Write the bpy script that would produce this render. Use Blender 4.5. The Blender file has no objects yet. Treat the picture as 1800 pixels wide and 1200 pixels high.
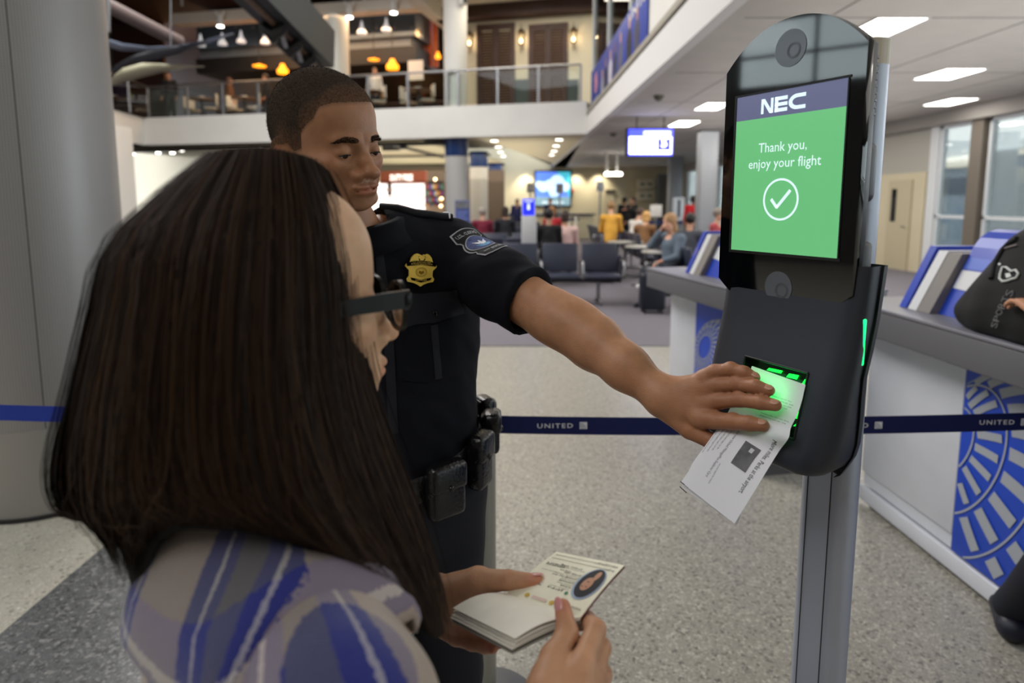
import bpy, bmesh, math, random
import numpy as np
from mathutils import Vector, Matrix
from mathutils.bvhtree import BVHTree

random.seed(7)
rng = np.random.default_rng(7)
SC = bpy.context.scene
COL = SC.collection

# ------------------------------------------------------------------ camera
F, PITCH, PPX, PPY, EYE = 1100.0, math.radians(7.0), 900.0, 490.0, 1.55
_s, _c = math.sin(PITCH), math.cos(PITCH)
CAM = Vector((0, 0, EYE))
cd = bpy.data.cameras.new('camera')
cd.sensor_width = 36.0
cd.lens = F / 1800 * 36
cd.shift_y = -(600 - PPY) / 1800
cd.clip_start = 0.05
cd.clip_end = 300
cd.dof.use_dof = True
cd.dof.focus_distance = 0.98
cd.dof.aperture_fstop = 3.2
cam = bpy.data.objects.new('camera', cd)
COL.objects.link(cam)
cam.location = CAM
cam.rotation_euler = (math.pi / 2 - PITCH, 0, 0)
SC.camera = cam


def ray(x, y):
    a, b = (x - PPX) / F, (PPY - y) / F
    return Vector((a, _c + b * _s, -_s + b * _c))


def at_y(x, y, Y):
    d = ray(x, y)
    return CAM + d * (Y / d.y)


def at_z(x, y, z):
    d = ray(x, y)
    return CAM + d * ((z - EYE) / d.z)


def at_x(x, y, X):
    d = ray(x, y)
    return CAM + d * (X / d.x)


def on_plane(x, y, p0, n):
    d = ray(x, y)
    return CAM + d * ((p0 - CAM).dot(n) / d.dot(n))


# ------------------------------------------------------------------ look
SC.view_settings.view_transform = 'Standard'
SC.view_settings.look = 'None'
SC.view_settings.gamma = 1.0
SC.view_settings.exposure = 0.52
SC.view_settings.use_curve_mapping = False
SC.cycles.use_denoising = True
SC.cycles.max_bounces = 8
SC.cycles.diffuse_bounces = 4
SC.cycles.glossy_bounces = 4
SC.cycles.transparent_max_bounces = 12
SC.cycles.sample_clamp_indirect = 6.0
SC.cycles.caustics_reflective = False
SC.cycles.caustics_refractive = False

W = bpy.data.worlds.new('overcast_sky')
SC.world = W
W.use_nodes = True
_bg = W.node_tree.nodes['Background']
_bg.inputs[0].default_value = (0.86, 0.93, 1.0, 1)
_bg.inputs[1].default_value = 2.8


def area(name, loc, size, power, color=(1, 1, 1), aim=(0, 0, -1), sy=None, spread=None):
    l = bpy.data.lights.new(name, 'AREA')
    l.energy = power
    l.color = color
    l.shape = 'RECTANGLE'
    l.size = size
    l.size_y = sy or size
    if spread:
        l.spread = spread
    o = bpy.data.objects.new(name, l)
    COL.objects.link(o)
    o.location = loc
    o.rotation_euler = Vector(aim).to_track_quat('-Z', 'Y').to_euler()
    return o


# lamps of the hall: added unseen fill lights high over the concourse, rows of office lamps in the low ceiling
area('atrium_fill', (-5.5, 10.5, 8.6), 7, 1300, (1, .97, .93), sy=9)
area('window_daylight', (8.6, 4.5, 2.0), 2.2, 420, (.92, .96, 1), aim=(-1, 0, -.05), sy=13)
area('atrium_fill', (-3.5, -4.5, 8.6), 5, 230, (1, .97, .94), sy=4)  # added behind the camera to light the figures from the front
area('atrium_fill', (-7.5, 0.5, 8.6), 5, 300, (.94, .97, 1), sy=6)
area('gate_lamp', (5.5, 13, 3.36), 4.5, 200, (1, .95, .88), sy=12)
area('gate_lamp', (4.6, 1.0, 3.36), 3.0, 35, (1, .96, .9), sy=5)
area('fill_uplight', (5.4, 8, 2.3), 5, 85, (1, .96, .92), aim=(0, 0, 1), sy=16)  # added upward fill that brightens the gate ceiling, no fixture there
area('fill_uplight', (-2.5, 25, 2.4), 8, 210, (1, .9, .72), aim=(0, 0, 1), sy=12)  # added upward fill for the ceiling under the balcony, no fixture
area('lounge_lamp', (-2, 27, 3.3), 6, 420, (1, .88, .66), sy=12)
area('upper_lamp', (0.2, 18.4, 7.4), 3, 60, (1, .88, .7), sy=1.6)
area('restaurant_lamp', (-6.5, 21.5, 7.3), 7, 230, (1, .62, .34), sy=2.5)


# ------------------------------------------------------------------ materials
def lin(c):
    return tuple(((v / 255) / 12.92 if v / 255 <= 0.04045 else ((v / 255 + 0.055) / 1.055) ** 2.4) for v in c)


_M = {}


def mat(name, rgb, rough=0.5, metal=0.0, var=0.0, vscale=20.0, bump=0.0, bscale=60.0, emit=0.0, spec=0.5,
        trans=0.0, coat=0.0, alpha=1.0, sss=0.0, aniso=0.0, ior=1.45, attr=None, sheen=0.0, raw=False):
    if name in _M:
        return _M[name]
    m = bpy.data.materials.new(name)
    m.use_nodes = True
    nt = m.node_tree
    b = nt.nodes['Principled BSDF']
    I = b.inputs
    col = tuple(rgb) if raw else lin(rgb)
    I['Base Color'].default_value = (*col, 1)
    I['Roughness'].default_value = rough
    I['Metallic'].default_value = metal
    I['Specular IOR Level'].default_value = spec
    I['IOR'].default_value = ior
    I['Transmission Weight'].default_value = trans
    I['Coat Weight'].default_value = coat
    I['Coat Roughness'].default_value = 0.05
    I['Alpha'].default_value = alpha
    I['Sheen Weight'].default_value = sheen
    I['Anisotropic'].default_value = aniso
    if sss:
        I['Subsurface Weight'].default_value = sss
        I['Subsurface Radius'].default_value = (1, .35, .2)
        I['Subsurface Scale'].default_value = 0.006
    if emit:
        I['Emission Color'].default_value = (*col, 1)
        I['Emission Strength'].default_value = emit
    src = None
    if attr:
        a = nt.nodes.new('ShaderNodeAttribute')
        a.attribute_name = attr
        src = a.outputs['Color']
        nt.links.new(src, I['Base Color'])
    tc = None
    if var or bump:
        tc = nt.nodes.new('ShaderNodeTexCoord')
    if var:
        n = nt.nodes.new('ShaderNodeTexNoise')
        n.inputs['Scale'].default_value = vscale
        n.inputs['Detail'].default_value = 5
        nt.links.new(tc.outputs['Object'], n.inputs['Vector'])
        mx = nt.nodes.new('ShaderNodeMix')
        mx.data_type = 'RGBA'
        mx.blend_type = 'MULTIPLY'
        mx.inputs['Factor'].default_value = 1.0
        rp = nt.nodes.new('ShaderNodeValToRGB')
        rp.color_ramp.elements[0].position = 0.3
        rp.color_ramp.elements[1].position = 0.7
        lo, hi = 1 - var, 1 + var
        rp.color_ramp.elements[0].color = (lo, lo, lo, 1)
        rp.color_ramp.elements[1].color = (hi, hi, hi, 1)
        nt.links.new(n.outputs['Fac'], rp.inputs[0])
        if src is not None:
            nt.links.new(src, mx.inputs[6])
        else:
            mx.inputs[6].default_value = (*col, 1)
        nt.links.new(rp.outputs[0], mx.inputs[7])
        nt.links.new(mx.outputs[2], I['Base Color'])
    if bump:
        n2 = nt.nodes.new('ShaderNodeTexNoise')
        n2.inputs['Scale'].default_value = bscale
        n2.inputs['Detail'].default_value = 4
        nt.links.new(tc.outputs['Object'], n2.inputs['Vector'])
        bp = nt.nodes.new('ShaderNodeBump')
        bp.inputs['Strength'].default_value = bump
        bp.inputs['Distance'].default_value = 0.01
        nt.links.new(n2.outputs['Fac'], bp.inputs['Height'])
        nt.links.new(bp.outputs[0], I['Normal'])
    _M[name] = m
    return m


def glass(name, tint=(.93, .97, .95), mixw=0.9, rough=0.02):
    """thin pane: mostly clear, part mirror"""
    if name in _M:
        return _M[name]
    m = bpy.data.materials.new(name)
    m.use_nodes = True
    nt = m.node_tree
    nt.nodes.clear()
    out = nt.nodes.new('ShaderNodeOutputMaterial')
    tr = nt.nodes.new('ShaderNodeBsdfTransparent')
    tr.inputs[0].default_value = (*tint, 1)
    gl = nt.nodes.new('ShaderNodeBsdfGlossy')
    gl.inputs['Roughness'].default_value = rough
    fr = nt.nodes.new('ShaderNodeFresnel')
    fr.inputs['IOR'].default_value = 1.5
    mm = nt.nodes.new('ShaderNodeMath')
    mm.operation = 'MULTIPLY'
    mm.inputs[1].default_value = mixw
    nt.links.new(fr.outputs[0], mm.inputs[0])
    mx = nt.nodes.new('ShaderNodeMixShader')
    nt.links.new(mm.outputs[0], mx.inputs[0])
    nt.links.new(tr.outputs[0], mx.inputs[1])
    nt.links.new(gl.outputs[0], mx.inputs[2])
    nt.links.new(mx.outputs[0], out.inputs[0])
    _M[name] = m
    return m


# ------------------------------------------------------------------ mesh builder
def frame(o, x, y):
    x = Vector(x).normalized()
    y = Vector(y)
    z = x.cross(y).normalized()
    y = z.cross(x).normalized()
    M = Matrix((x, y, z)).transposed().to_4x4()
    M.translation = Vector(o)
    return M


def rotz(a):
    return Matrix.Rotation(a, 4, 'Z')


def T(*v):
    return Matrix.Translation(Vector(v))


_RB = {}


class MB:
    def __init__(s):
        s.v, s.f, s.mi, s.sm = [], [], [], []

    def add(s, verts, faces, m=0, smooth=False, M=None):
        o = len(s.v)
        if M is not None:
            verts = [M @ Vector(p) for p in verts]
        s.v.extend(tuple(p) for p in verts)
        for f in faces:
            s.f.append(tuple(i + o for i in f))
            s.mi.append(m)
            s.sm.append(smooth)
        return s

    def box(s, lo, hi, m=0, M=None):
        x0, y0, z0 = lo
        x1, y1, z1 = hi
        v = [(x0, y0, z0), (x1, y0, z0), (x1, y1, z0), (x0, y1, z0), (x0, y0, z1), (x1, y0, z1), (x1, y1, z1), (x0, y1, z1)]
        return s.add(v, [(0, 3, 2, 1), (4, 5, 6, 7), (0, 1, 5, 4), (1, 2, 6, 5), (2, 3, 7, 6), (3, 0, 4, 7)], m, False, M)

    def rbox(s, lo, hi, r=0.005, m=0, M=None, seg=2):
        """box with rounded edges"""
        sz = [hi[i] - lo[i] for i in range(3)]
        key = tuple(round(q, 5) for q in sz) + (round(r, 5), seg)
        if key not in _RB:
            bm = bmesh.new()
            bmesh.ops.create_cube(bm, size=1)
            bmesh.ops.scale(bm, vec=sz, verts=bm.verts)
            bmesh.ops.bevel(bm, geom=list(bm.edges), offset=min(r, min(sz) * .49), segments=seg, profile=.5, affect='EDGES')
            bm.verts.index_update()
            _RB[key] = ([tuple(v.co) for v in bm.verts], [tuple(v.index for v in f.verts) for f in bm.faces])
            bm.free()
        v, f = _RB[key]
        c = [(hi[i] + lo[i]) / 2 for i in range(3)]
        return s.add([(p[0] + c[0], p[1] + c[1], p[2] + c[2]) for p in v], f, m, True, M)

    def tube(s, pts, r, n=12, m=0, caps=True, M=None, smooth=True):
        pts = [Vector(p) for p in pts]
        rs = r if isinstance(r, (list, tuple)) else [r] * len(pts)
        V, Fc = [], []
        up = Vector((0, 0, 1))
        px = None
        for i, p in enumerate(pts):
            t = (pts[min(i + 1, len(pts) - 1)] - pts[max(i - 1, 0)]).normalized()
            if px is None:
                a = up if abs(t.dot(up)) < .95 else Vector((1, 0, 0))
                px = (a - t * a.dot(t)).normalized()
            else:
                px = (px - t * px.dot(t)).normalized()
            py = t.cross(px)
            for k in range(n):
                a = 2 * math.pi * k / n
                V.append(p + (px * math.cos(a) + py * math.sin(a)) * rs[i])
        for i in range(len(pts) - 1):
            for k in range(n):
                k2 = (k + 1) % n
                Fc.append((i * n + k, i * n + k2, (i + 1) * n + k2, (i + 1) * n + k))
        s.add(V, Fc, m, smooth, M)
        if caps:
            s.add(V[:n], [tuple(range(n))[::-1]], m, False, M)
            s.add(V[-n:], [tuple(range(n))], m, False, M)
        return s

    def lathe(s, prof, n=24, m=0, M=None, smooth=True):
        V, Fc = [], []
        for r, z in prof:
            for k in range(n):
                a = 2 * math.pi * k / n
                V.append((r * math.cos(a), r * math.sin(a), z))
        for i in range(len(prof) - 1):
            for k in range(n):
                k2 = (k + 1) % n
                Fc.append((i * n + k, i * n + k2, (i + 1) * n + k2, (i + 1) * n + k))
        s.add(V, Fc, m, smooth, M)
        if prof[0][0] > 1e-6:
            s.add(V[:n], [tuple(range(n))[::-1]], m, False, M)
        if prof[-1][0] > 1e-6:
            s.add(V[-n:], [tuple(range(n))], m, False, M)
        return s

    def prism(s, poly, h0, h1, m=0, M=None, smooth=False):
        """2-D outline (counter-clockwise) pushed from z=h0 to z=h1"""
        n = len(poly)
        V = [(x, y, h0) for x, y in poly] + [(x, y, h1) for x, y in poly]
        s.add(V, [tuple(range(n))[::-1], tuple(range(n, 2 * n))], m, False, M)
        s.add(V, [(k, (k + 1) % n, n + (k + 1) % n, n + k) for k in range(n)], m, smooth, M)
        return s

    def grid(s, rows, m=0, smooth=True, M=None, closed=False):
        nr, nc = len(rows), len(rows[0])
        V = [p for r in rows for p in r]
        Fc = []
        for i in range(nr - 1):
            for j in range(nc if closed else nc - 1):
                j2 = (j + 1) % nc
                Fc.append((i * nc + j, i * nc + j2, (i + 1) * nc + j2, (i + 1) * nc + j))
        return s.add(V, Fc, m, smooth, M)

    def mesh(s, name):
        me = bpy.data.meshes.new(name)
        me.from_pydata(s.v, [], s.f)
        me.polygons.foreach_set('material_index', s.mi)
        me.polygons.foreach_set('use_smooth', s.sm)
        me.update()
        return me


def link(o, parent=None):
    COL.objects.link(o)
    if parent is not None:
        o.parent = parent
        o.matrix_parent_inverse = parent.matrix_basis.inverted()
    return o


def ob(name, mb, mats, parent=None, label=None):
    """one mesh object; coordinates are world coordinates, or the thing's own when its root stands at the origin"""
    me = mb.mesh(name) if isinstance(mb, MB) else mb
    if not isinstance(mats, (list, tuple)):
        mats = [mats]
    for m in mats:
        me.materials.append(m)
    o = bpy.data.objects.new(name, me)
    link(o, parent)
    if label:
        o['label'] = label
    return o


def tag(o, label, cat, group=None, kind=None):
    o['label'] = label
    o['category'] = cat
    if group:
        o['group'] = group
    if kind:
        o['kind'] = kind
    return o


def thing(name, label, cat, loc=(0, 0, 0), group=None):
    o = bpy.data.objects.new(name, None)
    o.empty_display_size = 0.1
    COL.objects.link(o)
    o.location = loc
    o.matrix_basis = Matrix.Translation(Vector(loc))
    return tag(o, label, cat, group)


def struct(name, mb, m, parent=None, label=None):
    o = ob(name, mb, m, parent, label)
    if parent is None:
        o['kind'] = 'structure'
    return o


def dup(o, M=None, label=None, parent=None):
    c = o.copy()
    COL.objects.link(c)
    if parent is not None:
        c.parent = parent
    if M is not None:
        c.matrix_basis = M
    if label:
        c['label'] = label
    for ch in o.children:
        dup(ch, parent=c)
    return c


_TX = {}


def glyphs(body, bold=0.0, spacing=1.0):
    """flat lettering, capitals one unit high, centred; vertices and faces"""
    key = (body, bold, spacing)
    if key not in _TX:
        cu = bpy.data.curves.new('measure', 'FONT')
        cu.body, cu.size, cu.offset, cu.space_character = body, 1.45, bold, spacing
        cu.resolution_u = 2
        o = bpy.data.objects.new('measure', cu)
        COL.objects.link(o)
        bpy.context.view_layer.update()
        me = bpy.data.meshes.new_from_object(o.evaluated_get(bpy.context.evaluated_depsgraph_get()))
        v = [tuple(q.co) for q in me.vertices]
        f = [tuple(q.vertices) for q in me.polygons]
        bpy.data.objects.remove(o)
        bpy.data.curves.remove(cu)
        bpy.data.meshes.remove(me)
        xs = [q[0] for q in v]
        x0, x1 = min(xs), max(xs)
        _TX[key] = ([((q[0] - x0) / (x1 - x0) - .5, q[1] - .5) for q in v], f, x1 - x0)
    return _TX[key]


def fit_text(name, body, width, height, M, m, parent, bold=0.0, depth=.0003, spacing=1.0):
    """lettering stretched to a given width and capital height, a thin flat mesh"""
    v, f, w = glyphs(body, bold, spacing)
    mb = MB().add([(x * width, y * height, 0) for x, y in v], f, 0, False, M)
    return ob(name, mb, m, parent)


def circle(r, n=32, cx=0, cy=0, sx=1.0):
    return [(cx + r * sx * math.cos(2 * math.pi * k / n), cy + r * math.sin(2 * math.pi * k / n)) for k in range(n)]


def rrect(x0, y0, x1, y1, r, n=5):
    p = []
    for cx, cy, a0 in ((x1 - r, y1 - r, 0), (x0 + r, y1 - r, 90), (x0 + r, y0 + r, 180), (x1 - r, y0 + r, 270)):
        for k in range(n + 1):
            a = math.radians(a0 + 90 * k / n)
            p.append((cx + r * math.cos(a), cy + r * math.sin(a)))
    return p
# ================================================================== the setting
ZC, XS, XW, YB = 3.4, 2.15, 9.0, 34.0


def terrazzo(name, base, dark, light, s1=75.0, s2=170.0, pd=.16, pl=.12, rough=.32):
    m = bpy.data.materials.new(name)
    m.use_nodes = True
    nt = m.node_tree
    b = nt.nodes['Principled BSDF']
    tc = nt.nodes.new('ShaderNodeTexCoord')

    def chips(scale):
        nz = nt.nodes.new('ShaderNodeTexNoise')
        nz.inputs['Scale'].default_value = scale * .8
        nt.links.new(tc.outputs['Object'], nz.inputs['Vector'])
        ad = nt.nodes.new('ShaderNodeVectorMath')
        ad.operation = 'MULTIPLY_ADD'
        ad.inputs[1].default_value = (.9 / scale,) * 3
        nt.links.new(nz.outputs['Color'], ad.inputs[0])
        nt.links.new(tc.outputs['Object'], ad.inputs[2])
        v = nt.nodes.new('ShaderNodeTexVoronoi')
        v.inputs['Scale'].default_value = scale
        nt.links.new(ad.outputs[0], v.inputs['Vector'])
        sp = nt.nodes.new('ShaderNodeSeparateColor')
        nt.links.new(v.outputs['Color'], sp.inputs[0])
        return sp.outputs[0], v.outputs['Distance']
    r1, d1 = chips(s1)
    r2, d2 = chips(s2)

    def ramp(src, stops):
        r = nt.nodes.new('ShaderNodeValToRGB')
        r.color_ramp.interpolation = 'CONSTANT'
        e = r.color_ramp.elements
        e[0].position, e[0].color = stops[0][0], (*lin(stops[0][1]), 1)
        e[1].position, e[1].color = stops[1][0], (*lin(stops[1][1]), 1)
        for p, c in stops[2:]:
            q = e.new(p)
            q.color = (*lin(c), 1)
        nt.links.new(src, r.inputs[0])
        return r.outputs[0]
    mid = tuple((a + b_) / 2 for a, b_ in zip(base, dark))
    c1 = ramp(r1, [(0, base), (1 - pd - pl, mid), (1 - pd * .6 - pl, dark), (1 - pl, light)])
    c2 = ramp(r2, [(0, tuple(v * .93 for v in base)), (.55, tuple(min(255, v * 1.06) for v in base)), (.8, mid), (.9, light)])
    mx = nt.nodes.new('ShaderNodeMix')
    mx.data_type = 'RGBA'
    mx.inputs['Factor'].default_value = .5
    nt.links.new(c1, mx.inputs[6])
    nt.links.new(c2, mx.inputs[7])
    nt.links.new(mx.outputs[2], b.inputs['Base Color'])
    b.inputs['Roughness'].default_value = rough
    return m


M_floor = terrazzo('terrazzo_grey', (152, 148, 138), (62, 61, 59), (192, 188, 176), s1=92.0, pd=.13, pl=.11)
M_pale = terrazzo('terrazzo_pale', (178, 174, 160), (100, 96, 90), (206, 202, 190), pd=.07, pl=.05)
M_shaded = terrazzo('terrazzo_shaded', (92, 94, 95), (40, 41, 42), (146, 146, 143), pd=.25)  # the grey terrazzo again, dimmer light put into its colour
M_carpet = mat('carpet_grey', (110, 105, 112), .95, var=.18, vscale=240, bump=.4, bscale=500)
M_white = mat('white_paint', (214, 212, 207), .7, var=.03, vscale=1.5)
M_soff = mat('soffit_paint', (212, 210, 209), .75)
M_ceil = mat('ceiling_paint', (186, 181, 176), .85, var=.04, vscale=3)
M_cream = mat('cream_paint', (206, 196, 168), .75, var=.03, vscale=1.2)
M_dark = mat('dark_trim', (36, 35, 36), .5)
M_chrome = mat('brushed_steel', (150, 150, 152), .3, metal=1.0)
M_steel = mat('satin_steel', (128, 130, 134), .42, metal=.9)
M_brown = mat('brown_wood', (58, 34, 26), .55, var=.2, vscale=6)
M_black = mat('black_plastic', (14, 14, 16), .42)
M_blk_gloss = mat('black_gloss', (6, 6, 8), .06, spec=.6)
M_lamp = mat('lamp_white', (255, 250, 240), .5, emit=9.0)
M_pane = glass('clear_pane')
M_green_pane = glass('green_pane', (.80, .88, .84), 1.0)

# floor: grey terrazzo, a pale strip along the left, a far pale field, carpet beyond
YC = 6.65
XL = -1.85
struct('floor', MB().box((XL, -7, -.05), (XW, YC, 0)), M_floor)
struct('floor', MB().box((-16, -7, -.05), (XL, YC, 0)), M_pale)
struct('floor', MB().box((XL, -7, .0), (-.9, 3.6, .0015)), M_shaded)  # strip of the same floor, its shade carried by the darker colour
struct('carpet', MB().box((-16, YC, -.05), (XW, YB, .004)), M_carpet)
struct('trim_1', MB().box((-16, YC - .02, 0), (XW, YC + .01, .007)), M_steel)

# low gate ceiling and its panel joints
mb = MB().box((XS, -7, ZC), (XW + .3, YB, ZC + .15))
struct('ceiling', mb, M_ceil)
jm = MB()
for k in range(14):
    y = -4.2 + k * 2.7
    jm.box((XS + .2, y - .008, ZC - .004), (XW, y + .008, ZC - .0005))
for x in (3.2, 5.3, 7.4):
    jm.box((x - .008, -7, ZC - .004), (x + .008, YB, ZC - .0005))
struct('trim_2', jm, mat('joint_grey', (128, 124, 122), .9))
# soffit edge beam over the concourse
struct('trim_3', MB().box((XS - .12, -7, ZC - .01), (XS + .02, YB - .2, 3.86)), M_soff)
struct('trim_4', MB().box((XS - .05, -7, 3.86), (XS + .02, 17.4, 3.93)), M_dark)
struct('trim_5', MB().box((XS - .12, -7, 3.93), (XS + .02, 17.4, 4.02)), mat('beige_metal', (150, 146, 136), .5))
# upper wall over the beam, ending at the glazed corner
struct('wall_right', MB().box((XS, -7, 4.02), (XS + .12, 17.4, 5.0)).box((XS, -7, 5.0), (XS + .12, 9.2, 9.2)), M_white)

# balcony across the hall
BR, BL = at_z(1040, 235, ZC), at_z(255, 255, ZC)
BR.x = XS - .12
bdir = (BL - BR).normalized()
bn = Vector((-bdir.y, bdir.x, 0))
if bn.y < 0:
    bn = -bn
ZF = 4.27
MBAL = frame(BR, bdir, bn)      # x runs left along the balcony edge, y into the building
LB = (BL - BR).length


def bp(t, d, z):
    p = BR + bdir * t + bn * d
    return Vector((p.x, p.y, z))


def bbox(mb, t0, t1, d0, d1, z0, z1, m=0):
    V = [bp(t, d, z) for z in (z0, z1) for t, d in ((t0, d0), (t1, d0), (t1, d1), (t0, d1))]
    return mb.add(V, [(0, 3, 2, 1), (4, 5, 6, 7), (0, 1, 5, 4), (1, 2, 6, 5), (2, 3, 7, 6), (3, 0, 4, 7)], m)


mb = MB()
bbox(mb, 0, LB, 0, .25, ZC, ZF)
struct('trim_6', mb, M_white)
mb = MB()
bbox(mb, -.1, LB + 6, .25, 11, ZF - .25, ZF - .02)
struct('floor', mb, mat('upper_floor', (150, 140, 125), .4))
TCL = (on_plane(832, 243, BR, bn) - BR).dot(bdir)
q0, q1 = bp(TCL, .2, 0), bp(TCL, 17, 0)
mb = MB().prism([(q1.x, q1.y), (q0.x, q0.y), (XS - .11, BR.y + .2), (XS - .11, YB)], ZC, ZC + .12)
struct('ceiling', mb, M_cream)
# the corner return and the white pier at the far left
c0, c1 = BL, at_z(198, 256, ZC)
rd = (Vector((c1.x, c1.y - 4.2, 0)) - Vector((c0.x, c0.y, 0)))
mb = MB()
P1 = at_y(200, 250, 17.6)
V = [(BL.x, BL.y, ZC), (P1.x - .6, P1.y - .6, ZC), (P1.x - .8, P1.y - .3, ZC), (BL.x - .2, BL.y + .3, ZC)]
V += [(a, b_, ZF) for a, b_, _ in V]
mb.add(V, [(0, 1, 2, 3), (7, 6, 5, 4), (0, 4, 5, 1), (1, 5, 6, 2), (2, 6, 7, 3), (3, 7, 4, 0)])
struct('trim_7', mb, M_white)
pa, pb = at_y(226, 300, 18.4), at_y(190, 300, 17.8)
mb = MB().box((pb.x - .6, pb.y, 0), (pa.x, pa.y + .3, ZC + .3))
struct('wall_left', mb, M_white)

# hall shell beyond the picture: high ceiling, left wall with clerestory windows, rear wall
struct('ceiling', MB().box((-16, -7, 9.2), (XS + .12, 26, 9.4)), mat('dark_ceiling', (96, 92, 88), .8))
mb = MB().box((-16.2, -7, 0), (-16, 26, 4.5)).box((-16.2, -7, 6.1), (-16, 26, 9.4))
mb.box((-16.2, 13.5, 4.5), (-16, 26, 6.1))
for k in range(5):
    y = -7 + k * 4.1
    mb.box((-16.2, y, 4.5), (-16, y + .5, 6.1))
struct('wall_left', mb, mat('wall_grey', (78, 75, 72), .8))
wm = MB()
gm = MB()
for k in range(5):
    y0 = -7 + k * 4.1 + .5
    wm.box((-16.1, y0 + 1.75, 4.5), (-16.02, y0 + 1.85, 6.1)).box((-16.1, y0, 5.2), (-16.02, y0 + 3.6, 5.28))
    gm.box((-16.13, y0, 4.5), (-16.12, y0 + 3.6, 6.1))
w = struct('window_1', wm, M_steel)
ob('pane', gm, M_pane, w)
struct('wall_rear', MB().box((-16, -7.2, 0), (XW + .3, -7, 9.4)), mat('wall_grey2', (116, 108, 100), .8))
struct('wall_back', MB().box((-14, YB, 0), (XW + .3, YB + .2, 9.4)), M_cream)
struct('wall_back', MB().box((-16, 26, ZF), (-14, 26.2, 9.4)), M_brown)

# window wall on the right, looking out to the apron
wins = [(-6.6, -5.2), (-4.8, -3.4), (-3.0, -1.6), (-1.2, .2), (.6, 2.0), (2.4, 3.8), (4.2, 5.6), (6.0, 7.4), (7.8, 9.2), (9.5, 10.2), (10.6, 12.0),
        (12.4, 13.35), (16.4, 18.0), (18.4, 20.0), (20.4, 22.0), (22.4, 24.0), (24.4, 26.0), (26.4, 27.6), (28.4, 29.8), (30.6, 32.4)]
M_wf = mat('window_white', (218, 222, 226), .5)
for i, (a, b_) in enumerate(wins):
    fm = MB()
    for y in (a, b_ - .06):
        fm.box((XW - .03, y, .25), (XW + .07, y + .06, ZC - .28))
    for z in (.25, 1.22, ZC - .34):
        fm.box((XW - .03, a, z), (XW + .07, b_, z + .06))
    w = struct('window_%d' % (i + 2), fm, M_wf)
    ob('pane', MB().box((XW + .015, a + .03, .28), (XW + .025, b_ - .03, ZC - .3)), M_pane, w)
mb = MB()
edges = [-7] + [v for ab in wins for v in ab] + [YB]
for k in range(0, len(edges), 2):
    mb.box((XW, edges[k], .25), (XW + .1, edges[k + 1], ZC - .28))
mb.box((XW, -7, 0), (XW + .1, YB, .25))
struct('wall_right', mb, mat('panel_grey', (176, 174, 166), .6))
struct('trim_8', MB().box((XW - .22, -7, ZC - .28), (XW + .1, YB, ZC)), mat('beam_grey', (150, 146, 142), .7))
mb = MB()
for y in (12.02, 10.22, 5.62, 7.42, 9.22):
    mb.box((XW - .12, y + .02, 0), (XW + .02, y + .34, ZC - .28))
struct('trim_9', mb, mat('column_taupe', (112, 104, 94), .5))
struct('trim_10', MB().box((XW - .06, 13.36, 0), (XW + .02, 13.62, ZC - .28)).box((XW - .05, 15.9, 0), (XW + .02, 16.35, ZC - .28)), M_wf)
# cream door bay on that wall
struct('wall_right', MB().box((XW - .05, 13.7, 0), (XW + .02, 15.8, 2.2)), M_cream)
d = struct('door_1', MB().box((XW - .09, 14.1, 0), (XW - .04, 14.95, 2.05)), mat('door_cream', (190, 180, 152), .6))
ob('door_window', MB().box((XW - .1, 14.62, 1.1), (XW - .088, 14.8, 1.85)), M_blk_gloss, d)
ob('door_handle', MB().tube([(XW - .14, 14.2, 1.0), (XW - .14, 14.32, 1.0)], .012), M_chrome, d)
# outside: apron, far building, jet bridge
struct('ground', MB().box((XW + .3, -40, -3.2), (90, 90, -3.0)), mat('apron', (150, 150, 150), .9))
t = thing('terminal_building', 'pale concourse building across the apron beyond the window wall', 'building', (40, 35, -3))
ob('wall', MB().box((38, 10, -3), (52, 80, 4.6)), mat('far_wall', (176, 190, 204), .8), t)
ob('window_band', MB().box((37.9, 10.5, 2.2), (37.99, 79, 3.6)), mat('far_glass', (92, 112, 132), .2), t)
ob('roof', MB().box((37.4, 9.5, 4.6), (52.5, 80.5, 5.0)), mat('far_roof', (205, 212, 220), .8), t)
t = thing('jet_bridge', 'white passenger jet bridge standing outside the right windows', 'jet bridge', (16, 19, -3))
ob('tunnel', MB().rbox((13.5, 15, .6), (24, 18.2, 3.0), .15), mat('bridge_white', (228, 232, 238), .6), t)
ob('window_strip', MB().box((13.6, 14.96, 1.5), (23.8, 15.0, 2.0)), mat('far_glass', (92, 112, 132)), t)
ob('support', MB().tube([(20, 16.6, -3), (20, 16.6, .7)], .35), M_steel, t)

# ---------------------------------------------------------------- big round column on the left


def uvgrid(name, rows, uv, m, closed=False, parent=None, label=None):
    mb = MB().grid(rows, closed=False)
    me = mb.mesh(name)
    ul = me.uv_layers.new(name='UVMap')
    nc = len(rows[0])
    flat = [uv[i][j] for i in range(len(rows)) for j in range(nc)]
    buf = np.array([flat[l.vertex_index] for l in me.loops], dtype=np.float32).ravel()
    ul.data.foreach_set('uv', buf)
    return ob(name, me, m, parent, label)


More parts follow.
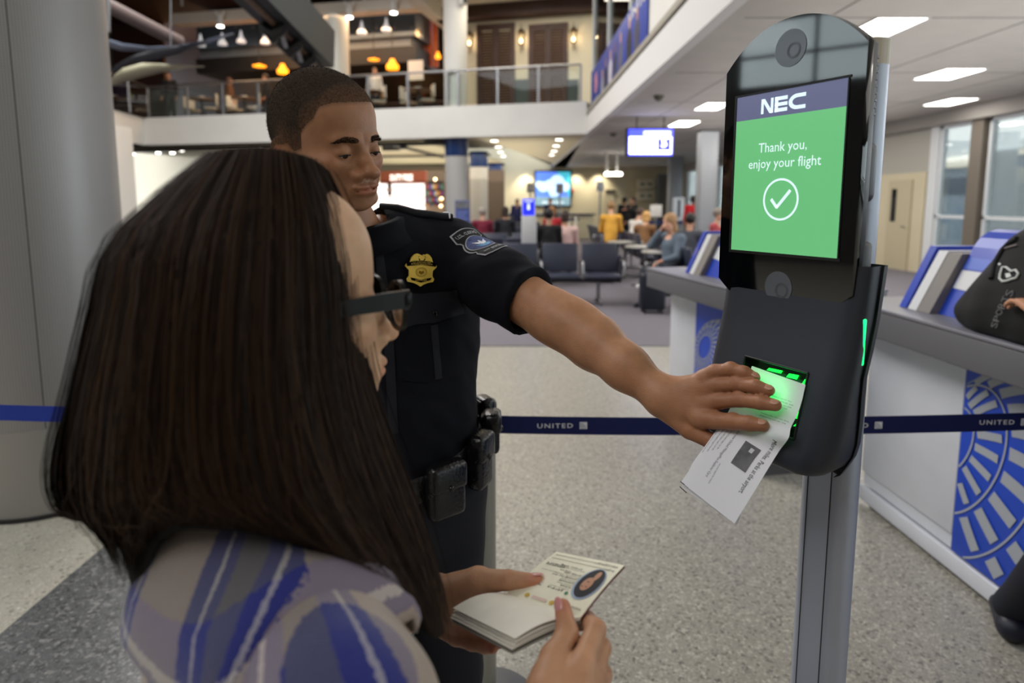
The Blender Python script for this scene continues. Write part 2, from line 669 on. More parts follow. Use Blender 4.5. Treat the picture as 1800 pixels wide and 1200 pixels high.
def perforated(name, rgb, pitch=.012):
    m = mat(name, rgb, .45, metal=.35)
    nt = m.node_tree
    b = nt.nodes['Principled BSDF']
    uv = nt.nodes.new('ShaderNodeUVMap')
    v = nt.nodes.new('ShaderNodeTexVoronoi')
    v.inputs['Scale'].default_value = 1 / pitch
    v.inputs['Randomness'].default_value = 0
    nt.links.new(uv.outputs[0], v.inputs['Vector'])
    r = nt.nodes.new('ShaderNodeValToRGB')
    r.color_ramp.elements[0].position = .2
    r.color_ramp.elements[0].color = (*[c * .55 for c in lin(rgb)], 1)
    r.color_ramp.elements[1].position = .34
    r.color_ramp.elements[1].color = (*lin(rgb), 1)
    nt.links.new(v.outputs['Distance'], r.inputs[0])
    nt.links.new(r.outputs[0], b.inputs['Base Color'])
    return m


def big_column(cx, cy, R, z0, z1, a0, m, parent, name, n=72, gap=.006):
    """one curved cladding sheet between two seams"""
    rows, uv = [], []
    a1 = a0 + 2 * math.pi / 3
    for z in (z0, z1):
        r, u = [], []
        for k in range(n + 1):
            a = a0 + gap + (a1 - a0 - 2 * gap) * k / n
            r.append((cx + R * math.cos(a), cy + R * math.sin(a), z))
            u.append((a * R, z))
        rows.append(r)
        uv.append(u)
    return uvgrid(name, rows, uv, m, parent=parent)


CX, CY, CR = -2.50, 3.27, .40
M_perf = perforated('perforated_grey', (150, 148, 147))
t = thing('round_column', 'big round grey column clad in perforated metal at the left edge', 'column', (CX, CY, 0))
t['kind'] = 'structure'
seam = at_y(45, 350, 3.02)
sa = math.atan2(seam.y - CY, seam.x - CX)
ob('column_core', MB().lathe([(CR - .012, 0), (CR - .012, 9.2)], 72, M=T(CX, CY, 0)), M_dark, t)
for k in range(3):
    big_column(CX, CY, CR, .45, 9.2, sa + k * 2 * math.pi / 3, M_perf, t, 'cladding_panel', gap=.004)
ob('skirt', MB().lathe([(CR + .002, 0.02), (CR + .002, .45)], 72, M=T(CX, CY, 0)), mat('skirt_grey', (150, 148, 144), .4, metal=.3), t)
ob('base_ring', MB().lathe([(CR + .012, 0), (CR + .012, .02)], 72, M=T(CX, CY, 0)), M_dark, t)

# ---------------------------------------------------------------- columns with blue collars under the balcony
M_colgrey = mat('column_grey', (176, 174, 172), .45, var=.03)
M_colblue = mat('column_blue', (12, 40, 88), .25)


def blue_column(px0, px1, Y, label, top, blue=.5):
    a, b_ = at_y(px0, 330, Y), at_y(px1, 330, Y)
    R = (b_.x - a.x) / 2
    c = ((a.x + b_.x) / 2, Y + R)
    t = thing('round_column', label, 'column', (c[0], c[1], 0))
    t['kind'] = 'structure'
    ob('shaft', MB().lathe([(R, 0), (R, ZC - blue)], 36, M=T(*c, 0)), M_colgrey, t)
    ob('collar', MB().lathe([(R + .015, ZC - blue), (R + .015, ZC + .02)], 36, M=T(*c, 0)), M_colblue, t)
    if top:
        ob('upper_shaft', MB().lathe([(R, ZC + .02), (R, 9.2)], 36, M=T(*c, 0)), M_white, t)
    return c, R


blue_column(781, 822, 18.6, 'grey round column with blue collar passing up through the balcony', True, .5)
blue_column(825, 857, 23.5, 'second grey round column with dark blue collar farther under balcony', False, .55)
blue_column(858, 882, 31, 'dark narrow column beside the cream back wall', False, 3.2)

# ---------------------------------------------------------------- ceiling lights of the gate area
def troffer(x, y, w=.6, d=.6, label=None, M=None):
    t = thing('ceiling_light', label, 'ceiling light', (x, y, ZC), 'troffer lights in the gate ceiling')
    fm = MB()
    for q in ((x - w / 2 - .02, y - d / 2 - .02, x + w / 2 + .02, y - d / 2), (x - w / 2 - .02, y + d / 2, x + w / 2 + .02, y + d / 2 + .02),
              (x - w / 2 - .02, y - d / 2, x - w / 2, y + d / 2), (x + w / 2, y - d / 2, x + w / 2 + .02, y + d / 2)):
        fm.box((q[0], q[1], ZC - .012), (q[2], q[3], ZC - .001))
    ob('frame', fm, M_soff, t)
    ob('diffuser', MB().box((x - w / 2, y - d / 2, ZC - .008), (x + w / 2, y + d / 2, ZC - .002)), M_lamp, t)
    return t


troffer(3.95, 6.93, .5, .68, 'square ceiling light just above the kiosk top')
troffer(6.35, 9.4, .55, .75, 'ceiling light right of the kiosk, second from the top')
troffer(8.15, 11.95, .5, .8, 'ceiling light right of the kiosk, closest to the window wall')
troffer(3.9, 12.5, .45, .85, 'ceiling light touching the left edge of the kiosk')
troffer(4.08, 15.2, .5, 1.0, 'ceiling light above the blue hanging flight screen')
troffer(4.1, 21.0, .6, 1.0, 'small far ceiling light behind the hanging flight screen')
troffer(6.2, 15.2, .5, .8, 'far ceiling light hidden by the kiosk post')
troffer(3.9, 1.2, .6, .6, 'ceiling light over the near check-in podium')
# smoke detectors / camera domes on the soffit
for px, py, lab in ((1158, 168, 'small grey dome on the gate ceiling above the flight screen'), (1078, 234, 'small dark dome on the soffit left of the flight screen')):
    p = at_z(px, py, ZC)
    o = ob('ceiling_dome', MB().lathe([(.09, 0), (.09, -.03), (.06, -.08), (.0, -.1)], 20, M=T(p.x, p.y, ZC)), mat('dome_taupe', (92, 86, 76), .4))
    tag(o, lab, 'dome')
for px, py in ((869, 247), (876, 258), (880, 267), (885, 274), (983, 245), (978, 256), (974, 265), (970, 272)):
    p = at_z(px, py, ZC)
    side = 'left' if px < 920 else 'right'
    nth = {247: 'nearest', 258: 'second', 267: 'third', 274: 'farthest', 245: 'nearest', 256: 'second', 265: 'third', 272: 'farthest'}[py]
    t = thing('downlight', 'round recessed downlight, %s of the %s row under the balcony' % (nth, side), 'downlight', (p.x, p.y, ZC), 'recessed downlights under the balcony')
    ob('trim_ring', MB().lathe([(.15, 0), (.15, -.012), (.12, -.014), (.12, 0)], 20, M=T(p.x, p.y, ZC)), M_soff, t)
    ob('lens', MB().lathe([(.12, 0), (.12, -.008)], 20, M=T(p.x, p.y, ZC)), M_lamp, t)
# ================================================================== boarding kiosk
KU, KN = Vector((.467, -.884, 0)).normalized(), Vector((-.884, -.467, 0)).normalized()
KP0 = Vector((.4138, .80, 0))
KM = frame(KP0, KU, (0, 0, 1))


def kw(u, z, off=0.0):
    return KM @ Vector((u, z, off))


M_shell = mat('kiosk_shell', (40, 43, 51), .42, bump=.03, bscale=900)
M_shell_side = mat('kiosk_side', (46, 48, 52), .5)
M_kglass = mat('kiosk_glass', (4, 5, 7), .035, spec=.75, coat=.5)
M_alu = mat('kiosk_aluminium', (164, 169, 182), .42, metal=.4, var=.02, vscale=4)
M_scr_green = mat('screen_green', (104, 186, 122), .25, emit=.40)
M_scr_head = mat('screen_header', (92, 95, 126), .25, emit=.43)
M_scr_txt = mat('screen_text', (214, 232, 240), .3, emit=.5)
M_lens = mat('lens_window', (84, 88, 95), .2, spec=.6)
M_led = mat('led_green', (20, 230, 110), .3, emit=2.0)

t = thing('boarding_kiosk', 'tall grey face recognition kiosk with green thank you screen on metal post', 'kiosk', kw(-.072, 0, -.135))
uc, hw = -.084, .1115


def head_outline(sx=1.0, sz=1.0, grow=0.0):
    pts = []
    zt, zs, zb, zbs = 1.797, 1.742, 1.389, 1.432
    for (z0, z1, sgn) in ((zs, zt, 1), (zbs, zb, -1)):
        n = 26
        row = []
        for k in range(n + 1):
            a = -1 + 2 * k / n
            s = abs(a)
            e = 1 - s ** 2.25
            row.append((uc + hw * a * (1 if s < .97 else 1), z0 + (z1 - z0) * e))
        if sgn > 0:
            row = row[::-1]
        pts += row
    cz = (zt + zb) / 2
    return [(uc + (p[0] - uc) * sx + (grow if p[0] > uc else -grow), cz + (p[1] - cz) * sz) for p in pts]


mb = MB()
o0, o1, o2 = head_outline(1, 1), head_outline(.985, .992), head_outline(.9, .965)
n = len(o0)
rows = [[(x, y, 0.0) for x, y in head_outline(.988, .994)], [(x, y, -.004) for x, y in o0], [(x, y, -.009) for x, y in o0]]
V = [p for r in rows for p in r]
mb.add([(x, y, z) for x, y, z in V], [(k, (k + 1) % n, n + (k + 1) % n, n + k)[::-1] for k in range(n)] + [(n + k, n + (k + 1) % n, 2 * n + (k + 1) % n, 2 * n + k)[::-1] for k in range(n)], 0, True, KM)
mb.add(rows[0], [tuple(range(n))], 0, False, KM)
ob('glass_front', mb, M_kglass, t)
mb = MB()
rows = [[(x, y, -.0095) for x, y in o1], [(x, y, -.020) for x, y in o1], [(x, y, -.036) for x, y in o2]]
V = [p for r in rows for p in r]
mb.add(V, [(i * n + k, i * n + (k + 1) % n, (i + 1) * n + (k + 1) % n, (i + 1) * n + k)[::-1] for i in range(2) for k in range(n)], 0, True, KM)
mb.add(rows[2], [tuple(range(n))[::-1]], 0, False, KM)
ob('head_housing', mb, M_shell_side, t)
for k in range(9):
    ob('vent_rib', MB().rbox((.010, 1.655 + k * .0085, -.025), (.0255, 1.659 + k * .0085, -.012), .001, M=KM), M_black, t)
ob('side_knob', MB().rbox((-.03, 1.548, -.062), (.0125, 1.628, -.024), .012, M=KM, seg=3), M_shell_side, t)

# screen with its picture
SL, SR, SB, ST = -.171, .004, 1.4785, 1.7025
scr = ob('screen', MB().box((SL, SB, -.001), (SR, 1.668, .0006), M=KM), M_scr_green, t)
ob('screen_header', MB().box((SL, 1.668, -.001), (SR, ST, .0006), M=KM), M_scr_head, scr)
fm = MB()
for q in ((SL - .004, SB - .004, SR + .004, SB), (SL - .004, ST, SR + .004, ST + .003), (SL - .004, SB, SL, ST), (SR, SB, SR + .002, ST)):
    fm.box((q[0], q[1], -.001), (q[2], q[3], .0012), M=KM)
ob('screen_rim', fm, M_black, t)
# header letters N E C
lm = MB()
lx, lz, lh = -.1265, 1.6735, .0205
K2 = KM @ T(lx, lz, .0008)
lw = .0205
lm.prism([(0, 0), (.0042, 0), (.0042, lh), (0, lh)], 0, .0003, M=K2)
lm.prism([(lw - .0042, 0), (lw, 0), (lw, lh), (lw - .0042, lh)], 0, .0003, M=K2)
lm.prism([(0, lh), (lw - .006, 0), (lw, 0), (.006, lh)], .00002, .0003, M=K2)
x = lw + .0025
lm.prism([(x, 0), (x + .0055, 0), (x + .0055, lh), (x, lh)], 0, .0003, M=K2)
for y0, y1 in ((0, .005), (.0078, .0125), (lh - .005, lh)):
    lm.prism([(x, y0), (x + .0205, y0), (x + .0205, y1), (x, y1)], .00002, .0003, M=K2)
x += .0225
outer, inner = [], []
for k in range(25):
    a = math.radians(90 + 180 * k / 24)
    outer.append((x + .0135 + .0135 * math.cos(a), lh / 2 + (lh / 2) * math.sin(a)))
    inner.append((x + .0145 + .0085 * math.cos(a), lh / 2 + (lh / 2 - .0050) * math.sin(a)))
outer = [(x + .0265, lh)] + outer + [(x + .0265, 0)]
inner = [(x + .0265, lh - .005)] + inner + [(x + .0265, .005)]
V = [(p[0], p[1], .0003) for p in outer + inner]
q = len(outer)
lm.add(V, [(k, k + 1, q + k + 1, q + k)[::-1] for k in range(q - 1)], 0, False, K2)
ob('logo', lm, M_scr_txt, scr)
fit_text('lettering', 'Thank you,', .0785, .0132, KM @ T(-.0885, 1.6265, .0009), M_scr_txt, scr)
fit_text('lettering', 'enjoy your flight', .1175, .0132, KM @ T(-.0855, 1.6045, .0009), M_scr_txt, scr)
ck = MB()
cc = (-.0865, 1.5535)
a, b = circle(.0292, 48, *cc), circle(.0262, 48, *cc)
ck.add([(p[0], p[1], .0009) for p in a + b], [(k, (k + 1) % 48, 48 + (k + 1) % 48, 48 + k) for k in range(48)], 0, False, KM)
for A, B in (((-.0155, .0005), (-.005, -.0115)), ((-.0062, -.0117), (.0155, .0125))):
    d = Vector((B[0] - A[0], B[1] - A[1])).normalized()
    nn = Vector((-d.y, d.x)) * .0022
    ck.prism([(cc[0] + p[0], cc[1] + p[1]) for p in ((A[0] - nn.x, A[1] - nn.y), (B[0] - nn.x, B[1] - nn.y), (B[0] + nn.x, B[1] + nn.y), (A[0] + nn.x, A[1] + nn.y))], .0008, .0010, M=KM)
ob('check_mark', ck, M_scr_txt, scr)
# camera windows above and below the screen
for z, r in ((1.7555, .0245), (1.4309, .0225)):
    c = ob('camera_window', MB().prism(circle(r, 40, -.083, z), -.001, .0007, M=KM), M_lens, t)
    rm = MB()
    for rr in (.0105, .0085):
        a, b = circle(rr, 32, -.077, z - .004), circle(rr - .0008, 32, -.077, z - .004)
        rm.add([(p[0], p[1], .0011) for p in a + b], [(k, (k + 1) % 32, 32 + (k + 1) % 32, 32 + k) for k in range(32)], 0, False, KM)
    ob('lens_ring', rm, mat('lens_ring', (78, 80, 84), .3), c)

# lower shell with the scanner pocket
ucs, hws = -.074, .1145
WU0, WU1, WZ1, WZ0 = -.116, -.012, 1.327, 1.240
pz = [(1.47, -.006), (1.43, -.001), (1.40, .003), (1.36, .012), (WZ1, .021), (1.30, .028), (1.27, .035), (WZ0, .042), (1.222, .046), (1.207, .047), (1.197, .044), (1.1915, .036), (1.19, .02), (1.19, -.04)]
us = [-1, -.985, -.95, -.9, -.82, -.7, -.5]
ulist = us + [(WU0 - ucs) / hws, -.2, 0, .25, (WU1 - ucs) / hws, .7, .82, .9, .95, .985, 1]
ulist = sorted(set(ulist))
rows = []
for z, p in pz:
    k = max(0, (1.262 - z) / .072)
    wf = (1 - min(k, .985) ** 2.6) ** (1 / 2.6) if k > 0 else 1
    wf = .5 + .5 * wf
    row = []
    for a in ulist:
        e = max(0, (abs(a) - .78) / .22)
        row.append((ucs + a * hws * wf, z, p - min(.030, .018 + p * .3) * (1 - math.sqrt(max(0, 1 - e * e)))))
    # side walls run back
    row = [(row[0][0] + .003, z, min(p - .034, -.012))] + row + [(row[-1][0] - .003, z, min(p - .034, -.012))]
    rows.append(row)
mb = MB()
nr, nc = len(rows), len(rows[0])
iu0 = 1 + ulist.index((WU0 - ucs) / hws)
iu1 = 1 + ulist.index((WU1 - ucs) / hws)
iz0 = [q[0] for q in pz].index(WZ1)
iz1 = [q[0] for q in pz].index(WZ0)
fc = []
for i in range(nr - 1):
    for j in range(nc - 1):
        if iz0 <= i < iz1 and iu0 <= j < iu1:
            continue
        fc.append((i * nc + j, (i + 1) * nc + j, (i + 1) * nc + j + 1, i * nc + j + 1))
mb.add([p for r in rows for p in r], fc, 0, True, KM)
ob('lower_shell', mb, M_shell, t)
ob('neck_block', MB().rbox((-.178, 1.385, -.040), (.026, 1.50, -.0125), .006, M=KM), M_shell_side, t)
# back case a little wider, behind the seam
bc = MB()
R2 = []
for z, p in pz[:-1]:
    k = max(0, (1.27 - z) / .085)
    wf = .45 + .55 * ((1 - min(k, .985) ** 2.6) ** (1 / 2.6) if k > 0 else 1)
    f_ = min(p - .035, -.0125)
    R2.append([(ucs + s * (hws * wf - g), z - (.006 if z < 1.2 else 0), o) for s, o, g in ((-1, f_, 0), (-1, f_ - .012, .003), (-1, f_ - .016, .016), (1, f_ - .016, .016), (1, f_ - .012, .003), (1, f_, 0))])
bc.grid(R2, 0, False, M=KM)
ob('back_case', bc, M_shell_side, t)
# pocket walls, glass and its green light
wn = Vector((0, -.235, 1)).normalized()    # outward normal of the sloping face in kiosk axes (u, z, off)
cor = [(WU0, WZ0, .042), (WU1, WZ0, .042), (WU1, WZ1, .021), (WU0, WZ1, .021)]
ins = [(u, z, o - .014) for u, z, o in cor]
pk = MB()
pk.add(cor + ins, [(k, (k + 1) % 4, 4 + (k + 1) % 4, 4 + k)[::-1] for k in range(4)], 0, False, KM)
pocket = ob('scanner_pocket', pk, M_blk_gloss, t)
pm = MB()
pm.add(ins, [(0, 1, 2, 3)], 0, False, KM)
ob('scanner_glass', pm, mat('scanner_glass', (2, 26, 8), .1), pocket)
rm = MB()
for A, B in ((0, 1), (1, 2), (2, 3), (3, 0)):
    a, b = Vector(cor[A]), Vector(cor[B])
    rm.tube([a + Vector((0, 0, .0005)), b + Vector((0, 0, .0005))], .0016, 6, M=KM)
ob('scanner_rim', rm, M_black, t)


def wpt(fu, fz, lift=0.0):
    """point over the scanner window, 0..1 across and up"""
    a = Vector((WU0 + (WU1 - WU0) * fu, WZ0 + (WZ1 - WZ0) * fz, .042 - .021 * fz))
    return a + wn * lift


gl = MB()
for fu0, fu1, fz0, fz1 in ((.30, .55, .80, .86), (.62, .80, .78, .86), (.86, .93, .74, .84), (.88, .95, .22, .40), (.87, .92, .10, .16), (.06, .12, .1, .5)):
    gl = MB().add([wpt(fu0, fz0, -.0125), wpt(fu1 - .02, fz0 + .01, -.0125), wpt(fu1, fz1, -.0125), wpt(fu0 + .03, fz1 - .015, -.0125)], [(0, 1, 2, 3)], 0, False, KM)
    ob('scanner_light', gl, mat('scanner_green', (14, 255, 70), .3, emit=1.0), pocket)
gl = MB()
gl.add([wpt(.14, .3, -.0124), wpt(.8, .3, -.0124), wpt(.8, .74, -.0124), wpt(.14, .74, -.0124)], [(0, 1, 2, 3)], 0, False, KM)
ob('scanner_light', gl, mat('scanner_pale', (60, 255, 130), .3, emit=3.2), pocket)
ob('light_strip', MB().rbox((.036, 1.345, -.0135), (.0405, 1.405, -.0085), .002, M=KM), M_led, t)
# mount and post
ob('mount', MB().rbox((-.10, 1.28, -.10), (-.03, 1.62, -.045), .008, M=KM), M_shell_side, t)
post = [(x, -y) for x, y in rrect(-.101, .086, -.022, .138, .022, 7)][::-1]
pp = MB()
PM = KM @ Matrix(((1, 0, 0, 0), (0, 0, 1, 0), (0, 1, 0, 0), (0, 0, 0, 1)))   # u, off, z
pp.prism(post, .012, 1.735, M=PM, smooth=False)
po = ob('post', pp, M_alu, t)
for p in po.data.polygons:
    p.use_smooth = len(p.vertices) == 4
gv = MB()
for u, o in ((-.0805, -.0858), (-.0425, -.0858)):
    gv.box((u - .0007, .02, o - .001), (u + .0007, 1.2, o + .0004), M=KM)
ob('post_groove', gv, M_shell_side, po)
cp = MB().prism([(x, y) for x, y in post], 1.735, 1.768, M=PM)
ob('post_cap', cp, mat('cap_beige', (188, 180, 160), .5), t)
ob('base_plate', MB().rbox((-.3, 0, -.36), (.16, .012, .06), .004, M=KM), M_alu, t)

# ================================================================== folded boarding document held in the scanner
M_paper = mat('paper_white', (242, 242, 246), .6)
_nt = M_paper.node_tree
_pb = _nt.nodes['Principled BSDF']
_tl = _nt.nodes.new('ShaderNodeBsdfTranslucent')
_tl.inputs[0].default_value = (.85, .87, .9, 1)
_ms = _nt.nodes.new('ShaderNodeMixShader')
_ms.inputs[0].default_value = .24
_nt.links.new(_pb.outputs[0], _ms.inputs[1])
_nt.links.new(_tl.outputs[0], _ms.inputs[2])
_nt.links.new(_ms.outputs[0], _nt.nodes['Material Output'].inputs[0])
M_ink = mat('ink', (52, 52, 58), .7)
M_ink2 = mat('ink_pale', (128, 128, 136), .7)


def kpix(x, y, off):
    return on_plane(x, y, KP0 + KN * off, KN)


ph = [
    (kpix(1322, 643, .029), kpix(1416, 676, .030)),
    (kpix(1308, 672, .034), kpix(1409, 706, .035)),
    (kpix(1296, 696, .039), kpix(1401, 729, .040)),
    (kpix(1284, 716, .046), kpix(1390, 752, .046)),
    (kpix(1273, 737, .055), kpix(1386, 770, .058)),
    (at_y(1262, 755, .858), at_y(1370, 792, .800)),
    (at_y(1240, 786, .853), at_y(1350, 824, .790)),
    (at_y(1218, 817, .850), at_y(1320, 873, .784)),
    (at_y(1197, 847, .848), at_y(1291, 920, .780)),
]


def bezrow(rows, nsub=5):
    out = []
    K = len(rows)
    for i in range(K - 1):
        for s in range(nsub):
            f = s / nsub
            p = [rows[max(i - 1, 0)], rows[i], rows[i + 1], rows[min(i + 2, K - 1)]]
            r = []
            for c in range(len(rows[0])):
                a, b, cc_, d = (Vector(p[q][c]) for q in range(4))
                r.append(.5 * ((2 * b) + (cc_ - a) * f + (2 * a - 5 * b + 4 * cc_ - d) * f * f + (3 * b - a - 3 * cc_ + d) * f ** 3))
            out.append(r)
    out.append([Vector(v) for v in rows[-1]])
    return out


def sheet(rows, ncol=9, shift=Vector((0, 0, 0)), sag=0.0):
    R = bezrow(rows)
    out = []
    for a, b in R:
        out.append([a.lerp(b, k / (ncol - 1)) + shift + Vector((0, 0, sag * math.sin(math.pi * k / (ncol - 1)))) for k in range(ncol)])
    return out


doc = thing('boarding_document', 'folded white printed paper pushed into the green lit kiosk scanner', 'paper', (ph[6][0] + ph[6][1]) / 2)
front = sheet(ph)
ob('front_leaf', MB().grid(front), M_paper, doc)
# second leaf of the fold peeps out below and to the left
ph2 = [(a + Vector((-.001, .004, -.002)), b + Vector((-.001, .004, -.002))) for a, b in ph[4:]]
ph2[-1] = (at_y(1199, 857, .854), at_y(1296, 923, .788))
ph2[-2] = (ph2[-2][0], ph2[-2][1] + Vector((0, .002, 0)))
ob('back_leaf', MB().grid(sheet(ph2)), M_paper, doc)
fe = MB()
fe.tube([at_y(1196, 846, .8475), at_y(1210, 857, .84)], .0007, 6)
fe.tube([at_y(1195, 855, .8535), at_y(1207, 866, .845)], .0007, 6)
ob('fold_edge', fe, M_ink, doc)
# printing follows the flat hanging half
A, B, C_, D = ph[5][0], ph[5][1], ph[8][1], ph[8][0]
ex = ((B - A) + (C_ - D)).normalized()
DM = frame(D, ex, (A - D))


def doc_pt(px, py, lift=.0012):
    nrm = DM.to_3x3() @ Vector((0, 0, 1))
    p = on_plane(px, py, (A + B + C_ + D) / 4, nrm)
    return p + nrm * lift


from_sheet = MB().grid(front)
DB = BVHTree.FromPolygons(from_sheet.v, from_sheet.f)


def drape(o, nrm, lift=.0007):
    """print lies on the curved leaf"""
    for v in o.data.vertices:
        p, n_, i_, d_ = DB.ray_cast(v.co + nrm * .05, -nrm)
        if p is not None:
            v.co = p + nrm * lift


def doc_line(name, body, p0, p1, h, m, lift=.0016):
    a, b = doc_pt(*p0, lift), doc_pt(*p1, lift)
    nrm = DM.to_3x3() @ Vector((0, 0, 1))
    x = (b - a).normalized()
    y = nrm.cross(x)
    o = fit_text(name, body, (b - a).length, h, frame((a + b) / 2, x, y), m, doc, depth=.0001)
    drape(o, nrm)
    return o


doc_line('lettering', 'More miles. Perks at the airport.', (1365, 777), (1303, 868), .0062, M_ink)
doc_line('lettering', 'the new United MileagePlus Explorer Card', (1299, 757), (1243, 838), .0036, M_ink2)
for k in range(4):
    p0, p1 = (1286 - k * 7, 757 - k * 1), (1262 - k * 9, 790 + k * 2)
    doc_line('lettering', 'terms and conditions apply to this offer', p0, p1, .0018, M_ink2)
doc_line('lettering', 'see your agent for details', (1268, 815), (1247, 850), .002, M_ink2)
cm = MB()
nrm = DM.to_3x3() @ Vector((0, 0, 1))
cq = [doc_pt(*q, .0013) for q in ((1311, 774), (1338, 791), (1312, 832), (1286, 814))]
cm.add(cq, [(0, 3, 2, 1)])
cm.f, cm.mi, cm.sm, cm.v = [], [], [], []
cm.grid([[cq[0].lerp(cq[1], j / 6).lerp(cq[3].lerp(cq[2], j / 6), i / 6) for j in range(7)] for i in range(7)])
card = ob('printed_card', cm, mat('card_grey', (88, 88, 90), .6, var=.35, vscale=60), doc)
ch = [doc_pt(*q, .0015) for q in ((1321, 787), (1327, 791), (1322, 798), (1316, 794))]
drape(card, nrm, .0005)
chp = ob('printed_chip', MB().add(ch, [(0, 3, 2, 1)]), mat('chip_pale', (190, 190, 192), .5), card)
drape(chp, nrm, .0009)
# small print on the part lying in the scanner
for k, (y0, ln) in enumerate(((.33, .45), (.37, .5), (.41, .48), (.45, .42), (.58, .2), (.66, .55), (.70, .52))):
    i = int(y0 * 4 * 5)
    r = front[min(i, len(front) - 2)]
    a, b = r[4], r[4].lerp(r[8], ln * 1.6)
    x = (b - a).normalized()
    o_ = KM.to_3x3() @ wn
    fit_text('small_print', 'BOARDING PASS  GATE  SEAT  ZONE', (b - a).length, .0013, frame((a + b) / 2 + o_ * .0008, x, o_.cross(x)), M_ink, doc, depth=.00005)
# ================================================================== sculpting tools: smooth blends of rounded shapes, skinned with a dual grid
def A3(p):
    return np.array(p, dtype=np.float32)


def smin(a, b, k):
    if k <= 0:
        return np.minimum(a, b)
    h = np.clip(.5 + .5 * (b - a) / k, 0, 1)
    return b + (a - b) * h - k * h * (1 - h)


def smax(a, b, k):
    return -smin(-a, -b, k)


def ell(P, c, r, R=None):
    q = P - A3(c)
    if R is not None:
        q = q @ np.array(R, dtype=np.float32)
    r = A3(r)
    k0 = np.linalg.norm(q / r, axis=-1)
    k1 = np.linalg.norm(q / (r * r), axis=-1) + 1e-9
    return k0 * (k0 - 1) / k1


def cap(P, a, b, ra, rb):
    a, b = A3(a), A3(b)
    ab = b - a
    t = np.clip(((P - a) @ ab) / max(float(ab @ ab), 1e-12), 0, 1)
    return np.linalg.norm(P - a - t[..., None] * ab, axis=-1) - (ra + (rb - ra) * t)


def chain(P, pts, rs, k=.004):
    d = None
    for i in range(len(pts) - 1):
        e = cap(P, pts[i], pts[i + 1], rs[i], rs[i + 1])
        d = e if d is None else smin(d, e, k)
    return d


def surfnet(fn, lo, hi, h, relax=1, cf=4):
    lo = np.array(lo, dtype=np.float64)
    nc = np.ceil((np.array(hi) - lo) / (h * cf)).astype(int) + 1
    ax = [lo[i] + (np.arange(nc[i]) * cf + (cf - 1) / 2) * h for i in range(3)]
    G = np.stack(np.meshgrid(*ax, indexing='ij'), -1).reshape(-1, 3).astype(np.float32)
    Dc = fn(G).reshape(nc)
    D = Dc.repeat(cf, 0).repeat(cf, 1).repeat(cf, 2).astype(np.float32)
    near = (np.abs(Dc) < cf * h * 1.6)
    m = near.repeat(cf, 0).repeat(cf, 1).repeat(cf, 2)
    ijk = np.argwhere(m)
    pts = (lo + ijk * h).astype(np.float32)
    vals = np.empty(len(pts), np.float32)
    for s in range(0, len(pts), 400000):
        vals[s:s + 400000] = fn(pts[s:s + 400000])
    D[m] = vals
    S = D < 0
    n = np.array(D.shape)
    cnt = np.zeros(n - 1, np.int8)
    offs = [(i, j, k) for i in (0, 1) for j in (0, 1) for k in (0, 1)]
    for i, j, k in offs:
        cnt += S[i:n[0] - 1 + i, j:n[1] - 1 + j, k:n[2] - 1 + k]
    act = (cnt > 0) & (cnt < 8)
    cells = np.argwhere(act)
    idx = -np.ones(n - 1, np.int64)
    idx[act] = np.arange(len(cells))
    val = {o: D[cells[:, 0] + o[0], cells[:, 1] + o[1], cells[:, 2] + o[2]] for o in offs}
    acc = np.zeros((len(cells), 3))
    num = np.zeros(len(cells))
    for o in offs:
        for a in range(3):
            if o[a] == 0:
                q = list(o)
                q[a] = 1
                va, vb = val[o], val[tuple(q)]
                x = (va < 0) != (vb < 0)
                t = np.where(x, va / np.where(x, va - vb, 1), 0)
                p = np.tile(np.array(o, float), (len(cells), 1))
                p[:, a] += t
                acc[x] += p[x]
                num += x
    V = lo + (cells + acc / num[:, None]) * h
    F_ = []
    for a in range(3):
        b, c = (a + 1) % 3, (a + 2) % 3
        sl0, sl1 = [slice(None)] * 3, [slice(None)] * 3
        sl0[a], sl1[a] = slice(0, -1), slice(1, None)
        dif = S[tuple(sl0)] != S[tuple(sl1)]
        e = np.argwhere(dif)
        e = e[(e[:, b] > 0) & (e[:, c] > 0) & (e[:, b] < n[b] - 1) & (e[:, c] < n[c] - 1)]
        if not len(e):
            continue
        ins = S[e[:, 0], e[:, 1], e[:, 2]]

        def cell(db, dc):
            q = e.copy()
            q[:, b] -= db
            q[:, c] -= dc
            return idx[q[:, 0], q[:, 1], q[:, 2]]
        quad = np.stack([cell(1, 1), cell(0, 1), cell(0, 0), cell(1, 0)], 1)
        quad[~ins] = quad[~ins][:, ::-1]
        F_.append(quad)
    Fq = np.concatenate(F_)
    Fq = Fq[(Fq >= 0).all(1)]
    for _ in range(relax):
        sm = np.zeros_like(V)
        w = np.zeros(len(V))
        for i in range(4):
            a, b = Fq[:, i], Fq[:, (i + 1) % 4]
            np.add.at(sm, a, V[b])
            np.add.at(sm, b, V[a])
            np.add.at(w, a, 1)
            np.add.at(w, b, 1)
        V = V * .4 + .6 * sm / np.maximum(w, 1)[:, None]
    return V, Fq


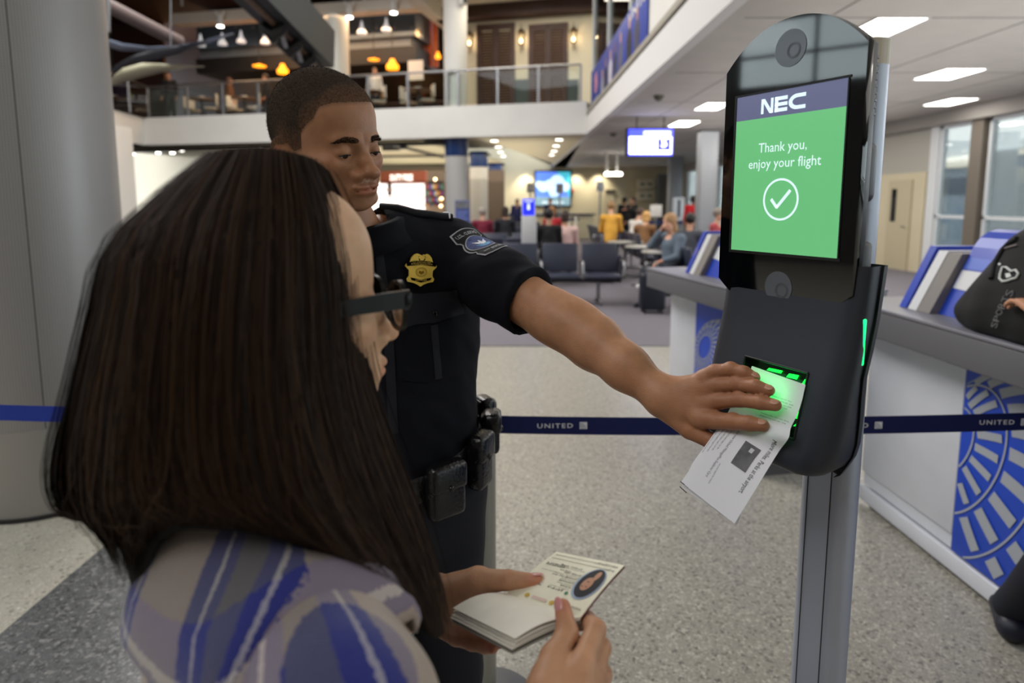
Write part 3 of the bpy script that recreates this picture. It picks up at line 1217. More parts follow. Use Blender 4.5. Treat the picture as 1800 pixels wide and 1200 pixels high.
def sk_mesh(name, parts, colors=None):
    """join (V, F) pieces into one mesh, optional vertex colours"""
    Vs, Fs, o = [], [], 0
    for V, Fq in parts:
        Vs.append(V)
        Fs.append(Fq + o)
        o += len(V)
    V, Fq = np.concatenate(Vs), np.concatenate(Fs)
    me = bpy.data.meshes.new(name)
    me.vertices.add(len(V))
    me.vertices.foreach_set('co', V.astype(np.float32).ravel())
    me.loops.add(len(Fq) * 4)
    me.loops.foreach_set('vertex_index', Fq.astype(np.int32).ravel())
    me.polygons.add(len(Fq))
    me.polygons.foreach_set('loop_start', np.arange(0, len(Fq) * 4, 4, dtype=np.int32))
    me.polygons.foreach_set('loop_total', np.full(len(Fq), 4, np.int32))
    me.polygons.foreach_set('use_smooth', np.ones(len(Fq), bool))
    me.update()
    me.validate()
    if colors is not None:
        at = me.color_attributes.new('col', 'FLOAT_COLOR', 'POINT')
        C = np.concatenate(colors)
        C = np.concatenate([C, np.ones((len(C), 1))], 1)
        at.data.foreach_set('color', C.astype(np.float32).ravel())
    return me


def bvh_of(me_or_parts):
    V, Fq = me_or_parts
    return BVHTree.FromPolygons([tuple(v) for v in V], [tuple(int(i) for i in f) for f in Fq])


def hit(bvh, px, py, lift=0.0):
    d = ray(px, py).normalized()
    p, n, i, dist = bvh.ray_cast(CAM, d)
    if p is None:
        return None, None
    if n.dot(d) > 0:
        n = -n
    return p + n * lift, n


def wob(P, f, seed):
    """cheap smooth noise for cloth folds"""
    r = np.random.default_rng(seed)
    o = np.zeros(P.shape[:-1], np.float32)
    for _ in range(5):
        k = r.normal(size=3)
        k = k / np.linalg.norm(k) * f * r.uniform(.6, 1.5)
        o += np.sin(P @ A3(k) + r.uniform(0, 6.28)) / 5
    return o


# ------------------------------------------------------------------ head, in its own axes: x to its left, y forward, z up, origin between the ears
def head_sdf(P, fem=False, gaze=-26, detail=True):
    P = P.copy()
    P[:, 2] = np.where(P[:, 2] < .01, (P[:, 2] - .01) / (.88 if fem else .77) + .01, P[:, 2])
    x, y, z = P[:, 0], P[:, 1], P[:, 2]
    Q = P.copy()
    Q[:, 0] = np.abs(Q[:, 0])
    w = .93 if fem else 1.0
    d = ell(P, (0, -.014 if fem else -.007, .050), (.0755 * w, .0985 if fem else .0905, .088))
    d = smin(d, ell(P, (0, .036, .058), (.060 * w, .052, .054)), .03)
    d = smin(d, ell(P, (0, .030, -.022), ((.054 if fem else .063), .066, .085)), .03)
    d = smin(d, cap(Q, (.050 if fem else .056, .004, -.052), (.022 if fem else .029, .068, -.094), .021 if not fem else .016, .017), .024)
    d = smin(d, ell(P, (0, .080, -.099), (.023 * w, .016, .017)), .018)
    d = smin(d, ell(Q, (.044 * w, .058, -.012), (.018, .022, .016)), .026)      # cheekbone
    if not fem:
        d = smin(d, cap(Q, (.010, .0885, .027), (.040, .078, .030), .0075, .006), .012)   # brow ridge
    d = smax(d, -ell(Q, (.032, .102, .008), (.017, .017, .0125)), .016)
    # nose
    nz = chain(P, [(0, .086, .018), (0, .099, -.008), (0, .109, -.029)], [.007, .008, .0095] if fem else [.008, .0098, .0112], .006)
    nz = smin(nz, ell(P, (0, .112 if fem else .110, -.031 if fem else -.030), (.0115 if fem else .0160, .0115, .0105 if fem else .0118)), .006)
    nz = smin(nz, ell(Q, (.0172 if not fem else .011, .098, -.036), (.0085 if fem else .0098, .0105, .0085 if fem else .0098)), .005)
    d = smin(d, nz, .011)
    # mouth
    d = smin(d, ell(P, (0, .086, -.066), (.03, .014, .022)), .016)
    kl = 1.0 if fem else 1.14
    up = ell(Q, (.007 * kl, .0985 if fem else .0965, -.0600), (.0165 * kl, .0076, .0058 * kl))
    lo = ell(P, (0, .0975 if fem else .0962, -.0722), (.0185 * kl, .0088, .0068 * kl))
    if not fem:
        d = smin(d, ell(Q, (.046, .045, -.045), (.018, .026, .034)), .02)
    d = smin(d, up, .005)
    d = smin(d, lo, .006)
    if detail:
        d = smax(d, -cap(Q, (0, .1055, -.0660), (.0200, .0955, -.0672), .0013, .0010), .003)
        d = smax(d, -ell(Q, (.0065, .1065, -.0425), (.0042, .006, .003)), .003)
        d = smax(d, -cap(P, (0, .108, -.049), (0, .105, -.054), .0022, .0022), .004)
        # eyelids around the eyeball, open along a slit
        e = np.linalg.norm(Q - A3((.032, .0775, .010)), axis=-1) - .0142
        g = math.radians(gaze)
        R = np.array(((1, 0, 0), (0, math.cos(g), -math.sin(g)), (0, math.sin(g), math.cos(g))))
        c = (.032, .0775 + .0142 * math.cos(g), .010 + .0142 * math.sin(g))
        e = smax(e, -ell(Q, c, (.0124, .008, .0034 if fem else .0027), R), .0012)
        d = smin(d, e, .0045)
        d = smax(d, -ell(Q, (.032, .0935, .0205), (.013, .004, .0016)), .003)     # lid crease
    # ears
    a = math.radians(22)
    Re = np.array(((math.cos(a), -math.sin(a), 0), (math.sin(a), math.cos(a), 0), (0, 0, 1)))
    er = ell(Q, (.0785 * w, -.010, .002), (.0065, .0185, .031), Re)
    er = smin(er, ell(Q, (.0755 * w, -.004, -.024), (.006, .009, .011)), .006)
    if detail:
        er = smax(er, -ell(Q, (.0875 * w, -.004, .002), (.007, .0105, .019), Re), .004)
    d = smin(d, er, .006)
    return d


def neck_sdf(P, a, b, ra, rb):
    return cap(P, a, b, ra, rb)


def head_color(L, base, fem=False, stubble=False):
    """own colours of the skin: lips, lids, shaved areas; L in head axes"""
    base = np.array(lin(base))
    L = L.copy()
    L[:, 2] = np.where(L[:, 2] < .01, (L[:, 2] - .01) / (.88 if fem else .77) + .01, L[:, 2])
    C = np.tile(base, (len(L), 1))

    def mixc(mask, col):
        nonlocal C
        C = C * (1 - mask[:, None]) + np.array(col) * mask[:, None]
    x, y, z = np.abs(L[:, 0]), L[:, 1], L[:, 2]
    lips = np.clip(1 - np.maximum(np.abs(z + .0665) / .0125, x / .026) ** 4, 0, 1) * (y > .08)
    mixc(lips * .75, base * np.array((.95, .62, .60)))
    cheek = np.exp(-(((x - .042) / .022) ** 2 + ((z + .02) / .02) ** 2)) * (y > .02)
    mixc(cheek * .25, base * np.array((1.12, .86, .82)))
    ear = np.clip((x - .077) / .006, 0, 1)
    mixc(ear * .4, base * np.array((1.15, .82, .78)))
    nose = np.exp(-((x / .014) ** 2 + ((z + .03) / .014) ** 2)) * (y > .095)
    mixc(nose * .3, base * np.array((1.1, .85, .82)))
    if stubble:
        s = np.clip((-.045 - z) / .02, 0, 1) * np.clip((y + .02) / .04, 0, 1) * (1 - lips)
        s = np.maximum(s, np.exp(-((x / .024) ** 2 + ((z + .053) / .007) ** 2)) * (y > .09))
        mixc(s * .28, base * np.array((.62, .6, .62)))
    return C


def pose(origin, fwd, roll=0.0, s=1.0):
    f = Vector(fwd).normalized()
    l = Vector((0, 0, 1)).cross(f).normalized()
    u = f.cross(l)
    M = Matrix((l, f, u)).transposed()
    M = M @ Matrix.Rotation(roll, 3, 'Y')
    return np.array(origin, float), np.array(M, float), s


def to_local(P, ps):
    o, R, s = ps
    return ((P - o) @ R / s).astype(np.float32)


def to_world(L, ps):
    o, R, s = ps
    return (np.asarray(L, float) * s) @ R.T + o


def tufts(name, pts, nrm, direc, ln, wd, m, parent, taper=True):
    """short hairs: one slim triangle each"""
    n = len(pts)
    side = np.cross(direc, nrm)
    side /= np.linalg.norm(side, axis=1)[:, None] + 1e-9
    ln = np.broadcast_to(ln, (n,))[:, None]
    a, b, c = pts - side * wd / 2, pts + side * wd / 2, pts + direc * ln
    V = np.stack([a, b, c], 1).reshape(-1, 3)
    me = bpy.data.meshes.new(name)
    me.vertices.add(3 * n)
    me.vertices.foreach_set('co', V.astype(np.float32).ravel())
    me.loops.add(3 * n)
    me.loops.foreach_set('vertex_index', np.arange(3 * n, dtype=np.int32))
    me.polygons.add(n)
    me.polygons.foreach_set('loop_start', np.arange(0, 3 * n, 3, dtype=np.int32))
    me.polygons.foreach_set('loop_total', np.full(n, 3, np.int32))
    me.update()
    return ob(name, me, m, parent)


def vnormals(V, Fq):
    n = np.cross(V[Fq[:, 2]] - V[Fq[:, 0]], V[Fq[:, 3]] - V[Fq[:, 1]])
    N = np.zeros_like(V)
    for i in range(4):
        np.add.at(N, Fq[:, i], n)
    return N / (np.linalg.norm(N, axis=1)[:, None] + 1e-12)


def eyeball(ps, sgn, parent, gaze, iris=(44, 26, 18)):
    g = math.radians(gaze)
    c = np.array((.032 * sgn, .0775, .010))
    ws = to_world(c[None], ps)[0]
    d = to_world((c + np.array((0, math.cos(g), math.sin(g))))[None], ps)[0] - ws
    M = frame(ws, Vector(d).orthogonal(), Vector(d).cross(Vector(d).orthogonal()))
    r = .0126 * ps[2]
    e = ob('eyeball', MB().lathe([(r * math.sin(a), -r * math.cos(a)) for a in np.linspace(.001, math.pi - .001, 17)], 24, M=M), mat('eye_white', (196, 184, 172), .15), parent)
    ob('iris', MB().lathe([(.0058 * ps[2], r * .89), (.003 * ps[2], r * .995), (0.00001, r * 1.01)], 20, M=M), mat('iris_%d' % iris[0], iris, .1), e)
    return e


def skin(name, rgb, rough=.5):
    return mat(name, rgb, rough, var=.09, vscale=55, bump=.10, bscale=420, sss=.12, attr='col', spec=.35)


def tone(n, rgb):
    return np.tile(np.array(lin(rgb)), (n, 1))


# ================================================================== the officer
M_navy = mat('uniform_navy', (10, 12, 22), .85, var=.15, vscale=30, bump=.12, bscale=700, spec=.25)
M_navy_in = mat('uniform_inside', (8, 9, 15), .9)
M_gold = mat('badge_gold', (255, 216, 96), .4, metal=.05, var=.1, vscale=60)
M_leather = mat('duty_leather', (16, 16, 18), .22, bump=.2, bscale=160, spec=.6)
SK_O = (160, 114, 84)
M_skin_o = skin('skin_officer', SK_O, .46)

off = thing('person', 'officer in dark navy uniform with gold badge reaching toward the kiosk', 'person', (-.22, 1.25, 0))
OP = pose((-.318, 1.08, 1.631), (.83, -.55, -.12), roll=math.radians(-8), s=1.01)
NECK0 = to_world([(0, -.022, -.055)], OP)[0]
NECKB = np.array((-.272, 1.185, 1.455))
TO, TF = np.array((-.240, 1.255, 0)), np.array((.55, -.835, 0))
TL_ = np.array((.835, .55, 0))


def tw(l, f, z):
    return TO + TL_ * l + TF * f + np.array((0, 0, z))


TR_ = np.stack([TL_, TF, np.array((0, 0, 1.0))], 1)
SHO = np.array(at_y(800, 450, 1.255))
ELB = np.array(at_y(972, 556, 1.075))
FOR1 = np.array(at_y(1045, 602, 1.02))
FOR2 = np.array(at_y(1100, 645, .965))
WRI = np.array(at_y(1158, 691, .925))
HEAD_LO, HEAD_HI = OP[0] - .27, OP[0] + .2


def off_head(P):
    d = head_sdf(to_local(P, OP), gaze=-24)
    return smin(d, cap(P, NECK0, NECKB + np.array((0, 0, -.03)), .058, .064), .03)


hV, hF = surfnet(off_head, OP[0] - np.array((.17, .17, .2)), OP[0] + np.array((.17, .17, .19)), .0017)
hL = to_local(hV, OP)
hC = head_color(hL, SK_O, stubble=True)


def hairline(L):
    x, y, z = np.abs(L[:, 0]), L[:, 1], L[:, 2]
    zl = np.interp(y, [-.12, -.085, -.05, -.03, -.012, .004, .012, .03, .034, .046, .056, .062, .075, .12],
                   [-.06, -.055, -.035, -.004, .020, .022, .010, .016, .040, .054, .062, .080, .086, .090])
    return z - zl


hm = hairline(hL)
mk = np.clip(hm / .012 + .5, 0, 1)
hC = hC * (1 - .9 * mk[:, None]) + np.array(lin((44, 34, 28))) * .9 * mk[:, None]

# left hand laid over the paper in the scanner
def KV(px, py, off_):
    return np.array(on_plane(px, py, KP0 + KN * off_, KN))


FING = {
    'little': ([at_y(1238, 662, .893), at_y(1256, 653, .885), at_y(1284, 649, .872), KV(1308, 654, .050), KV(1327, 663, .042)], [.0105, .0095, .0085, .0080, .0068]),
    'ring': ([at_y(1236, 682, .890), at_y(1262, 676, .878), at_y(1297, 674, .862), KV(1328, 679, .054), KV(1352, 686, .046)], [.0115, .0105, .0092, .0086, .0072]),
    'middle': ([at_y(1236, 708, .885), at_y(1264, 704, .872), at_y(1301, 702, .855), KV(1337, 707, .058), KV(1363, 712, .050)], [.0118, .0108, .0095, .0089, .0075]),
    'index': ([at_y(1228, 736, .876), at_y(1256, 738, .862), at_y(1288, 741, .846), KV(1318, 744, .066), KV(1341, 747, .058)], [.0122, .0112, .0100, .0094, .0078]),
    'thumb': ([at_y(1180, 728, .905), at_y(1212, 755, .885), at_y(1250, 775, .868), at_y(1285, 790, .856)], [.016, .0135, .0115, .009]),
}
PALM = [(at_y(1170, 690, .918), at_y(1240, 672, .893), .021, .0150), (at_y(1170, 700, .915), at_y(1240, 700, .888), .023, .0165),
        (at_y(1168, 708, .912), at_y(1235, 730, .880), .022, .0165)]


def off_arm(P):
    d = chain(P, [SHO, ELB, FOR1, FOR2, WRI], [.056, .0445, .0435, .0345, .0265], .02)
    d = smin(d, ell(P, np.array(at_y(1005, 570, 1.05)), (.05, .046, .043)), .02)
    pal = None
    for a, b, ra, rb in PALM:
        e = cap(P, np.array(a), np.array(b), ra, rb)
        pal = e if pal is None else smin(pal, e, .012)
    d = smin(d, pal, .022)
    fg = None
    for k, (pts, rs) in FING.items():
        rs = [r_ * (1.1 if k != 'thumb' else 1) for r_ in rs]
        e = chain(P, [np.array(p) for p in pts], rs, .004)
        if k != 'thumb':       # knuckle swellings
            e = smin(e, np.linalg.norm(P - A3(np.array(pts[2]) + np.array((0, -.001, .002))), axis=-1) - rs[2] * 1.02, .004)
        fg = e if fg is None else smin(fg, e, .0012)
    return smin(d, fg, .008)


aV, aF = surfnet(off_arm, np.array((-.02, .78, 1.10)), np.array((.44, 1.24, 1.50)), .0021)
far = np.linalg.norm(aV - SHO, axis=1)
aC = tone(len(aV), (172, 124, 92))
kn = np.zeros(len(aV))
for k, (pts, rs) in FING.items():
    for j in (1, 2, 3):
        if j < len(pts):
            kn = np.maximum(kn, np.exp(-(np.linalg.norm(aV - np.array(pts[j]), axis=1) / .012) ** 2))
aC = aC * (1 - .22 * kn[:, None] * np.array((.6, 1, 1)))
hand_m = np.clip((aV[:, 0] - WRI[0] - .0) / .05, 0, 1)[:, None]
aC = aC * (1 - hand_m * np.array((.16, .22, .24)))
mole = np.array(at_y(1036, 547, .985))
aC = aC * (1 - .45 * np.exp(-(np.linalg.norm(aV - mole, axis=1) / .012) ** 2))[:, None]


def off_torso(P, g=0.0):
    L = ((P - TO) @ TR_).astype(np.float32)
    d = ell(L, (0, 0, .95), (.168 + g, .128 + g, .15 + g))
    d = smin(d, ell(L, (0, .012, 1.10), (.158 + g, .122 + g, .17 + g)), .05)
    d = smin(d, ell(L, (0, .004, 1.28), (.172 + g, .122 + g, .2 + g)), .06)
    sr = tw(-.165, -.01, 1.42)
    d = smin(d, cap(P, NECKB + np.array((.03, .01, .024)), SHO + np.array((-.045, 0, .024)), .050 + g, .040 + g), .03)
    d = smin(d, cap(P, NECKB + np.array((0, 0, -.02)), SHO + np.array((-.012, 0, .0)), .062 + g, .050 + g), .04)
    d = smin(d, cap(P, NECKB + np.array((0, 0, -.02)), sr, .062 + g, .056 + g), .04)
    return d


RS, RE, RW = tw(-.185, -.01, 1.41), tw(-.235, .0, 1.14), tw(-.23, .12, .93)


def legs(P, g=0.0):
    d = None
    for s in (-1, 1):
        e = chain(P, [tw(.085 * s, 0, .93), tw(.095 * s, .015, .5), tw(.10 * s, -.01, .06)], [.098 + g, .068 + g, .05 + g], .03)
        d = e if d is None else smin(d, e, .01)
    return d


def relaxed_hand(W, d, n, s, sc=1.0):
    """finger chains of a loosely hanging hand: d along the hand, n out of the palm, s to the thumb side"""
    W, d, n, s = (np.array(v, float) for v in (W, d, n, s))
    ch = []
    for i, (off_, ln, r) in enumerate(((.032, .092, .0095), (.011, .1, .0097), (-.011, .094, .0092), (-.031, .076, .0082))):
        a = W + d * .085 + s * off_
        p1 = a + (d * .88 + n * .45) * ln * .45
        p2 = p1 + (d * .62 + n * .78) * ln * .33
        p3 = p2 + (d * .3 + n * .95) * ln * .24
        ch.append(([W + d * .03 + s * off_ * .6, a, p1, p2, p3], [.011, r * 1.1, r, r * .92, r * .78]))
    t0 = W + d * .02 + s * .025
    t1 = t0 + (d * .7 + s * .55 + n * .3) * .045
    t2 = t1 + (d * .9 + s * .2 + n * .4) * .032
    t3 = t2 + (d * .9 + n * .5) * .026
    ch.append(([t0, t1, t2, t3], [.015, .0125, .0105, .0085]))
    palm = [(W, W + d * .085 + s * .02, .02, .0145), (W, W + d * .083 - s * .02, .02, .0135)]
    return ch, palm


def hand_fn(ch, palm, k=.008):
    def fn(P):
        d = None
        for a, b, ra, rb in palm:
            e = cap(P, a, b, ra, rb)
            d = e if d is None else smin(d, e, .012)
        fg = None
        for pts, rs in ch:
            e = chain(P, pts, rs, .004)
            fg = e if fg is None else smin(fg, e, .001)
        return smin(d, fg, k)
    return fn


_dd = (RW - RE) / np.linalg.norm(RW - RE)
_hf = hand_fn(*relaxed_hand(RW + _dd * .01, _dd, TL_ * 1.0, TF * .95 + np.array((0, 0, .3))))


def off_low(P):
    d = smin(off_torso(P), legs(P), .03)
    return d


def off_rarm(P):
    return smin(chain(P, [RS, RE, RW], [.052, .042, .027], .02), _hf(P), .014)


bV, bF = surfnet(off_low, tw(0, 0, 0) + np.array((-.38, -.3, .03)), tw(0, 0, 0) + np.array((.4, .3, 1.56)), .012)
rV, rF = surfnet(off_rarm, np.minimum(np.minimum(RS, RE), RW) - .14, np.maximum(np.maximum(RS, RE), RW) + .1, .004)
me = sk_mesh('body', [(hV, hF), (aV, aF), (bV, bF), (rV, rF)], [hC, aC, tone(len(bV), SK_O), tone(len(rV), SK_O)])
ob('body', me, M_skin_o, off)
for s in (-1, 1):
    eyeball(OP, s, off, -24)
# close-cropped hair, brows, lashes
hN = vnormals(hV, hF)
M_buzz = mat('buzz_hair', (46, 36, 29), .95, var=.3, vscale=300, spec=.1)
cand = np.where(hm > -.004)[0]
pr = np.clip((hm[cand] + .004) / .016, 0.05, 1)
pick = cand[rng.random(len(cand)) < pr]
pick = rng.choice(pick, min(len(pick) * 2, 46000))
jit = rng.normal(0, .0009, (len(pick), 3))
down = np.array((0, 0, -1.0))
dr = hN[pick] * .55 + rng.normal(0, .35, (len(pick), 3)) + np.array((.25, -.1, -.25))
dr /= np.linalg.norm(dr, axis=1)[:, None]
fade = np.clip(hm[pick] / .07, .35, 1)
cf_ = hF[(mk[hF] > .45).all(1)]
used = np.unique(cf_)
rm_ = -np.ones(len(hV), int)
rm_[used] = np.arange(len(used))
hx_ = np.clip(hm[used] / .035 - .1, 0, 1)[:, None]
hw0 = hV + hN * (.0012 * np.clip((hm - .002) / .02, 0.15, 1))[:, None]
cap_ = ob('hair', sk_mesh('hair', [(hw0[used], rm_[cf_])], [np.array(lin((62, 52, 44))) * hx_ + np.array(lin((98, 74, 58))) * (1 - hx_)]), mat('hair_cropped', (70, 55, 44), 1.0, var=.3, vscale=260, bump=.5, bscale=900, spec=.05, attr='col'), off)
tufts('hair_stubble', hV[pick] + jit - hN[pick] * .0005, hN[pick], dr, .0042 * fade, .00055, M_buzz, off)
for s in (-1, 1):
    bx = hL[:, 0] * s
    arch = .0275 + .0030 * np.sin(np.clip((bx - .012) / .036, 0, 1) * 2.8) - .16 * np.clip(bx - .034, 0, 1)
    thick = np.interp(bx, [.012, .018, .035, .048], [.0030, .0042, .0036, .0014])
    m_ = (bx > .012) & (bx < .049) & (np.abs(hL[:, 2] - arch) < thick) & (hL[:, 1] > .05)
    idx = np.where(m_)[0]
    pk_ = rng.choice(idx, 420)
    R_ = OP[1]
    dl = np.stack([s * np.ones(len(pk_)) * .8 + rng.normal(0, .1, len(pk_)), -.25 * np.ones(len(pk_)), .35 - 14 * (bx[pk_] - .018) + rng.normal(0, .15, len(pk_))], 1) @ R_.T + hN[pk_] * .35
    dl /= np.linalg.norm(dl, axis=1)[:, None]
    tufts('eyebrow', hV[pk_] + rng.normal(0, .0006, (420, 3)), hN[pk_], dl, .0062, .00055, mat('brow_hair', (46, 34, 27), .9, spec=.1), off)
    # lash line under the upper lid
    lp = []
    g = math.radians(-13)
    for k in range(9):
        a = -1 + 2 * k / 8
        lp.append(to_world([(.032 * s + .0125 * a, .0775 + .0148 * math.cos(g) * math.sqrt(max(0.05, 1 - (.82 * a) ** 2)), .010 + .0145 * math.sin(g) - .0006 + .0012 * (1 - a * a))], OP)[0])
    ob('eyelashes', MB().tube([tuple(p) for p in lp], [.0004] + [.0009] * 7 + [.0004], 6), mat('lash', (12, 9, 8), .8), off)
# finger nails of the left hand
M_nail_o = mat('nail_officer', (178, 132, 108), .3)
for k in ('little', 'ring', 'middle', 'index'):
    pts, rs = FING[k]
    a, b = Vector(pts[-2]), Vector(pts[-1])
    d = (b - a).normalized()
    toc = (CAM - b).normalized()
    nrm_ = (toc * .75 + Vector((0, 0, .65)))
    nrm_ = (nrm_ - d * nrm_.dot(d)).normalized()
    c = b + nrm_ * (rs[-1] * 1.02) - d * .001
    M = frame(c, d, nrm_.cross(d))
    ob('fingernail', MB().lathe([(.0056 * math.cos(t_), .0012 * math.sin(t_)) for t_ in np.linspace(0, math.pi / 2 - .01, 6)], 20, M=M @ Matrix.Diagonal((1.15, .82, 1, 1))), M_nail_o, off)

# shirt -----------------------------------------------------------------
SLV = SHO + (ELB - SHO) * .80
sax = (ELB - SHO) / np.linalg.norm(ELB - SHO)


def off_shirt(P):
    g = .012
    d = off_torso(P, g)
    fold = .0035 * wob(P, 55, 3) * np.clip((P[:, 2] - .9) / .2, 0, 1) + .0022 * wob(P, 130, 5)
    slv = chain(P, [SHO, SHO + (ELB - SHO) * .5, SHO + (ELB - SHO) * .95], [.062, .066, .063], .02)
    hem = ((P - SHO) @ A3(sax)) - float(np.linalg.norm(SLV - SHO)) + .010 * ((P[:, 2] - SLV[2]) / .06)
    slv = smax(slv, hem, .004)
    slr = smax(chain(P, [RS, RE], [.070, .064], .02), ((P - RS) @ A3(_ra)) - .22, .004)
    d = smin(d, slv, .035)
    d = smin(d, slr, .03) + fold
    # hollow of the sleeve mouths
    d = smax(d, -cap(P, SHO + (ELB - SHO) * .62 - np.array((0, 0, .006)), ELB + (ELB - SHO) * .3 - np.array((0, 0, .006)), .050, .050), .003)
    d = smax(d, -cap(P, RS + _ra * .17, RS + _ra * .4, .050, .052), .003)
    d = smax(d, .985 - P[:, 2], .006)
    nk = cap(P, NECKB + np.array((0, 0, .0)), NECK0, .066, .07)
    return smax(d, -nk, .006)


_ra = (RE - RS) / np.linalg.norm(RE - RS)
sV, sF = surfnet(off_shirt, tw(0, 0, .95) + np.array((-.42, -.3, 0)), tw(0, 0, 0) + np.array((.42, .3, 1.62)), .0042)
shirt = ob('shirt', sk_mesh('shirt', [(sV, sF)]), M_navy, off)
SB_ = bvh_of((sV, sF))


def off_pants(P):
    d = smin(legs(P, .014), ell(((P - TO) @ TR_).astype(np.float32), (0, 0, .93), (.178, .138, .13)), .04)
    d = d + .004 * wob(P, 28, 9)
    return smax(d, P[:, 2] - 1.0, .004)


pV, pF = surfnet(off_pants, tw(0, 0, 0) + np.array((-.3, -.3, .03)), tw(0, 0, 0) + np.array((.3, .3, 1.02)), .009)
ob('trousers', sk_mesh('trousers', [(pV, pF)]), mat('trouser_navy', (15, 18, 29), .8, bump=.1, bscale=600), off)
for s in (-1, 1):
    q = tw(.10 * s, .05, 0)

    def shoe(P, q=q):
        L = ((P - q) @ TR_).astype(np.float32)
        d = ell(L, (0, .03, .035), (.048, .12, .04))
        d = smin(d, ell(L, (0, -.055, .06), (.042, .055, .06)), .03)
        return smax(d, .001 - L[:, 2], .003)
    v, f = surfnet(shoe, q + np.array((-.2, -.2, -.02)), q + np.array((.2, .2, .16)), .006)
    ob('shoe', sk_mesh('shoe', [(v, f)]), M_leather, off)

# collar: stand and falling leaf round the neck
nax = NECK0 - NECKB
nax = nax / np.linalg.norm(nax) * .35 + np.array((0, 0, .65))
nax /= np.linalg.norm(nax)
cx_ = TL_ - nax * (TL_ @ nax)
cx_ /= np.linalg.norm(cx_)
cy_ = np.cross(nax, cx_)
rows = []
for k in range(49):
    a = math.radians(94 + 352 * k / 48)       # open at the front
    fr = abs(k - 24) / 24
    dr = np.cos(a) * cx_ + np.sin(a) * cy_
    dr = dr
    base = NECKB + nax * .012
    tip = fr ** 5
    rows.append([tuple(base + dr * .070 + nax * .0), tuple(base + dr * .067 + nax * .044), tuple(base + dr * .070 + nax * .050), tuple(base + dr * .080 + nax * .046),
                 tuple(base + dr * (.098 + .02 * tip) + nax * (.002 - .026 * tip)), tuple(base + dr * (.094 + .02 * tip) + nax * (.0 - .026 * tip))])
ob('collar', MB().grid(rows), M_navy, off)


def conform(verts, lift):
    out = []
    for p in verts:
        q, n_, i_, d_ = SB_.find_nearest(Vector(p))
        n_ = n_ if n_.dot(CAM - q) > -2 and (Vector(p) - q).dot(n_) >= -1 else n_
        out.append(q + n_ * lift)
    return out


def fill2d(poly, maxlen):
    bm = bmesh.new()
    vs = [bm.verts.new((x, y, 0)) for x, y in poly]
    bm.faces.new(vs)
    bmesh.ops.triangulate(bm, faces=bm.faces)
    for _ in range(5):
        es = [e for e in bm.edges if e.calc_length() > maxlen]
        if not es:
            break
        bmesh.ops.subdivide_edges(bm, edges=es, cuts=1)
        bmesh.ops.triangulate(bm, faces=bm.faces)
    bm.verts.index_update()
    r = [tuple(v.co) for v in bm.verts], [tuple(v.index for v in f.verts) for f in bm.faces]
    bm.free()
    return r


def px_panel(name, poly, m, parent, lift=.0025, maxlen=12, thick=True):
    """a cloth piece sewn on the shirt, its outline given where it meets the line of sight"""
    v, f = fill2d([(x, -y) for x, y in poly], maxlen)
    V, bad = [], False
    for x, y, _ in v:
        p, n_ = hit(SB_, x, -y, lift)
        if p is None:
            p, n_ = hit(SB_, x - 4, -y + 4, lift)
        V.append(p if p is not None else Vector((0, 0, -5)))
    o = ob(name, MB().add(V, f, 0, True), m, parent)
    return o


M_navy2 = mat('uniform_navy_flap', (12, 14, 25), .75, bump=.15, bscale=600)
px_panel('pocket_flap', [(676, 512), (740, 516), (806, 508), (814, 551), (790, 558), (763, 567), (730, 570), (690, 583)], M_navy2, off, .0035)
px_panel('pocket', [(690, 572), (812, 555), (818, 640), (812, 662), (745, 672), (700, 668)], M_navy, off, .0016)
px_panel('pocket_pleat', [(756, 572), (768, 570), (776, 664), (764, 667)], M_navy2, off, .0028)
px_panel('placket', [(668, 410), (690, 560), (700, 760), (684, 764), (672, 560), (655, 415)], M_navy2, off, .002)
p, n_ = hit(SB_, 763, 551, .005)
if p is not None:
    fx = Vector((0, 0, 1)).cross(n_).normalized()
    b_ = ob('button', MB().lathe([(.0058, 0), (.0058, .0015), (.0045, .0022), (.004, .0012), (.0, .0012)], 20, M=frame(p, fx, n_.cross(fx))), M_blk_gloss, off)

# badge ------------------------------------------------------------------
p, n_ = hit(SB_, 737, 474, .006)
up = Vector((0, 0, 1)) - n_ * n_.z
fx = up.normalized().cross(n_)
BM = frame(p, fx, up) @ Matrix.Rotation(math.radians(-5), 4, 'Z') @ Matrix.Diagonal((1.48, 1.06, 1, 1))
hb = .029
sh = [(-.0215, .010), (-.0225, .006), (-.017, -.001), (-.0165, -.010), (-.0195, -.016), (-.018, -.0205), (-.010, -.0225), (-.004, -.0255), (0, -.029),
      (.004, -.0255), (.010, -.0225), (.018, -.0205), (.0195, -.016), (.0165, -.010), (.017, -.001), (.0225, .006), (.0215, .010),
      (.0165, .0125), (.0145, .021), (.011, .0265), (.0075, .0285), (.005, .0265), (.0028, .0275), (.001, .025), (-.0015, .0262), (-.004, .0275), (-.0065, .0285), (-.011, .0265), (-.0145, .021), (-.0165, .0125)]
bd = ob('badge', MB().prism([(x, y) for x, y in sh[::1]], -.002, .0015, M=BM), M_gold, off)
bn_ = MB()
ban = [(-.0205, .0065), (0, .0095), (.0205, .0065), (.0215, .0115), (.012, .0155), (0, .0165), (-.012, .0155), (-.0215, .0115)]
bn_.prism(ban, .0015, .0024, M=BM)
bn_.prism([(-.0135, -.0175), (0, -.0215), (.0135, -.0175), (.0150, -.0130), (0, -.0168), (-.0150, -.0130)], .0015, .0024, M=BM)
ob('badge_banner', bn_, M_blk_gloss, bd)
fit_text('lettering', 'U.S. CUSTOMS AND', .026, .0022, BM @ T(0, .0136, .0026), M_gold, bd, depth=.0001)
fit_text('lettering', 'BORDER PROTECTION', .030, .0022, BM @ T(0, .0104, .0026), M_gold, bd, depth=.0001)
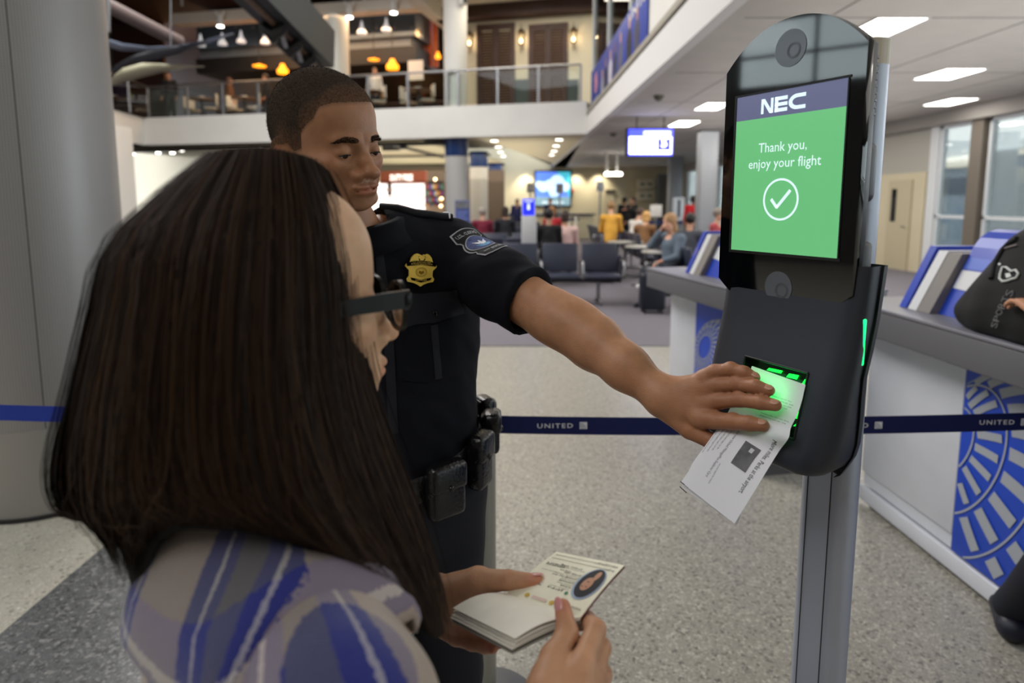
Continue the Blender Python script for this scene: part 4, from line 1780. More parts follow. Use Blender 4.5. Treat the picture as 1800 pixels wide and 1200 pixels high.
fit_text('lettering', 'OFFICER', .017, .0026, BM @ T(0, -.0175, .0026), M_gold, bd, depth=.0001)
se = MB()
for r0, r1, z in ((.0082, .0074, .0019), (.0062, .0057, .0019)):
    a, b = circle(r0, 28, 0, -.0035), circle(r1, 28, 0, -.0035)
    se.add([(x, y, z) for x, y in a + b], [(k, (k + 1) % 28, 28 + (k + 1) % 28, 28 + k) for k in range(28)], 0, False, BM)
se.prism([(-.004, -.005), (0, -.008), (.004, -.005), (.003, -.001), (0, -.0025), (-.003, -.001)], .0015, .0021, M=BM)
ob('badge_seal', se, mat('gold_dark', (170, 128, 36), .35, metal=.6), bd)
ew = MB()
for s in (-1, 1):
    ew.prism([(s * x, y) for x, y in ((.0022, .0165), (.0035, .0165), (.0048, .019), (.0040, .0205))][::s], .0013, .0022, M=BM)
    ew.prism([(s * x, y) for x, y in ((.0036, .0245), (.0042, .0245), (.0055, .0215), (.0050, .0215))][::s], .0013, .0019, M=BM)
ob('eagle_relief', ew, M_blk_gloss, bd)

# shoulder strap with gold bars and white edge ------------------------------
ep = []
for px_, py_ in ((668, 386), (697, 380), (725, 376), (752, 377), (772, 384), (790, 398)):
    for dy in range(-44, 60, 2):
        p_, n_ = hit(SB_, px_, py_ + dy, 0)
        if p_ is not None:
            break
    ep.append((p_ if p_ is not None else at_y(px_, py_, 1.2)) + Vector((0, .006, -.001)))
em = MB()
er_ = []
sd = Vector((TF[0], TF[1], 0))
for i, q in enumerate(ep):
    tt = (ep[min(i + 1, 5)] - ep[max(i - 1, 0)]).normalized()
    nn = Vector((0, 0, 1)) - tt * tt.z
    if nn.length < .3:
        nn = Vector((.7, 0, .7))
    nn.normalize()
    ss = nn.cross(tt).normalized()
    if ss.dot(sd) < 0:
        ss = -ss
    w_ = .024
    ring = []
    for k in range(16):
        a = 2 * math.pi * k / 16
        ring.append(q + ss * w_ * math.copysign(abs(math.cos(a)) ** .6, math.cos(a)) + nn * .009 * math.copysign(abs(math.sin(a)) ** .7, math.sin(a)))
    er_.append(ring)
em.grid(er_, closed=True)
em.add(er_[0], [tuple(range(16))[::-1]])
em.add(er_[-1], [tuple(range(16))])
st_ = ob('shoulder_strap', em, M_navy2, off)
def strap_pt(f, s_, lift=.0102):
    i = min(int(f * 5), 4)
    g_ = f * 5 - i
    q = ep[i].lerp(ep[i + 1], g_)
    tt = (ep[i + 1] - ep[i]).normalized()
    nn = (Vector((0, 0, 1)) - tt * tt.z).normalized()
    ss = nn.cross(tt).normalized()
    if ss.dot(sd) < 0:
        ss = -ss
    return q + ss * s_ * .026 + nn * lift
for s0 in (.25, .72):
    gb = [strap_pt(.62, s0), strap_pt(.70, s0), strap_pt(.70, s0 + .22), strap_pt(.62, s0 + .22)]
    ob('gold_bar', MB().add(gb, [(0, 1, 2, 3), (3, 2, 1, 0)]), M_gold, st_)
wl = MB().tube([strap_pt(.93, s_, .0095 - .012 * max(0, s_ - .8) * 4) for s_ in (-.9, -.5, 0, .4, .8, 1.02)], .0016, 8)
ob('white_piping', wl, mat('piping_white', (200, 202, 206), .6), st_)

# shoulder patch wrapped on the sleeve ---------------------------------------
e1 = Vector((0, 0, 1)) - Vector(sax) * sax[2]
e1.normalize()
e2 = Vector(sax).cross(e1)           # towards the back or the front of the sleeve
if e2.dot(CAM - Vector(SHO)) < 0:
    e2 = -e2
PA = .034


def patch_map(a, b, lift):
    a, b = a * .88, b * .9
    ph_ = b / .066 + math.radians(17)
    q = Vector(SHO) + Vector(sax) * (a + PA) + (e1 * math.cos(ph_) + e2 * math.sin(ph_)) * .10
    ax = Vector(SHO) + Vector(sax) * (a + PA)
    d_ = (ax - q).normalized()
    h_, n2, i_, ds = SB_.ray_cast(q, d_)
    if h_ is None:
        h_, n2, i_, ds = SB_.find_nearest(q)
    return h_ - d_ * lift


def patch_piece(name, poly, m, parent, lift, ml=.005):
    v, f = fill2d(poly, ml)
    return ob(name, MB().add([patch_map(x, y, lift) for x, y, _ in v], f, 0, True), m, parent)


def tabs(g):
    r = .036 + g
    top = [(-.006 - g, -.030 - g), (.014, -.034 - g), (.019, -.029 - g)]
    cir = [(.050 + r * math.cos(math.radians(t_)), r * math.sin(math.radians(t_))) for t_ in range(-134, -40, 6)]
    bot = [(.083, -.031 - g), (.101 + g, -.026 - g), (.106 + g, -.012), (.107 + g, 0), (.106 + g, .012), (.101 + g, .026 + g), (.083, .031 + g)]
    cir2 = [(.050 + r * math.cos(math.radians(t_)), r * math.sin(math.radians(t_))) for t_ in range(46, 136, 6)]
    top2 = [(.019, .029 + g), (.014, .034 + g), (-.006 - g, .030 + g), (-.010 - g, .012), (-.011 - g, 0), (-.010 - g, -.012)]
    return top + cir + bot + cir2 + top2


M_pgrey = mat('patch_grey', (168, 170, 174), .8)
pt_ = patch_piece('shoulder_patch', tabs(.003), M_pgrey, off, .0012)
patch_piece('patch_field', tabs(0), mat('patch_black', (12, 13, 16), .85), pt_, .0018)
patch_piece('patch_ring', circle(.0325, 40, .050, 0), M_pgrey, pt_, .0024)
patch_piece('patch_seal', circle(.0300, 40, .050, 0), mat('patch_blue', (64, 74, 120), .8, var=.6, vscale=300), pt_, .0029)
patch_piece('patch_eagle', [(.040, -.016), (.052, -.004), (.040, 0), (.052, .004), (.040, .016), (.058, .010), (.066, 0), (.058, -.010)], mat('patch_white', (205, 208, 214), .8, var=.4, vscale=400), pt_, .0034, .004)
patch_piece('patch_detail', [(.058, -.018), (.072, -.01), (.076, 0), (.072, .01), (.058, .018), (.064, 0)], mat('patch_cyan', (96, 150, 190), .8, var=.4, vscale=400), pt_, .0032, .004)


psg = 1 if (-Vector(sax)).cross(e1).dot(e2) > 0 else -1


def patch_text(name, body, a0, b0, size, rot):
    """letters bent round the sleeve, glyph by glyph"""
    n_ = len(body)
    for i, chx in enumerate(body):
        if chx == ' ':
            continue
        bb = psg * b0 * (2 * (i + .5) / n_ - 1)
        c = patch_map(a0, bb, .0024)
        cx1, cy1 = patch_map(a0, bb + psg * .002, .0024), patch_map(a0 - .002, bb, .0024)
        fit_text(name, chx, size * .72, size, frame(c, cx1 - c, cy1 - c), M_pgrey, pt_, depth=.0001)


patch_text('lettering', 'U.S. CUSTOMS', .004, .026, .0085, 0)
patch_text('lettering', '*** BORDER', .094, .022, .0075, 0)

# duty belt and pouches -------------------------------------------------------
bl = MB()
ro = []
for k in range(65):
    a = 2 * math.pi * k / 64
    l_, f_ = math.cos(a), math.sin(a)
    ro.append([tuple(tw(l_ * r1, f_ * r2, z + .04 * l_)) for r1, r2, z in ((.180, .142, .985), (.186, .148, .988), (.186, .148, 1.037), (.180, .142, 1.04))])
bl.grid(ro)
belt = ob('duty_belt', bl, M_leather, off)


def pouch(a_deg, w_, h_, d_, z, name='pouch'):
    a = math.radians(a_deg)
    c = Vector(tw(math.cos(a) * .190, math.sin(a) * .153, z + .045 * math.cos(a)))
    n1 = Vector(TL_ * math.cos(a) / .193 + TF * math.sin(a) / .153).normalized()
    M = frame(c + n1 * d_ * .35, Vector((0, 0, 1)).cross(n1), (0, 0, 1))
    pm_ = MB().rbox((-w_ / 2, -h_ / 2, -d_ / 2), (w_ / 2, h_ / 2, d_ / 2), .012, M=M, seg=3)
    q = ob(name, pm_, M_leather, belt)
    fl = MB().rbox((-w_ / 2 - .002, h_ * .02, -d_ / 2 + .004), (w_ / 2 + .002, h_ / 2 + .004, d_ / 2 + .004), .011, M=M, seg=3)
    fl.lathe([(.006, 0), (.005, .003), (0.0001, .0035)], 14, M=M @ T(0, h_ * .1, d_ / 2 + .004))
    ob('pouch_flap', fl, M_leather, belt)
    return q


pouch(82, .078, .105, .036, 1.0)
pouch(52, .060, .110, .036, 1.003)
pouch(26, .056, .085, .040, 1.02)
pouch(4, .050, .12, .034, 1.01)
# ================================================================== the traveller: long brown hair, glasses, plaid shirt, passport
SK_W = (212, 168, 134)
M_skin_w = skin('skin_traveller', SK_W, .45)
wom = thing('person', 'woman with long brown hair and black glasses in a plaid flannel shirt', 'person', (-.22, .52, 0))
WY = math.radians(33)
WF = np.array((math.cos(WY), math.sin(WY), 0))
WR = np.array((math.sin(WY), -math.cos(WY), 0))          # to her right, nearer the camera
WP = pose((-.219, .565, 1.444), (WF[0], WF[1], .0), s=.985)
WNK0 = to_world([(0, -.024, -.06)], WP)[0]
WNKB = np.array((-.222, .535, 1.275))


WB0 = np.array((-.222, .535, 0))


def wl_(r, f, z):
    """point in her body axes: r to her right, f forward"""
    return WB0 + WR * r + WF * f + np.array((0, 0, z))


def wom_head(P):
    d = head_sdf(to_local(P, WP), fem=True, gaze=-24)
    return smin(d, cap(P, WNK0, WNKB + np.array((0, 0, -.05)), .047, .056), .02)


whV, whF = surfnet(wom_head, WP[0] - np.array((.16, .16, .21)), WP[0] + np.array((.16, .16, .19)), .0021)
whL = to_local(whV, WP)
whC = head_color(whL, SK_W, fem=True)
wm_ = np.clip((whL[:, 2] - np.interp(whL[:, 1], [-.03, .0, .02, .035, .05, .1], [-.2, .0, .06, .10, .2, .2])) / .008, 0, 1)[:, None]
whC = whC * (1 - wm_) + np.array(lin((20, 14, 11))) * wm_

# arms and hands -----------------------------------------------------------
WRS, WLS = wl_(.178, .01, 1.20), wl_(-.165, -.005, 1.205)
RWR = np.array(at_y(985, 1300, .475))
RELB = np.array((.085, .40, .965))
LWR = np.array(at_y(752, 1050, .70))
LELB = np.array((-.235, .80, .965))

RH = {   # right hand, nearer: thumb on the page, fingers curled under
    'thumb': ([at_y(955, 1215, .500), at_y(975, 1158, .528), at_y(997, 1112, .552), at_y(989, 1067, .571)], [.0165, .0125, .0105, .0082]),
    'index': ([at_y(1000, 1235, .495), at_y(1026, 1163, .522), at_y(1047, 1106, .558), at_y(1032, 1090, .592), at_y(1004, 1098, .612)], [.014, .0112, .0098, .0088, .0075]),
    'middle': ([at_y(1010, 1250, .495), at_y(1042, 1188, .520), at_y(1056, 1138, .560), at_y(1032, 1132, .592), at_y(1000, 1142, .606)], [.014, .0112, .0098, .0088, .0075]),
    'ring': ([at_y(1010, 1270, .495), at_y(1046, 1222, .518), at_y(1058, 1184, .556), at_y(1032, 1180, .586), at_y(1002, 1186, .598)], [.013, .0108, .0094, .0084, .0072]),
    'little': ([at_y(1005, 1290, .495), at_y(1040, 1258, .515), at_y(1052, 1232, .548), at_y(1030, 1226, .572), at_y(1004, 1228, .582)], [.012, .0098, .0084, .0076, .0066]),
}
LH = {   # left hand, farther: thumb along the data page, fingers below the booklet
    'thumb': ([at_y(800, 1036, .688), at_y(840, 1022, .676), at_y(893, 1019, .664), at_y(944, 1021, .655)], [.0175, .0150, .0105, .0078]),
    'index': ([at_y(785, 1062, .70), at_y(838, 1066, .690), at_y(880, 1078, .672), at_y(915, 1090, .655), at_y(938, 1096, .640)], [.013, .0105, .0094, .0084, .0072]),
    'middle': ([at_y(780, 1075, .70), at_y(828, 1086, .690), at_y(868, 1098, .672), at_y(902, 1108, .652), at_y(925, 1112, .636)], [.013, .0105, .0094, .0084, .0072]),
    'ring': ([at_y(775, 1088, .70), at_y(815, 1104, .690), at_y(850, 1116, .670), at_y(880, 1124, .652), at_y(900, 1126, .638)], [.012, .0100, .0090, .0080, .0070]),
    'little': ([at_y(770, 1100, .70), at_y(802, 1120, .690), at_y(830, 1130, .672), at_y(852, 1136, .658), at_y(866, 1138, .646)], [.011, .0092, .0080, .0072, .0064]),
}
RPALM = [(RWR, np.array(at_y(1020, 1190, .512)), .022, .0165), (RWR, np.array(at_y(1028, 1240, .508)), .021, .0155), (RWR + np.array((-.012, .01, .02)), np.array(at_y(968, 1195, .510)), .018, .016)]
LPALM = [(LWR, np.array(at_y(828, 1058, .690)), .021, .0150), (LWR, np.array(at_y(812, 1092, .694)), .020, .0140), (LWR, np.array(at_y(825, 1032, .682)), .020, .0175)]


def wom_hand(W, E, H, PL):
    def fn(P):
        d = chain(P, [E, W + (E - W) * .35, W], [.038, .033, .0235], .01)
        pal = None
        for a, b, ra, rb in PL:
            e = cap(P, a, b, ra, rb)
            pal = e if pal is None else smin(pal, e, .012)
        d = smin(d, pal, .02)
        fg = None
        for k, (pts, rs) in H.items():
            e = chain(P, [np.array(p) for p in pts], rs, .004)
            if k == 'thumb':
                e = smin(e, np.linalg.norm(P - A3(np.array(pts[1])), axis=-1) - rs[1] * 1.04, .006)
            fg = e if fg is None else smin(fg, e, .0012)
        return smin(d, fg, .008)
    return fn


def hbox(H, W):
    q = np.array([np.array(p) for pts, _ in H.values() for p in pts] + [W])
    return q.min(0) - .03, q.max(0) + .03


wrV, wrF = surfnet(wom_hand(RWR, RELB, RH, RPALM), *hbox(RH, RWR + (RELB - RWR) * .4), .0017)
wlV, wlF = surfnet(wom_hand(LWR, LELB, LH, LPALM), *hbox(LH, LWR + (LELB - LWR) * .4), .0017)


def knuck(V, H):
    C = tone(len(V), (188, 142, 110))
    kn = np.zeros(len(V))
    tip = np.zeros(len(V))
    for k, (pts, rs) in H.items():
        for p in pts[1:-1]:
            kn = np.maximum(kn, np.exp(-(np.linalg.norm(V - np.array(p), axis=1) / .011) ** 2))
        tip = np.maximum(tip, np.exp(-(np.linalg.norm(V - np.array(pts[-1]), axis=1) / .013) ** 2))
    C = C * (1 - .12 * kn[:, None] * np.array((.4, 1, 1)))
    return C * (1 - .3 * tip[:, None] * np.array((-.15, .9, .75)))


def wom_body(P):
    L = np.stack([(P - WB0) @ WR, (P - WB0) @ WF, P[:, 2]], 1).astype(np.float32)
    d = ell(L, (0, -.005, 1.10), (.15, .095, .2))
    d = smin(d, ell(L, (0, .0, .92), (.145, .10, .2)), .06)
    d = smin(d, cap(P, WRS, WLS, .05, .05), .04)
    for s in (-1, 1):
        d = smin(d, chain(P, [wl_(.085 * s, 0, .86), wl_(.09 * s, .01, .46), wl_(.09 * s, -.01, .06)], [.085, .06, .042], .03), .04)
    return d


wbV, wbF = surfnet(wom_body, WB0 + np.array((-.26, -.26, .02)), WB0 + np.array((.26, .26, 1.33)), .012)
me = sk_mesh('body', [(whV, whF), (wrV, wrF), (wlV, wlF), (wbV, wbF)], [whC, knuck(wrV, RH), knuck(wlV, LH), tone(len(wbV), SK_W)])
ob('body', me, M_skin_w, wom)
for s in (-1, 1):
    eyeball(WP, s, wom, -24, iris=(46, 30, 20))
M_nail_w = mat('nail_pink', (214, 152, 150), .15, coat=.4)


def nail(H, k, nrm_, L=.0062, w=.78, lift=.93):
    pts, rs = H[k]
    a, b = Vector(pts[-2]), Vector(pts[-1])
    d = (b - a).normalized()
    nrm_ = Vector(nrm_)
    nrm_ = (nrm_ - d * nrm_.dot(d)).normalized()
    c = b + nrm_ * (rs[-1] * lift) + d * .0005
    M = frame(c, d, nrm_.cross(d))
    ob('fingernail', MB().lathe([(L * math.cos(t_), .0014 * math.sin(t_)) for t_ in np.linspace(0, math.pi / 2 - .01, 6)], 20, M=M @ Matrix.Diagonal((1.25, w, 1, 1))), M_nail_w, wom)


nail(RH, 'thumb', (-.6, -.25, .75))
nail(LH, 'thumb', (.1, .25, 1.0))
for k in ('index', 'middle'):
    nail(RH, k, (.2, .2, -1))
# flannel shirt --------------------------------------------------------------


def wom_shirt(P):
    L = np.stack([(P - WB0) @ WR, (P - WB0) @ WF, P[:, 2]], 1).astype(np.float32)
    d = ell(L, (0, -.002, 1.08), (.172, .108, .21))
    d = smin(d, ell(L, (0, .005, .88), (.18, .118, .24)), .06)
    d = smin(d, cap(P, WRS, WLS, .066, .066), .045)
    d = smin(d, cap(P, WNKB + np.array((0, 0, -.055)), WNKB + np.array((0, 0, -.03)), .075, .066), .05)
    for S_, E_, W_ in ((WRS, RELB, RWR), (WLS, LELB, LWR)):
        a = chain(P, [S_, E_, W_ + (E_ - W_) * .30], [.068, .058, .046], .03)
        q = (W_ - E_) / np.linalg.norm(W_ - E_)
        a = smax(a, ((P - W_) @ A3(q)) + .085, .003)
        d = smin(d, a, .035)
    d = d + .0045 * wob(P, 38, 21) + .0025 * wob(P, 90, 22)
    d = smax(d, .72 - P[:, 2], .005)
    d = smax(d, -cap(P, WNKB, WNK0, .056, .06), .006)
    for E_, W_ in ((RELB, RWR), (LELB, LWR)):
        d = smax(d, -cap(P, W_ + (E_ - W_) * .45, W_ + (W_ - E_) * .4, .036, .038), .003)
    return d


wsV, wsF = surfnet(wom_shirt, WB0 + np.array((-.33, -.34, .70)), WB0 + np.array((.40, .42, 1.36)), .005, relax=2)
me = sk_mesh('shirt', [(wsV, wsF)])
Lb = np.stack([(wsV - WB0) @ WR, (wsV - WB0) @ WF, wsV[:, 2]], 1)
armR = np.clip((Lb[:, 0] - .10) / .08, 0, 1)
ang = np.arctan2(Lb[:, 0], -(Lb[:, 1] + .0))           # 0 at the middle of the back
u_ = ang * .155 + .08 * np.clip(Lb[:, 2] - 1.15, 0, 1) * Lb[:, 0] * 10
v_ = Lb[:, 2] + np.clip(np.abs(Lb[:, 0]) - .03, 0, 1) * .45
at_ = me.attributes.new('plaid', 'FLOAT_VECTOR', 'POINT')
at_.data.foreach_set('vector', np.stack([u_, v_, np.zeros(len(u_))], 1).astype(np.float32).ravel())


def plaid(name):
    m = bpy.data.materials.new(name)
    m.use_nodes = True
    nt = m.node_tree
    b = nt.nodes['Principled BSDF']
    b.inputs['Roughness'].default_value = .9
    b.inputs['Sheen Weight'].default_value = .25
    a = nt.nodes.new('ShaderNodeAttribute')
    a.attribute_name = 'plaid'
    # a little weave wander
    tc = nt.nodes.new('ShaderNodeTexCoord')
    nz = nt.nodes.new('ShaderNodeTexNoise')
    nz.inputs['Scale'].default_value = 260
    nt.links.new(tc.outputs['Object'], nz.inputs['Vector'])
    ad = nt.nodes.new('ShaderNodeVectorMath')
    ad.operation = 'MULTIPLY_ADD'
    ad.inputs[1].default_value = (.004, .004, 0)
    nt.links.new(nz.outputs['Color'], ad.inputs[0])
    nt.links.new(a.outputs['Vector'], ad.inputs[2])
    sp = nt.nodes.new('ShaderNodeSeparateXYZ')
    nt.links.new(ad.outputs[0], sp.inputs[0])
    outs = []
    beige, blue, grey, white = lin((160, 144, 132)), lin((26, 34, 112)), lin((84, 82, 84)), lin((186, 180, 180))
    for ch, per, sh in (('X', .165, .03), ('Y', .165, .06)):
        mu = nt.nodes.new('ShaderNodeMath')
        mu.operation = 'MULTIPLY_ADD'
        mu.inputs[1].default_value = 1 / per
        mu.inputs[2].default_value = sh / per + 10
        nt.links.new(sp.outputs[ch], mu.inputs[0])
        fr = nt.nodes.new('ShaderNodeMath')
        fr.operation = 'FRACT'
        nt.links.new(mu.outputs[0], fr.inputs[0])
        r = nt.nodes.new('ShaderNodeValToRGB')
        r.color_ramp.interpolation = 'CONSTANT'
        e = r.color_ramp.elements
        e[0].position, e[0].color = 0, (*beige, 1)
        e[1].position, e[1].color = .40, (*blue, 1)
        for p_, c_ in ((.52, white), (.545, blue), (.62, grey), (.78, blue), (.86, white), (.88, blue), (.93, beige)):
            q = e.new(p_)
            q.color = (*c_, 1)
        nt.links.new(fr.outputs[0], r.inputs[0])
        outs.append(r.outputs[0])
    mx = nt.nodes.new('ShaderNodeMix')
    mx.data_type = 'RGBA'
    mx.inputs['Factor'].default_value = .5
    nt.links.new(outs[0], mx.inputs[6])
    nt.links.new(outs[1], mx.inputs[7])
    nt.links.new(mx.outputs[2], b.inputs['Base Color'])
    n2 = nt.nodes.new('ShaderNodeTexNoise')
    n2.inputs['Scale'].default_value = 700
    nt.links.new(tc.outputs['Object'], n2.inputs['Vector'])
    bp = nt.nodes.new('ShaderNodeBump')
    bp.inputs['Strength'].default_value = .35
    bp.inputs['Distance'].default_value = .004
    nt.links.new(n2.outputs['Fac'], bp.inputs['Height'])
    nt.links.new(bp.outputs[0], b.inputs['Normal'])
    return m


M_plaid = plaid('plaid_flannel')
ob('shirt', me, M_plaid, wom)
# collar leaf lying round the neck
rows, plv = [], []
WSB = bvh_of((wsV, wsF))
for k in range(57):
    a = math.radians(-128 + 256 * k / 56)           # 0 at the back
    dr = -WF * math.cos(a) + WR * math.sin(a)
    e = abs(a) / math.radians(128)
    b = WNKB + np.array((0, 0, -.012)) + WF * .010
    tip = e ** 4
    row = [tuple(b + dr * r + np.array((0, 0, z))) for r, z in ((.064, .0), (.066, .032), (.070, .042), (.079, .040))]
    for r, z, lf in ((.102, .012, .016), (.128, -.022, .017), (.156 - .02 * tip, -.055, .018), (.160 - .02 * tip, -.060, .010)):
        q, n_, i_, d_ = WSB.find_nearest(Vector(b + dr * r + np.array((0, 0, z))))
        row.append(tuple(q + n_ * lf))
    rows.append(row)
    plv += [(a * .13 + .09, .155 + j * .016, 0) for j in range(len(row))]
me = MB().grid(rows).mesh('collar')
at_ = me.attributes.new('plaid', 'FLOAT_VECTOR', 'POINT')
at_.data.foreach_set('vector', np.array(plv, np.float32).ravel())
co = ob('collar', me, M_plaid, wom)
sm_ = co.modifiers.new('thickness', 'SOLIDIFY')
sm_.thickness = .004
ob('jeans', sk_mesh('jeans', [surfnet(lambda P: smax(smin(chain(P, [wl_(.085, 0, .9), wl_(.09, .01, .46), wl_(.09, -.01, .05)], [.098, .07, .055], .03), chain(P, [wl_(-.085, 0, .9), wl_(-.09, .01, .46), wl_(-.09, -.01, .05)], [.098, .07, .055], .03), .03), P[:, 2] - .86, .004),
                                      wl_(0, 0, .02) - .24, wl_(0, 0, .9) + .24, .011)]), mat('denim', (34, 42, 66), .85, bump=.2, bscale=500), wom)
for s in (-1, 1):
    q = wl_(.09 * s, .05, 0)
    v, f = surfnet(lambda P: smax(smin(ell(np.stack([(P - q) @ WR, (P - q) @ WF, P[:, 2]], 1).astype(np.float32), (0, .02, .03), (.042, .11, .036)),
                                       ell(np.stack([(P - q) @ WR, (P - q) @ WF, P[:, 2]], 1).astype(np.float32), (0, -.05, .05), (.038, .05, .055)), .03), .001 - P[:, 2], .003), q - .17, q + .17, .007)
    ob('shoe', sk_mesh('shoe', [(v, f)]), M_black, wom)

# long hair -------------------------------------------------------------------
GUIDES = [  # px, py, depth down each lock, from the face edge on her right round the back to her left
    [(578, 300, .600), (612, 372, .615), (634, 470, .600), (640, 560, .590), (652, 640, .585), (678, 730, .575), (716, 830, .560), (752, 930, .545), (782, 1030, .535), (800, 1120, .525)],
    [(552, 280, .575), (590, 375, .560), (608, 480, .545), (616, 580, .540), (632, 680, .535), (662, 780, .525), (700, 880, .515), (736, 970, .510), (764, 1060, .505), (782, 1130, .500)],
    [(522, 270, .555), (553, 375, .515), (566, 500, .500), (572, 620, .495), (590, 730, .485), (622, 840, .478), (664, 930, .480), (704, 1000, .485), (738, 1060, .485), (756, 1110, .482)],
    [(490, 263, .545), (500, 380, .490), (502, 510, .468), (506, 640, .456), (520, 750, .448), (545, 845, .440), (582, 915, .440), (632, 985, .446), (656, 1004, .450), (670, 1016, .452)],
    [(455, 259, .535), (440, 385, .470), (430, 520, .445), (426, 650, .434), (430, 760, .428), (446, 860, .424), (466, 905, .424), (480, 925, .426), (494, 940, .428), (505, 950, .432)],
    [(425, 260, .530), (372, 390, .466), (350, 525, .442), (340, 655, .432), (338, 770, .426), (344, 850, .424), (352, 885, .424), (360, 905, .426), (366, 918, .428), (370, 926, .432)],
    [(400, 262, .530), (298, 400, .468), (272, 535, .452), (255, 670, .442), (248, 780, .438), (250, 855, .436), (256, 890, .436), (262, 912, .438), (268, 928, .440), (272, 938, .443)],
    [(385, 265, .535), (242, 405, .480), (208, 540, .474), (183, 675, .466), (170, 790, .460), (168, 880, .458), (180, 930, .460), (194, 960, .464), (204, 995, .468), (208, 1035, .470)],
    [(378, 267, .545), (208, 412, .505), (166, 550, .508), (135, 680, .502), (112, 780, .496), (106, 850, .492), (118, 895, .490), (142, 912, .490), (168, 914, .490), (192, 905, .492)],
    [(376, 269, .555), (198, 418, .535), (152, 556, .540), (124, 682, .536), (98, 780, .528), (90, 840, .522), (98, 885, .518), (120, 910, .516), (146, 915, .516), (172, 910, .518)],
    [(380, 270, .575), (232, 410, .575), (180, 545, .585), (160, 675, .585), (146, 780, .575), (136, 850, .566), (140, 890, .560), (158, 906, .556), (180, 905, .554), (200, 898, .552)],
    [(400, 268, .600), (290, 400, .620), (250, 530, .640), (235, 660, .645), (230, 770, .640), (235, 860, .630), (250, 910, .625), (268, 940, .622), (280, 960, .620), (290, 975, .620)],
    [(440, 266, .625), (370, 395, .665), (350, 520, .690), (345, 650, .695), (350, 760, .690), (362, 850, .680), (380, 905, .675), (400, 940, .672), (415, 960, .670), (425, 975, .670)],
    [(485, 268, .640), (455, 385, .690), (445, 510, .715), (445, 640, .720), (455, 750, .715), (470, 850, .705), (490, 920, .700), (510, 965, .697), (525, 990, .695), (535, 1010, .695)],
    [(525, 274, .640), (530, 375, .690), (530, 495, .715), (535, 620, .720), (545, 735, .715), (562, 845, .705), (585, 930, .700), (610, 990, .695), (630, 1020, .692), (642, 1040, .690)],
    [(556, 285, .630), (585, 365, .670), (592, 470, .690), (594, 580, .700), (602, 690, .700), (618, 800, .690), (640, 900, .680), (664, 975, .676), (684, 1020, .674), (698, 1045, .672)],
]
GW = np.array([[tuple(at_y(*q)) for q in g] for g in GUIDES])          # guides x points x 3


def cat1(A, t):
    """Catmull-Rom along axis 0 at fractional positions t"""
    n = A.shape[0]
    i = np.clip(np.floor(t).astype(int), 0, n - 2)
    f = (t - i)
    for _ in range(A.ndim - 1):
        f = f[:, None]
    p0, p1, p2, p3 = A[np.clip(i - 1, 0, n - 1)], A[i], A[i + 1], A[np.clip(i + 2, 0, n - 1)]
    return .5 * (2 * p1 + (p2 - p0) * f + (2 * p0 - 5 * p1 + 4 * p2 - p3) * f * f + (3 * p1 - p0 - 3 * p2 + p3) * f ** 3)


axis_c = GW.mean(axis=0)                                                 # centre line inside the fall of hair
NS = 22
tt = np.linspace(0, GW.shape[1] - 1, NS)
ring = cat1(GW, np.linspace(0, GW.shape[0] - 1, 140))                    # 140 x 10 x 3
surf = np.stack([cat1(r, tt) for r in ring])                             # 140 x NS x 3
cen = cat1(axis_c, tt)
inner = surf + (cen[None] - surf) * np.clip(.010 / (np.linalg.norm(cen[None] - surf, axis=2, keepdims=True) + 1e-6), 0, .5)
hb_ = MB()
hb_.grid([[tuple(p) for p in row] for row in inner])
# cap closing the crown
top = [tuple(p) for p in inner[:, 0]]
hb_.add(top + [tuple(np.mean(inner[:, 0], axis=0) + np.array((0, 0, .006)))], [(k, k + 1, 140) for k in range(139)] + [(139, 0, 140)], 0, True)


def hair_mat(name, dark, light):
    m = bpy.data.materials.new(name)
    m.use_nodes = True
    nt = m.node_tree
    b = nt.nodes['Principled BSDF']
    at = nt.nodes.new('ShaderNodeAttribute')
    at.attribute_name = 'shade'
    r = nt.nodes.new('ShaderNodeValToRGB')
    r.color_ramp.elements[0].color = (*lin(dark), 1)
    r.color_ramp.elements[1].color = (*lin(light), 1)
    nt.links.new(at.outputs['Fac'], r.inputs[0])
    nt.links.new(r.outputs[0], b.inputs['Base Color'])
    b.inputs['Roughness'].default_value = .58
    b.inputs['Specular IOR Level'].default_value = .10
    return m


M_hair = hair_mat('hair_brown', (14, 10, 8), (74, 51, 34))
hbase = ob('hair_underlayer', hb_, mat('hair_under', (13, 9, 7), .7, spec=.2), wom)


